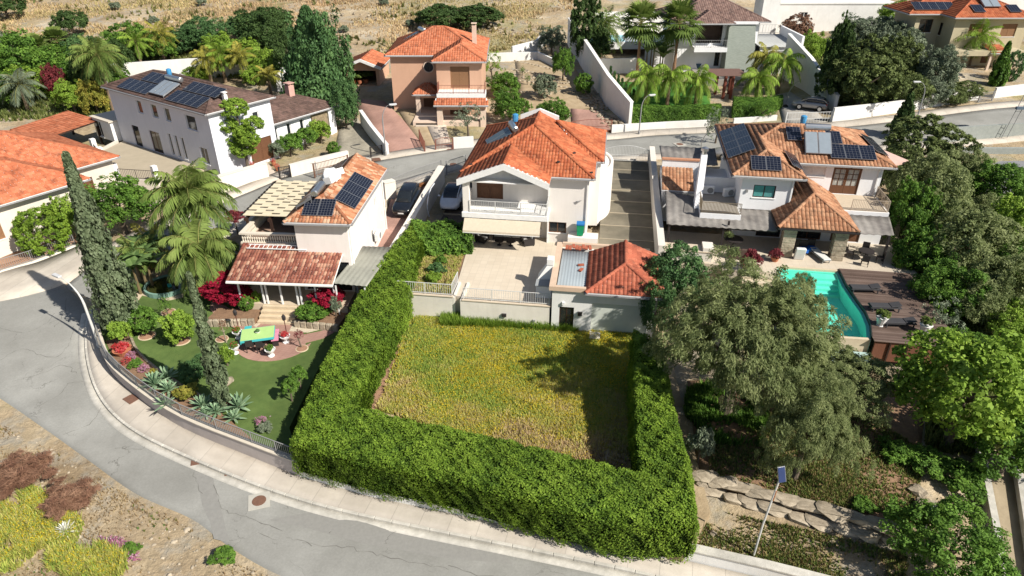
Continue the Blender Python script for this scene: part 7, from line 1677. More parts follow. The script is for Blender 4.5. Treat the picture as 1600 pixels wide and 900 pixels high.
wall_thing('garden_wall', 'low wall with stone panel in front of the shrub row', px([(455,276,2.7),(492,266,2.8),(545,252,2.9)]), .35, 2, [3.9,4.0,4.0], M_CREAMWALL)
wall_thing('pier', 'cream gate pier beside the grey sliding gate', px([(601,312,2.6),(618,308,2.6)]), .6, 1.6, 4.2, M_CREAMWALL, M_CREAMWALL)
wall_thing('yard_wall', 'greenish white wall coloured darker for shade on the near side of the street at the right edge', px([(1462,222,4.2),(1530,214,4.4),(1640,202,4.8)]), .3, 3, 5.6, mat('shade_darkened_render',(.30,.32,.30),(.24,.26,.245),world=True))  # shade on the greenish white wall is put into its colour
slab('paved_yard', px([(1500,300,3.4),(1640,300,3.4),(1640,243,3.4),(1500,243,3.4)]), 2, 3.4, mat('shade_darkened_paving',(.24,.24,.25),(.19,.19,.2),world=True))  # paving grey includes the shade lying over the yard
wall_thing('yard_wall', 'low wall coloured grey for shade at the upper side of the paved yard on the right', px([(1500,243,3.4),(1640,243,3.4)]), .4, 2, 4.2, MATS['shade_darkened_render'])  # same render, its colour darkened to stand for shade
def gate(name, label, a, b, h, m, arch=0, gap=.14, rails=(.95,.5,.08)):
    A = Vector(a); B = Vector(b); t = thing(name, label, 'gate', a); d = B-A
    for f in rails[1:]: MB().bar(Vector((0,0,h*f)), d+Vector((0,0,h*f)), .05).build('rail', m, t)
    n = max(4, int(d.length/gap)); bars = MB(); top = []
    for i in range(n+1):
        s = i/n; hh = h*rails[0]+arch*math.sin(math.pi*s); p = d*s; bars.bar(p+Vector((0,0,h*rails[-1])), p+Vector((0,0,hh)), .028); top.append(p+Vector((0,0,hh)))
    MB().tube(top, .03, 5).build('top_rail', m, t); tag(bars.build('bars', m, t), kind='stuff')
    for p in (Vector((0,0,0)), d): MB().box(p.x-.06,p.x+.06,p.y-.06,p.y+.06,p.z-.1,p.z+h).build('gate_post', m, t)
    return t
gate('driveway_gate', 'pale arched iron gate at the top of the stepped driveway', (*fB(1.05,17.0),3.4), (*fB(5.2,17.0),3.4), 1.25, M_WHITEIRON, .4)
gate('driveway_gate', 'grey iron sliding gate behind the dark car', at(616,302,2.7), at(690,274,3.1), 1.5, M_GREYIRON, .1)
gate('driveway_gate', 'dark iron gate behind the white car', at(698,272,3.1), at(728,262,3.2), 1.3, M_GREYIRON)
gate('driveway_gate', 'red brown iron gate of the salmon house', at(681,236,3.4), at(708,234,3.4), 1.2, M_REDIRON, .2); gate('driveway_gate', 'open red brown gate leaf at the red paved drive', at(656,220,3.6), at(664,238,3.4), 1.2, M_REDIRON)
gate('driveway_gate', 'red brown iron gate of the lower red drive behind the orange roof', at(893,208,3.6), at(955,206,3.6), 1.3, M_REDIRON, .2)
gate('driveway_gate', 'pale iron gate in front of the silver car', at(1226,197,4.0), at(1296,195,4.1), 1.5, M_WHITEIRON, 0, .3)
gate('garden_gate', 'iron garden gate in the long white street wall', at(1526,166,4.8), at(1547,164,4.8), 1.6, M_GREYIRON)
gate('driveway_gate', 'dark panel gate of the stone paved yard', at(492,276,2.9), at(545,262,3.0), 1.3, M_RUST); gate('garden_gate', 'small open dark gate at the pale front path', at(438,280,2.7), at(455,277,2.7), 1.2, M_IRON)
gate('driveway_gate', 'dark folded gate at the upper end of the stone paved yard', at(580,248,3.1), at(598,244,3.1), 1.2, M_IRON)
# ---------------------------------------------------------------- paved and planted areas of the upper lots
ribbon('red_drive', px([(600,155,4.5),(640,200,3.9),(668,236,3.4)]), px([(553,150,4.4),(580,205,3.6),(612,247,3.2)]), M_REDPAVE, .12, n=30, k=4)
ribbon('bare_soil_patch', px([(660,172,4.2),(672,200,3.9),(684,228,3.5)]), px([(622,172,4.2),(640,200,3.9),(664,228,3.5)]), M_SAND, .1, n=20, k=4)
ribbon('front_path', px([(695,190,4),(705,228,3.5)]), px([(664,190,4),(682,230,3.5)]), mat('pale_path',(.56,.48,.40),world=True), .14, n=10, k=3)
ribbon('stone_paved_yard', px([(600,246,3.1),(575,215,3.2),(560,190,3.3)]), px([(510,255,2.9),(522,235,3.0),(530,205,3.1)]), M_STONEPAVE, .12, n=20, k=5)
ribbon('pale_front_path', px([(440,284,2.6),(415,250,2.7),(400,225,2.8)]), px([(400,290,2.5),(385,255,2.6),(380,232,2.7)]), mat('pale_path',(.56,.48,.40),world=True), .12, n=16, k=4)
ribbon('orchard_soil', px([(935,165,4.2),(890,95,5)]), px([(815,190,3.9),(805,100,5)]), M_SAND, .06, n=24, k=10)
ribbon('lower_red_drive', px([(938,175,3.9),(955,207,3.5)]), px([(892,172,4),(895,208,3.5)]), M_REDPAVE, .12, n=12, k=5)
ribbon('bright_turf', px([(1110,162,4.2),(1105,128,4.3)]), px([(985,168,4.1),(955,130,4.4)]), M_TURF2, .12, n=14, k=8)
ribbon('garage_drive', px([(1292,196,4.1),(1262,165,4.4),(1235,142,4.7)]), px([(1224,196,4),(1218,168,4.3),(1212,148,4.5)]), mat('grey_drive',(.40,.38,.34),(.32,.30,.27),world=True), .12, n=16, k=5)
ribbon('car_drive', px([(690,272,3.2),(650,330,2.5),(610,400,2.1)]), px([(612,300,2.8),(600,345,2.4),(570,395,2.1)]), M_REDPAVE, .14, n=24, k=5)
slab('drive_slab', px([(690,276,2.9),(655,336,2.3),(606,408,2.0),(572,404,2.0),(598,352,2.3),(612,308,2.7)]), .5, [2.95,2.35,2.02,2.02,2.32,2.72], M_REDPAVE)
slab('gravel_strip', px([(608,306,2.7),(600,350,2.4),(578,404,2.1),(565,404,2.1),(584,352,2.4),(596,310,2.7)]), .5, [2.76,2.42,2.1,2.1,2.42,2.76], M_GRAVEL)
def steps_h():
    s = thing('garden_steps', 'pale flight of steps up to the sand coloured house', 'steps', (*a2(1520,150,5), 0), math.radians(-6))
    for k in range(9): MB().box(-2.0,.9,-.4+k*.75,.45+k*.75,4.2,5.1+k*.16).build('step', mat('pale_flag',(.58,.50,.37)), s)
    settle(s, 4.2)
steps_h()
# orchard: low stone edgings and the stone heap
def boulder(seed, s=(1,1,1)):
    bm = bmesh.new(); bmesh.ops.create_icosphere(bm, subdivisions=2, radius=.5); rg = np.random.default_rng(seed); D = unit(rg.normal(size=(7,3)))
    for v in bm.verts:
        c = np.array(v.co); c = np.sign(c)*np.abs(c*2)**.5*.5
        for d in D:
            e = c @ d-.34
            if e > 0: c = c-d*e*.9
        c = c*np.array(s)+rg.normal(size=3)*.03*np.array(s); v.co = c
    me = bpy.data.meshes.new('boulder'); bm.to_mesh(me); bm.free(); me.materials.append(M_STONE); return me
BM = [boulder(k) for k in range(6)]
def stone(root, name, p, s, rz, k):
    o = link(name, BM[k % 6], None, root); o.location = p; o.scale = s; o.rotation_euler = (0,0,rz); return o
def boulder_wall():
    t = thing('boulder_wall', 'terrace wall of big pale limestone boulders above the bottom right pavement', 'wall', (0,0,0)); rg = random.Random(5)
    base = px([(1098,752,.9),(1160,775,.8),(1230,797,.7),(1300,820,.6),(1370,838,.5),(1420,848,.4)]); R = resample(base, 1.15); ctr = R[0]
    t.location = (*R[0], 0)
    for row, (dz, off) in enumerate(((.0,-.5),(.4,-.15),(.78,.25))):
        for i, p in enumerate(R[:-1] if row else R):
            q = R[min(i+1, len(R)-1)]; a = math.atan2(R[-1][1]-R[0][1], R[-1][0]-R[0][0]); n = (-math.sin(a), math.cos(a)); f = .5 if row == 1 else 0
            x = p[0]+(q[0]-p[0])*f+n[0]*off; y = p[1]+(q[1]-p[1])*f+n[1]*off
            stone(t, 'boulder', (x-t.location.x, y-t.location.y, tz(x, y)*.4+dz), (rg.uniform(1.2,2.0), rg.uniform(.65,.95), rg.uniform(.38,.6)), a+rg.uniform(-.15,.15), rg.randint(0,5))
boulder_wall()
LOOSE = [(1062,640,.7,'pale boulder at the inner side of the right hedge arm'),(1085,685,.6,'pale boulder beside the grey shrub at the hedge'),(1102,752,.9,'boulder at the left end of the boulder wall'),(1445,790,1.2,'flat boulder behind the second solar lamp'),(1435,765,.9,'shaded boulder above the flat one'),(1388,548,1.0,'white rock under the front corner of the timber deck'),(1412,552,1.0,'second white rock under the timber deck'),(1245,575,.9,'pale rock showing through the pepper tree'),(358,598,.8,'carved stone trough on the lawn right of the cypress'),(1118,818,.35,'small white block in the soil strip by the hedge corner')]
for i, (x, y, s, lab) in enumerate(LOOSE):
    p = a2(x, y, 1.0); z = LAWN_Z if i == 8 else tz(*p); o = tag(stone(None, 'boulder', (p[0], p[1], z+.15*s), (s, s*.8, s*.6), i*1.3, i), lab, 'rock')
def stone_heap():
    t = thing('stone_heap', 'heap of loose pale stones beside the big white sloping wall', 'stones', (*a2(930,170,4), tz(*a2(930,170,4)))); rg = random.Random(8)
    L_ = px([(925,148,4.2),(940,170,4),(965,193,3.8)]); R = resample(L_, .42)
    for p in R:
        for k in range(4):
            x, y = p[0]+rg.uniform(-1.6,.6), p[1]+rg.uniform(-.4,.4); s = rg.uniform(.3,.62)
            stone(t, 'stone', (x-t.location.x, y-t.location.y, tz(x, y)+.12-t.location.z), (s,s*.8,s*.6), rg.uniform(0,3), rg.randint(0,5))
stone_heap()
def edgings():
    E_ = [((805,104),(878,118),'uppermost'),((806,116),(895,128),'second'),((812,130),(905,141),'third'),((815,145),(935,142),'lowest')]
    for a, b, lab in E_:
        t = thing('stone_edging', f'{lab} low stone edging across the orchard soil', 'edging', (*a2(*a,4.6), tz(*a2(*a,4.6)))); rg = random.Random(hash(a) % 99); A = a2(*a,4.6); B = a2(*b,4.5); n = int(math.hypot(B[0]-A[0],B[1]-A[1])/.6)
        for k in range(n):
            x = A[0]+(B[0]-A[0])*k/n; y = A[1]+(B[1]-A[1])*k/n
            stone(t, 'stone', (x-A[0], y-A[1], tz(x,y)+.1-t.location.z), (.55,.3,.25), .1, rg.randint(0,5))
    for i, (x, y) in enumerate(((817,120),(825,128),(836,132),(851,149),(912,152),(880,133))):
        t = thing('tree_ring', ['pale stone ring in the orchard, topmost on the left','pale stone ring in the orchard beside the first sapling','pale stone ring in the middle of the orchard','pale stone ring under the orchard citrus','pale stone ring under the citrus by the white wall','pale stone ring under the dark orchard tree'][i], 'tree ring', (*a2(x,y,4.4), tz(*a2(x,y,4.4))))
        for k in range(12): stone(t, 'stone', (.75*math.cos(k*.5236), .75*math.sin(k*.5236), .1), (.42,.25,.22), k*.5236+1.57, k)
edgings()
# rubble bank and ledge stones on the slope behind the salmon house
def rubble():
    for (x, y, n, s, lab) in ((60,62,26,1.1,'grey rubble heap on the slope in the upper left'),(250,48,8,1.2,'pale rocks above the upper left gardens'),(800,52,22,1.3,'pale rock bank on the slope right of the salmon house'),(585,38,10,1.0,'scattered pale rocks on the dry slope above the garage'),(620,18,10,1.3,'big pale rocks near the top of the dry slope')):
        p = a2(x, y, 6); t = thing('rocks', lab, 'rocks', (*p, tz(*p))); rg = random.Random(x)
        for k in range(n):
            dx, dy = rg.gauss(0,3.2*s), rg.gauss(0,1.4*s); q = rg.uniform(.5,1.5)*s*.7
            stone(t, 'rock', (dx, dy, tz(p[0]+dx,p[1]+dy)+.1-t.location.z), (q,q*.8,q*.5), rg.uniform(0,3), k)
rubble()
# ---------------------------------------------------------------- drainage channel at the right
CHL = px([(1520,690,.6),(1528,740,.3),(1540,800,.1),(1552,860,-.1),(1560,930,-.2)]); CHR = px([(1562,690,.6),(1580,740,.3),(1592,800,.1),(1602,860,-.1),(1615,930,-.2)])
ribbon('channel_bed', CHR, CHL, mat('muddy_concrete',(.34,.28,.19),(.26,.21,.14),scale=1.5,world=True,bump=.2), .3, n=20, k=4)
for nm, P, lab in (('channel_wall', CHL, 'pale concrete kerb wall on the left of the drainage channel'),('channel_wall', CHR, 'rubble kerb wall on the right of the drainage channel')):
    P = spline(P, 4); wall_thing(nm, lab, P, .3, [tz(*p)-.2 for p in P], [tz(*p)+.75 for p in P], M_KERB)
# ---------------------------------------------------------------- lamps and road iron
def street_lamp(label, px_, py_, z, h, arm, m=M_WHITEIRON, reach=1.6, r=.075, name='street_lamp'):
    t = thing(name, label, 'street lamp', at(px_, py_, z)); a = math.radians(arm); c, s = math.cos(a), math.sin(a); P = [(0,0,-.2),(0,0,h*.7)]
    for k in range(1, 7):
        f = k/6; P.append((c*reach*(1-math.cos(f*1.45)), s*reach*(1-math.cos(f*1.45)), h*.7+h*.3*math.sin(f*1.5)))
    MB().tube(P, [r*1.2,r]+[r*.85-.008*k for k in range(6)], 8).build('pole', m, t, smooth=False)
    MB().lathe([(r*1.9,-.05),(r*1.9,.45),(r*1.2,.5)], (0,0,0), 10).build('base', m, t)
    e = Vector(P[-1]); MB().obox((e.x+c*.35,e.y+s*.35,e.z+.02), (.75,.26,.13), a).build('lamp_head', mat('lamp_grey',(.55,.56,.57)), t, bevel=.03)
    MB().obox((e.x+c*.38,e.y+s*.38,e.z-.055), (.5,.2,.03), a).build('lens', M_TRIM, t); return t
p_ = at(157,545,.45); street_lamp('white curved street lamp on the pavement corner by the tallest cypress', 157, 545, .45, zat(p_[0], p_[1], 444)-.45, 150, reach=2.0)
def pole_lamp(label, px_, py_, z, top, dx=.8):
    p = at(px_, py_, z); street_lamp(label, px_, py_, z, zat(p[0], p[1], top)-z, 20 if dx > 0 else 180, M_GREYIRON, .9, .06)
pole_lamp('grey street lamp at the red paved drive', 603, 243, 3.3, 165); pole_lamp('thin grey street lamp by the low wall below the box hedge', 998, 212, 3.5, 150)
pole_lamp('white curved street lamp in front of the pines', 1430, 194, 4.5, 128, -1)
def solar_lamp(label, px_, py_, z, top, lean):
    p = at(px_, py_, z); h = zat(p[0], p[1], top)-z; t = thing('solar_lamp', label, 'street lamp', p)
    MB().tube([(0,0,-.2),(lean*.2,0,h*.4),(lean,0,h)], [.05,.045,.04], 8).build('pole', M_WHITEIRON, t)
    MB().tube([(lean*.78,0,h*.72),(lean*.88,0,h*.85)], [.05,.05], 8).build('rusty_sleeve', mat('orange_rust',(.34,.14,.05),(.22,.09,.04),scale=8), t)
    f = MB().obox((lean,-.05,h+.3), (.34,.03,.66), .2, -.5).build('panel_frame', M_PVF, t); MB().obox((lean,-.075,h+.3), (.30,.02,.62), .2, -.5).build('solar_cell', mat('blue_cell',(.02,.035,.11),rough=.2,spec=.5), f)
    return t
solar_lamp('bent white solar lamp post behind the wide pale wall', 1179, 862, .5, 748, .25); solar_lamp('second solar lamp post with bluish panel in front of the bushy corner tree', 1428, 858, .4, 808, .15)
for i, (x, y, z, r_, lab, sq) in enumerate(((405,783,.05,.34,'round rusty manhole cover in the lower road',1),(708,256,3.25,.36,'round manhole cover in the upper street near the orange roof',1),(1062,226,3.5,.36,'round manhole cover in the upper street behind the tan roof',1),(206,626,.3,.40,'square rusty cover in the pavement by the curved wall',0),(359,739,.1,.24,'small drain grate in the gutter',0),(588,252,3.0,.42,'dark rectangular cover in the pavement of the upper street',0),(309,722,.1,.32,'rusty plate over the drain at the kerb',0))):
    p = a2(x, y, z); zz = tz(*p)+(.19 if i in (3,5) else .062); t = thing('manhole', lab, 'manhole', (*p, zz), .3 if i != 3 else -.6)
    if sq:
        MB().box(-r_*1.5,r_*1.5,-r_*1.5,r_*1.5,-.1,.012).build('frame', mat('frame_concrete',(.46,.44,.39)), t); MB().lathe([(r_,-.05),(r_,.02),(r_*.9,.026)], (0,0,0), 20).build('cover', M_RUST, t)
    else:
        MB().box(-r_,r_,-r_*.8,r_*.8,-.1,.012).build('frame', M_RUST, t); MB().box(-r_*.9,r_*.9,-r_*.7,r_*.7,-.05,.02).build('cover', M_RUST, t)
def mast():
    t = thing('ladder_mast', 'thin lattice ladder mast with blue brackets at the right edge', 'mast', at(1566,212,4.6)); h = 8.5
    for x in (0,.55): MB().tube([(x,0,-.2),(x+1.7,.4,h)], .035, 5).build('leg', M_GREYIRON, t)
    for k in range(14): MB().bar((1.7*k/14,.4*k/14,h*k/14),(.55+1.7*k/14,.4*k/14,h*k/14),.03).build('rung', M_GREYIRON, t)
    for f in (.32,.62): MB().box(1.7*f-.2,1.7*f+2.6,-.2,.1,h*f,h*f+.25).build('bracket', mat('blue_grey_metal',(.10,.14,.19)), t)
mast()
# ---------------------------------------------------------------- vehicles
def loft(mb, S, n=14, pw=.45):
    """body along x from stations (x, half width, z low, z high); rounded box sections"""
    V = []; F = []
    for (x, w_, zl, zh) in S:
        for k in range(n):
            a = 2*math.pi*(k+.5)/n; c, s = math.cos(a), math.sin(a); V.append((x, w_*math.copysign(abs(c)**pw, c), (zl+zh)/2+(zh-zl)/2*math.copysign(abs(s)**pw, s)))
    m = len(S)
    for i in range(m-1):
        for k in range(n): F.append((i*n+k, i*n+(k+1)%n, (i+1)*n+(k+1)%n, (i+1)*n+k)[::-1])
    F += [tuple(range(n)), tuple((m-1)*n+k for k in range(n-1,-1,-1))]
    return mb.add(V, F)
def car(name, label, p, rz, paint, style='suv', roofm=None, scale=1.0, pitch=0.0):
    t = thing(name, label, 'car', p, rz); t.scale = (scale,)*3; t.rotation_euler = (0, pitch, rz)
    if style == 'beetle':
        body = [(-2.1,.45,.35,.62),(-1.95,.74,.25,.82),(-1.4,.88,.22,.98),(-.7,.90,.2,1.0),(.3,.90,.2,1.0),(1.0,.89,.22,.98),(1.55,.84,.24,.88),(1.95,.70,.28,.72),(2.12,.42,.36,.58)]
        cab = [(-1.65,.50,.9,1.0),(-1.2,.66,.9,1.28),(-.6,.70,.9,1.46),(.1,.70,.9,1.49),(.55,.68,.9,1.38),(1.1,.62,.9,1.02)]; roof = (-.95,.38,.60,1.455); hl = (1.86,.56,.70,.14)
    elif style == 'hatch':
        body = [(-2.0,.70,.3,.8),(-1.85,.82,.22,.95),(-1.0,.86,.2,1.0),(.4,.86,.2,.98),(1.2,.84,.22,.90),(1.8,.78,.26,.76),(2.02,.6,.32,.62)]
        cab = [(-1.9,.62,.9,1.1),(-1.5,.66,.9,1.42),(-.5,.68,.9,1.48),(.2,.66,.9,1.44),(1.05,.62,.9,.98)]; roof = (-1.45,.1,.58,1.46); hl = (1.84,.58,.68,.13)
    else:
        body = [(-2.3,.78,.4,1.0),(-2.15,.90,.3,1.1),(-1.2,.95,.26,1.14),(.5,.95,.26,1.12),(1.3,.93,.28,1.06),(1.95,.88,.32,.96),(2.25,.74,.38,.84),(2.32,.6,.44,.76)]
        cab = [(-2.15,.72,1.05,1.3),(-1.9,.76,1.05,1.62),(-.9,.78,1.05,1.70),(.1,.76,1.05,1.68),(.45,.74,1.05,1.55),(1.15,.70,1.05,1.1)]; roof = (-1.9,.15,.66,1.69); hl = (2.16,.64,.82,.14)
    b = loft(MB(), body).build('body', paint, t, smooth=True)
    loft(MB(), cab, 12, .55).build('cabin_glass', M_GLASS, t, smooth=True)
    x0, x1, w_, z = roof
    loft(MB(), [(x0,w_*.8,z-.05,z+.0),(x0+.2,w_,z-.05,z+.035),((x0+x1)/2,w_,z-.05,z+.045),(x1-.15,w_,z-.05,z+.03),(x1,w_*.85,z-.07,z-.02)], 10, .5).build('roof_panel', roofm or paint, t, smooth=True)
    for s in (-1, 1):
        P = MB(); sec = cab
        for i in range(len(cab)-1):
            P.bar((cab[i][0], s*cab[i][1]*.93, cab[i][3]-.06), (cab[i+1][0], s*cab[i+1][1]*.93, cab[i+1][3]-.06), .07)
        P.build('roof_pillar', paint, t)
        MB().obox((cab[-2][0]+.25, s*(body[3][1]+.12), cab[0][2]+.08), (.12,.22,.14)).build('mirror', paint, t, bevel=.03)
        MB().lathe([(.01,-.05),(hl[3],-.02),(hl[3]*.9,.05),(.02,.07)], (0,0,0), 12).build('headlight', mat('headlamp',(.62,.64,.66),rough=.15), t)
        h = t.children[-1]; h.location = (hl[0], s*hl[1], hl[2]); h.rotation_euler = (0, 1.15, s*.25)
        MB().obox((body[0][0]+.1, s*.62, .85), (.12,.26,.16)).build('tail_light', mat('tail_red',(.35,.02,.02),rough=.3), t)
        for x in (body[1][0]+.62, body[-2][0]-.72):
            w2 = MB(); w2.tube([(x,s*.70,.33),(x,s*.92,.33)], .33, 16); wh = w2.build('wheel', mat('tyre',(.02,.02,.02),rough=.9), t)
            MB().tube([(x,s*.915,.33),(x,s*.935,.33)], .21, 12).build('rim', M_STEEL, wh)
    MB().obox((body[-1][0]-.02,0,.5), (.06,.52,.12)).build('number_plate', M_TRIM, t)
    MB().obox((body[-1][0]-.04,0,.38), (.12,1.1,.1)).build('grille', M_IRON, t)
    MB().obox((cab[-1][0]-.02,0,cab[-1][2]+.05), (.05,1.1,.03)).build('wiper', M_IRON, t)
    return t
P_BLACK = mat('black_car_paint', (.012,.014,.018), rough=.18, spec=.6, coat=.6); P_WHITE = mat('white_car_paint', (.66,.69,.74), rough=.22, spec=.5, coat=.5); P_SILVER = mat('silver_car_paint', (.36,.35,.34), rough=.3, spec=.5, metal=.4, coat=.4)
q = at(637,325,2.5); car('car', 'black sport utility car parked on the red drive', (q[0], q[1], 2.58), math.radians(-97), P_BLACK, 'suv', scale=.93, pitch=.05)
q = at(708,315,2.7); car('car', 'white rounded coupe with black roof parked beside the centre house', (q[0], q[1], 2.62), math.radians(-96), P_WHITE, 'beetle', P_BLACK, scale=1.02, pitch=.05)
q = at(1264,172,4.4); car('car', 'silver hatchback parked below the big white stepped wall', (q[0], q[1], 4.55), math.radians(150), P_SILVER, 'hatch', scale=.95)
q = at(1143,246,3.5); car('car', 'grey car half hidden behind the tall white chimney', (q[0], q[1], 3.5), math.radians(175), P_SILVER, 'hatch', scale=.95)
# ---------------------------------------------------------------- lawn furniture and planting details
def patio():
    c = at(424,536,LAWN_Z); P = []
    for k in range(19):
        a = math.pi+math.pi*k/18; P.append((c[0]+2.35*math.cos(a)+.2, c[1]+2.0*math.sin(a)))
    pts = P+px([(474,545,1),(508,530,1),(545,505,1),(540,488,1),(500,498,1),(462,499,1),(412,496,1),(370,485,1),(330,478,1),(332,492,1),(352,515,1)])
    slab('patio', P+px([(478,540,1),(474,520,1),(462,499,1),(411,496,1),(372,520,1)]), .5, LAWN_Z+.03, M_REDPAVE)
    slab('patio_path', px([(470,538,1),(505,529,1),(548,506,1),(545,492,1),(505,517,1),(470,524,1)]), .5, LAWN_Z+.026, M_REDPAVE)
    slab('patio_path', px([(378,520,1),(395,508,1),(352,478,1),(330,472,1),(328,484,1),(345,500,1)]), .5, LAWN_Z+.026, M_REDPAVE)
    slab('gravel_bed', px([(452,518,1),(457,508,1),(500,500,1),(518,505,1),(505,514,1),(480,520,1)]), .5, LAWN_Z+.04, M_GRAVEL)
    slab('gravel_bed', px([(400,512,1),(362,490,1),(372,487,1),(414,494,1),(412,503,1)]), .5, LAWN_Z+.04, M_GRAVEL)
    slab('stone_paving', px([(205,462,1),(240,448,1),(290,455,1),(285,465,1),(262,470,1),(222,462,1),(205,485,1),(198,480,1)]), .5, LAWN_Z+.025, mat('beige_flags',(.56,.47,.34),(.44,.365,.26),scale=2,world=True,bump=.3))
    t = thing('garden_table', 'patio table under a lime green cloth with turquoise edge', 'table', at(406,536,LAWN_Z+.03), .25)
    for x in (-.75,.75):
        for y in (-.45,.45): MB().box(x-.04,x+.04,y-.04,y+.04,0,.7).build('leg', M_WOODD, t)
    MB().box(-.95,.95,-.62,.62,.7,.74).build('tabletop', M_WOODD, t)
    MB().box(-1.0,1.0,-.68,.68,.742,.76).build('cloth', mat('lime_cloth',(.40,.60,.22),(.36,.55,.20)), t)
    q = mat('turquoise_cloth',(.06,.45,.48)); MB().box(-1.02,-.98,-.7,.7,.5,.75).box(-1.0,1.0,.68,.71,.45,.75).box(-1.0,1.0,-.71,-.68,.6,.75).box(.98,1.02,-.7,.7,.62,.75).build('cloth_edge', q, t)
    b = thing('plant_pot', 'small bowl with a cactus on the lime green table', 'pot', tuple(Vector(t.location)+Vector((0,.05,.76))), 0); MB().lathe([(.1,0),(.16,.1)], (0,0,0), 10).build('bowl', M_TRIM, b); MB().lathe([(.12,.08),(.15,.16),(.08,.26),(.02,.3)], (0,0,0), 8).build('cactus', L_CONIF, b)
    for i, (x, y, rz, m, lab) in enumerate(((389,528,1.4,q,'turquoise draped bench left of the lime table'),(432,533,1.3,mat('pink_cloth',(.58,.06,.20),(.60,.40,.45),scale=9,stretch=(8,.6,1)),'pink striped bench right of the lime table'))):
        s = thing('bench', lab, 'bench', at(x,y,LAWN_Z+.03), .25+math.pi/2)
        MB().box(-.65,.65,-.2,.2,.4,.45).build('seat', M_WOODD, s); MB().box(-.67,.67,-.22,.22,.452,.5).build('cover', m, s)
        for xx in (-.55,.55): MB().box(xx-.04,xx+.04,-.18,.18,0,.4).build('leg', M_IRON, s)
    for i, (x, y, rz) in enumerate(((392,548,.3),(409,549,.1))):
        s = thing('garden_chair', ['black patio chair in front of the lime table, left one','black patio chair in front of the lime table, right one'][i], 'chair', at(x,y,LAWN_Z+.03), rz)
        MB().box(-.22,.22,-.22,.22,.42,.46).build('seat', M_IRON, s); MB().box(-.22,.22,-.25,-.21,.46,.9).build('backrest', M_IRON, s)
        for xx in (-.2,.2):
            for yy in (-.2,.2): MB().box(xx-.02,xx+.02,yy-.02,yy+.02,0,.42).build('leg', M_IRON, s)
    for i, (x, y, lab, fm) in enumerate(((373,528,'white urn with red flowers at the back left of the patio',L_REDFL),(368,552,'white urn with orange red flowers at the front left of the patio',L_REDFL),(447,535,'white urn with red geranium at the back right of the patio',L_REDFL),(424,556,'white urn with green plant at the front of the patio',L_PALM))):
        u = thing('urn', lab, 'planter', at(x,y,LAWN_Z+.03), 0, 'white urns round the patio')
        u.scale = (.78,)*3; MB().lathe([(.26,0),(.26,.08),(.12,.14),(.11,.3),(.3,.42),(.4,.62),(.43,.66),(.36,.66),(.3,.56)], (0,0,0), 16).build('urn_body', M_TRIM, u)
        c_ = link('plant', copy_mesh_with(crown_of('bush', i % 3), fm if i == 2 else L_CITRUS), None, u); c_.location = (0,0,.78); c_.scale = (.3,.3,.28)
        if i < 3:
            c_ = link('flowers', copy_mesh_with(crown_of('sparse', i % 3), L_REDFL), None, u); c_.location = (0,0,.86); c_.scale = (.28,.28,.24)
    for i, (x, y) in enumerate(((374,518),(449,526))):
        l = thing('garden_lamp', ['black lantern post at the left of the patio','black lantern post at the right of the patio'][i], 'lamp', at(x,y,LAWN_Z), 0)
        MB().tube([(0,0,0),(0,0,1.25)], .03, 6).build('post', mat('dark_red_post',(.10,.03,.025)), l); MB().lathe([(.05,1.25),(.12,1.32),(.14,1.55),(.05,1.68),(.01,1.75)], (0,0,0), 6).build('lantern', M_IRON, l)
    for i, (x, y, r_) in enumerate(((230,525,.55),(284,533,.55),(263,488,.5),(347,530,.42),(472,545,.4))):
        s = thing('soil_ring', ['round soil ring under the citrus nearest the lamp','round soil ring under the middle citrus','round soil ring under the thin tree at the top of the lawn','round soil ring under the reddish tree','round soil ring under the rose bush'][i], 'soil ring', at(x,y,LAWN_Z), 0)
        MB().lathe([(r_,-.05),(r_,.03),(r_*.92,.035)], (0,0,0), 22).build('edging', mat('sandstone',(.60,.49,.345)), s); MB().lathe([(r_*.88,0),(r_*.85,.045),(.05,.07)], (0,0,0), 18).build('soil', M_REDSOIL, s)
    # border along the curved wall, planter, pond
    slab('flower_border', offset_path(WALLB[2:7], .25)+[p for p in reversed(offset_path(WALLB[2:6], 1.6))], .5, LAWN_Z+.05, M_SOIL)
    Eb = resample(spline(offset_path(WALLB[2:6], 1.65), 3), .45); t = thing('border_edging', 'sandstone edging between lawn and flower border', 'edging', (*Eb[0], LAWN_Z))
    for k in range(len(Eb)-1):
        a, b = Eb[k], Eb[k+1]; o = MB().obox((0,0,0), (math.hypot(b[0]-a[0],b[1]-a[1])-.02,.16,.2)).build('edging_stone', M_STONE, t, bevel=.03); o.location = ((a[0]+b[0])/2-Eb[0][0],(a[1]+b[1])/2-Eb[0][1],.08); o.rotation_euler = (0,0,math.atan2(b[1]-a[1],b[0]-a[0]))
    f = thing('flower_pot', 'round terracotta bowl of red flowers in the flower border', 'flower pot', at(193,552,LAWN_Z+.05), 0); MB().lathe([(.4,0),(.55,.3),(.58,.34),(.5,.34)], (0,0,0), 16).build('bowl', mat('terracotta',(.45,.17,.09)), f)
    c_ = link('flowers', copy_mesh_with(crown_of('bush',0), L_REDFL), None, f); c_.location = (0,0,.45); c_.scale = (.45,.45,.3)
    for i, (x, y, m, lab) in enumerate(((206,560,L_PINKFL,'pink flowers in the border beside the terracotta bowl'),(198,568,L_REDFL,'red flowers in the middle of the border'),(226,580,L_PINKFL,'lilac flowers at the lower end of the border'),(213,572,L_CITRUS,'dark leafy plant in the border'),(358,632,L_REDFL,'red flowers beside the cypress trunk'),(410,662,L_PINKFL,'pink roses at the lower lawn corner'))): shrub('flowers', lab, 'flowers', x, y, LAWN_Z+.05, .35, .4, 'sparse' if i != 3 else 'bush', m)
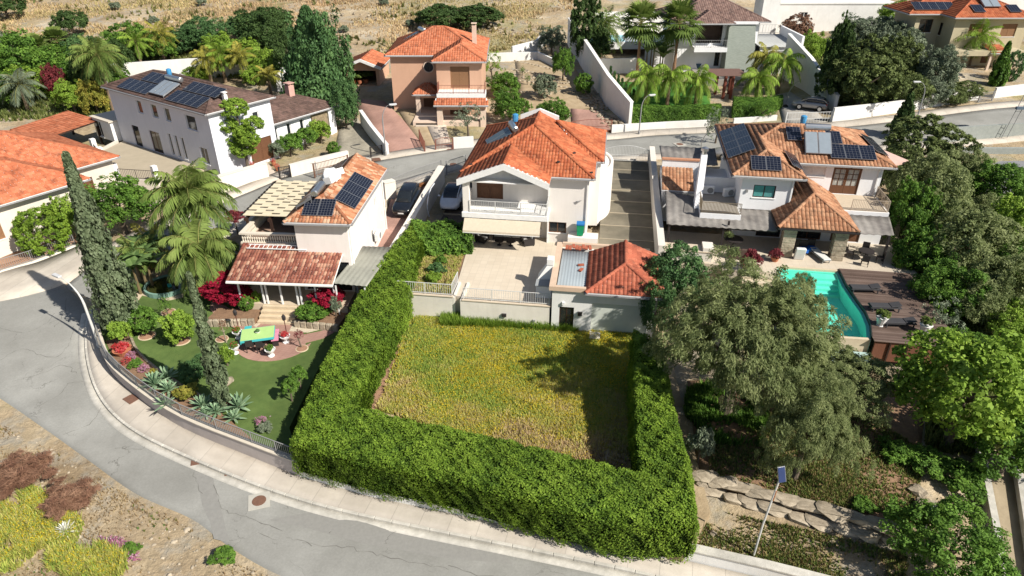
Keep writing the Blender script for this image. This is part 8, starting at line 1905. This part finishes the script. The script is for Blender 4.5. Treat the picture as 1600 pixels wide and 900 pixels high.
    pd = thing('pond', 'round garden pond with turquoise rim and small fountain', 'pond', at(262,450,LAWN_Z), 0)
    MB().lathe([(1.55,-.1),(1.55,.35),(1.4,.35),(1.4,.1)], (0,0,0), 28).build('rim', mat('pond_rim',(.20,.34,.28)), pd); MB().lathe([(1.39,.1),(1.39,.24)], (0,0,0), 28).build('water', mat('pond_water',(.035,.04,.012),rough=.1,spec=.6), pd)
    MB().lathe([(.22,.2),(.14,.5),(.1,.9),(.3,1.0),(.08,1.1),(.06,1.5)], (.4,.5,0), 10).build('fountain', M_STONE, pd); MB().obox((.3,-.2,.35),(.25,.18,.2),.4).build('duck', mat('duck_turquoise',(.05,.42,.38)), pd)
patio()
# ---------------------------------------------------------------- terrace of the centre house
def cushioned(name, label, loc, rz, w_, mc, mf, n=1):
    s = thing(name, label, 'sofa' if n > 1 else 'armchair', loc, rz)
    MB().box(-w_/2,w_/2,-.4,.4,.1,.28).build('frame', mf, s)
    for k in range(n):
        a = -w_/2+.1+(w_-.2)*k/n; MB().box(a+.01,a+(w_-.2)/n-.01,-.36,.3,.28,.44).build('seat_cushion', mc, s, bevel=.04); MB().box(a+.01,a+(w_-.2)/n-.01,.18,.36,.44,.85).build('back_cushion', mc, s, bevel=.04)
    for x in (-w_/2, w_/2-.08): MB().box(x,x+.08,-.4,.4,.28,.6).build('arm', mf, s)
    MB().box(-w_/2,w_/2,.36,.42,.1,.8).build('back_frame', mf, s)
    for x in (-w_/2+.05,w_/2-.05):
        for y in (-.35,.35): MB().box(x-.03,x+.03,y-.03,y+.03,0,.1).build('leg', mf, s)
    return s
M_CUSH = mat('pale_grey_cushion',(.42,.43,.40),(.36,.37,.35),scale=8); M_PATT = mat('patterned_cushion',(.55,.55,.53),(.06,.06,.07),scale=9,detail=2)
cushioned('sofa','pale grey three seat sofa under the cream awning',(*fB(-6.1,.15),TZ),BA,2.3,M_CUSH,M_IRON,3)
cushioned('armchair','patterned armchair at the left under the cream awning',(*fB(-8.0,-.6),TZ),BA+1.2,.8,M_PATT,M_IRON); cushioned('armchair','patterned armchair at the right under the cream awning',(*fB(-4.4,-.6),TZ),BA-1.2,.8,M_PATT,M_IRON)
for i, x in enumerate((-6.6,-5.7)):
    t = thing('coffee_table', ['left dark coffee table under the awning','right dark coffee table under the awning'][i], 'table', (*fB(x,-1.0),TZ), BA); MB().lathe([(.36,.36),(.36,.4)], (0,0,0), 16).build('tabletop', M_IRON, t); MB().lathe([(.2,0),(.05,.1),(.05,.36)], (0,0,0), 8).build('pedestal', M_IRON, t)
for i, (c_, x) in enumerate((('yellow',-5.9),('blue',-5.5))):
    o = MB().obox((0,0,0),(.42,.16,.4),.3,.4).build('cushion', mat(c_+'_cushion', (.55,.42,.20) if i == 0 else (.16,.26,.36)), None, bevel=.05); o.location = (*fB(x,.2), TZ+.72); tag(o, f'{c_} scatter cushion on the pale grey sofa', 'cushion')
b = thing('wheelie_bin', 'green wheelie bin with blue lid against the ivory wall', 'bin', (*fB(-.45,-.5),3.5), BA)
MB().add([(-.22,-.25,.08),(.22,-.25,.08),(.22,.22,.08),(-.22,.22,.08),(-.28,-.32,.95),(.28,-.32,.95),(.28,.28,.95),(-.28,.28,.95)],[(3,2,1,0),(4,5,6,7),(0,1,5,4),(1,2,6,5),(2,3,7,6),(3,0,4,7)]).build('bin_body', mat('bin_green',(.01,.30,.13)), b)
MB().box(-.3,.3,-.35,.3,.95,1.05).build('lid', mat('bin_blue',(.02,.16,.42)), b)
for x in (-.2,.2): MB().tube([(x-.04,.25,.1),(x+.04,.25,.1)], .1, 10).build('wheel', M_IRON, b)
# a brown dog lying at the gate
def dog():
    p = at(661,291,3.0); t = thing('dog', 'brown dog lying on the red drive by the grey gate', 'dog', (p[0], p[1], 2.98), .3)
    V = [(-.42,0,.17),(-.15,0,.20),(.15,0,.20),(.36,.02,.24),(.50,.04,.34),(.66,.02,.31),(.80,0,.27),
         (-.40,-.16,.12),(-.18,-.26,.08),(-.02,-.27,.05),(-.40,.15,.12),(-.2,.24,.08),(.30,-.13,.12),(.42,-.17,.05),(.66,-.17,.045),(.30,.14,.12),(.44,.18,.05),(.68,.18,.045),(-.58,.06,.12),(-.74,.16,.06),(.54,-.08,.45),(.54,.13,.45)]
    Ed = [(0,1),(1,2),(2,3),(3,4),(4,5),(5,6),(0,7),(7,8),(8,9),(0,10),(10,11),(2,12),(12,13),(13,14),(2,15),(15,16),(16,17),(0,18),(18,19),(4,20),(4,21)]
    R = [.16,.17,.18,.12,.115,.085,.05,.12,.06,.04,.12,.06,.08,.05,.035,.08,.05,.035,.05,.025,.03,.03]
    me = bpy.data.meshes.new('body'); me.from_pydata(V, Ed, []); me.update(); o = link('body', me, mat('brown_fur',(.24,.10,.035),(.15,.06,.025),scale=10), t)
    o.modifiers.new('skin','SKIN'); 
    for i, sv in enumerate(me.skin_vertices[0].data) if me.skin_vertices else []: sv.radius = (R[i], R[i]); sv.use_root = i == 0
    return o
def dog_ensure():
    o = dog(); bpy.context.view_layer.update()
    if not o.data.skin_vertices:
        bm = bmesh.new(); bm.from_mesh(o.data); L = bm.verts.layers.skin.verify(); R = [.16,.17,.18,.12,.115,.085,.05,.12,.06,.04,.12,.06,.08,.05,.035,.08,.05,.035,.05,.025,.03,.03]
        for i, v in enumerate(bm.verts): v[L].radius = (R[i], R[i]); v[L].use_root = (i == 0)
        bm.to_mesh(o.data); bm.free()
    s = o.modifiers.new('smooth','SUBSURF'); s.levels = 1; s.render_levels = 2
dog_ensure()
# ---------------------------------------------------------------- poolside furniture
def lounger(label, loc, rz, mf, mc, up=.5):
    s = thing('sun_lounger', label, 'sun lounger', loc, rz)
    MB().box(-.32,.32,-.95,.95,.26,.31).build('frame', mf, s); MB().box(-.29,.29,-.93,.3,.31,.38).build('mattress', mc, s, bevel=.03)
    MB().obox((0,.3+.32*math.cos(up),.36+.32*math.sin(up)), (.58,.66,.07), 0, up).build('backrest', mc, s, bevel=.03)
    for x in (-.28,.28):
        for y in (-.8,.8): MB().box(x-.03,x+.03,y-.03,y+.03,0,.26).build('leg', mf, s)
M_SLING = mat('charcoal_sling',(.05,.05,.055)); M_WMAT = mat('white_mattress',(.66,.66,.64))
lounger('white sun lounger against the right stone pillar', (*fC(1.9,-2.2),CZ), CA+.35, M_GREYIRON, M_WMAT, .15)
for i, (x, y) in enumerate(((4.6,-11.0),(4.3,-9.2),(3.7,-6.9))): lounger(['charcoal sun lounger on the deck nearest the front edge','second charcoal sun lounger on the deck','charcoal sun lounger on the deck nearest the terrace'][i], (*fC(x,y),2.87), CA-math.pi/2+.1, M_SLING, M_SLING, .2)
m_ = thing('folded_mattress', 'white folded mattress leaning at the left stone pillar', 'mattress', (*fC(.35,-2.7),CZ), CA); MB().obox((0,0,.5),(.7,.22,1.0),0,.25).build('pad', M_WMAT, m_, bevel=.04); MB().obox((0,.2,.5),(.66,.12,.95),0,.25).build('pad', M_WMAT, m_, bevel=.04)
M_TARP = mat('bright_blue_cloth',(.01,.13,.52),(.01,.10,.42),scale=5)
for i, (x, y) in enumerate(((.85,-1.6),(1.45,-1.3))):
    t = thing('garden_chair', ['dark chair with blue cloth on the porch, left one','dark chair with blue cloth on the porch, right one'][i], 'chair', (*fC(x,y),CZ), CA)
    MB().box(-.28,.28,-.28,.28,.38,.44).build('seat', M_IRON, t); MB().box(-.28,.28,.24,.3,.44,.95).build('backrest', M_IRON, t)
    MB().add([(-.3,-.32,.2),(.3,-.33,.22),(.3,-.28,.47),(-.3,-.28,.47),(.3,.2,.47),(-.3,.2,.48)],[(0,1,2,3),(3,2,4,5)]).build('blue_cloth', M_TARP, t)
    for xx in (-.25,.25):
        for yy in (-.25,.25): MB().box(xx-.025,xx+.025,yy-.025,yy+.025,0,.38).build('leg', M_IRON, t)
def table_set(px0, lab, loc, rz, m, n, r_=.55):
    t = thing('outdoor_table', lab, 'table', loc, rz); MB().lathe([(r_,.7),(r_,.75)], (0,0,0), 18).build('tabletop', m, t); MB().lathe([(.25,0),(.06,.08),(.06,.7)], (0,0,0), 8).build('pedestal', m, t)
table_set(0, 'dark round table under the right corrugated roof', (*fC(5.1,-1.9),CZ), 0, M_IRON, 4)
for i in range(4):
    a = i*1.57+.5; t = thing('outdoor_chair', ['dark chair at the round table, towards the house','dark chair at the round table, towards the pillar','dark chair at the round table, towards the pool','dark chair at the round table, towards the iron post'][i], 'chair', (*fC(5.1+1.0*math.cos(a+.8),-1.9+1.0*math.sin(a+.8)),CZ), CA+a+.8+math.pi/2)
    MB().box(-.24,.24,-.24,.24,.4,.44).build('seat', M_IRON, t); MB().box(-.24,.24,-.26,-.22,.44,.88).build('backrest', M_IRON, t)
    for xx in (-.22,.22):
        for yy in (-.22,.22): MB().box(xx-.02,xx+.02,yy-.02,yy+.02,0,.4).build('leg', M_IRON, t)
M_RATTAN = mat('brown_rattan',(.10,.065,.05),(.065,.042,.034),scale=14)
cushioned('sofa','brown rattan sofa backs at the edge of the corrugated roof',(*fC(-3.9,-3.0),CZ),CA+math.pi,1.7,M_RATTAN,M_RATTAN,2)
table_set(0, 'dark round table behind the brown rattan sofa', (*fC(-4.2,-1.4),CZ), 0, M_IRON, 4, .7)
o_ = thing('planter_wall', 'cream masonry counter at the left end of the pool terrace', 'counter', (*fC(-7.6,-3.6),CZ), CA); MB().box(-1.9,1.6,-.5,.6,-.6,.75).build('counter', M_CREAMWALL, o_); MB().box(-1.95,1.65,-.55,.65,.75,.82).build('worktop', mat('beige_coping',(.58,.49,.38)), o_); MB().box(.9,1.65,-.5,.6,.82,1.1).build('raised_end', M_CREAMWALL, o_)
for i, (x, y, lab) in enumerate(((1375,508,'white pot with spiky plant at the deck corner by the pool'),(1443,520,'white pot with spiky plant at the right end of the deck'))):
    u = thing('planter', lab, 'planter', (*a2(x,y,2.87),2.87), 0); MB().lathe([(.22,0),(.2,.06),(.34,.55),(.38,.6),(.3,.6)], (0,0,0), 12).build('pot', M_TRIM, u); c_ = link('plant', copy_mesh_with(crown_of('grass',i), L_PALM), None, u); c_.location = (0,0,.75); c_.scale = (.35,.35,.35)
u = thing('planter', 'dark leaved pot plant on the terrace near the left pillar', 'planter', (*a2(1210,408,CZ),CZ), 0); MB().lathe([(.2,0),(.32,.35),(.25,.35)], (0,0,0), 12).build('pot', mat('terracotta',(.45,.17,.09)), u); c_ = link('plant', copy_mesh_with(crown_of('bush',1), L_PLUM), None, u); c_.location = (0,0,.6); c_.scale = (.45,.45,.35)
# ---------------------------------------------------------------- upper lots: small things
t = thing('playhouse', 'little white playhouse beside the huge evergreen', 'playhouse', at(447,140,3.8), .1); block(t, -.9,.9,-.8,.8,0,1.9, M_TRIM, {'S': [(.6,1.2,.9,1.5,'void')]}, th=.08)
MB().add([(-1.1,-1,1.85),(1.1,-1,1.85),(1.1,1,1.85),(-1.1,1,1.85),(0,-1,2.8),(0,1,2.8)],[(0,1,4),(1,2,5,4),(2,3,5),(3,0,4,5),(3,2,1,0)]).build('roof', M_TRIM, t)
for i, (x, y, c_, r_, lab) in enumerate(((218,214,(.06,.28,.55),.3,'blue barrel on the terrace of the upper left house'),(211,216,(.30,.05,.06),.26,'dark red barrel beside the blue one'),(206,218,(.55,.12,.06),.18,'small orange bucket beside the dark red barrel'))):
    o = thing('barrel', lab, 'barrel', at(x,y,3.1), 0); MB().lathe([(r_*.9,0),(r_,r_),(r_,r_*1.6),(r_*.9,r_*2.8)], (0,0,0), 12).build('body', mat(f'plastic_{i}', c_, rough=.5), o); MB().lathe([(r_*.92,r_*2.8),(r_*.92,r_*2.95)], (0,0,0), 12).build('lid', MATS[f'plastic_{i}'], o)
t = thing('shed', 'white flat roofed shed on the terrace behind the orange carport', 'shed', at(186,212,3.1), DA); block(t, -1.8,1.8,-1.4,1.4,0,2.1, M_TRIM, {'S': [(.3,1.5,.1,1.8,'winw')]}, th=.1); MB().box(-2,2,-1.6,1.6,2.1,2.22).build('roof', mat('cream_roof',(.60,.54,.45)), t)
for i, (x, y, lab) in enumerate(((428,258,'terracotta pot with red flowers by the pale front path, upper one'),(434,266,'terracotta pot with red flowers by the pale front path, lower one'),(394,262,'red flower pot on the left side of the pale front path'))):
    u = thing('flower_pot', lab, 'flower pot', at(x,y,2.75), 0); MB().lathe([(.16,0),(.24,.35),(.2,.35)], (0,0,0), 10).build('pot', mat('terracotta',(.45,.17,.09)), u); c_ = link('flowers', copy_mesh_with(crown_of('sparse',i), L_REDFL), None, u); c_.location = (0,0,.48); c_.scale = (.26,.26,.22)
for i, (x, y) in enumerate(((553,131),(563,131),(572,130))):
    u = thing('plant_pot', ['left potted palm before the garage opening','middle potted palm before the garage opening','right potted palm before the garage opening'][i], 'plant pot', at(x,y,4.4), 0); MB().lathe([(.25,0),(.36,.5),(.3,.5)], (0,0,0), 10).build('pot', mat('terracotta',(.45,.17,.09)), u); c_ = link('plant', copy_mesh_with(crown_of('grass',i), L_PALM), None, u); c_.location = (0,0,1.0); c_.scale = (.8,.8,.6)
u = thing('planter', 'blue pot on the modern villa terrace', 'planter', at(1090,107,5.0), 0); MB().lathe([(.3,0),(.5,.7),(.42,.7)], (0,0,0), 12).build('pot', mat('blue_pot',(.05,.10,.16)), u)
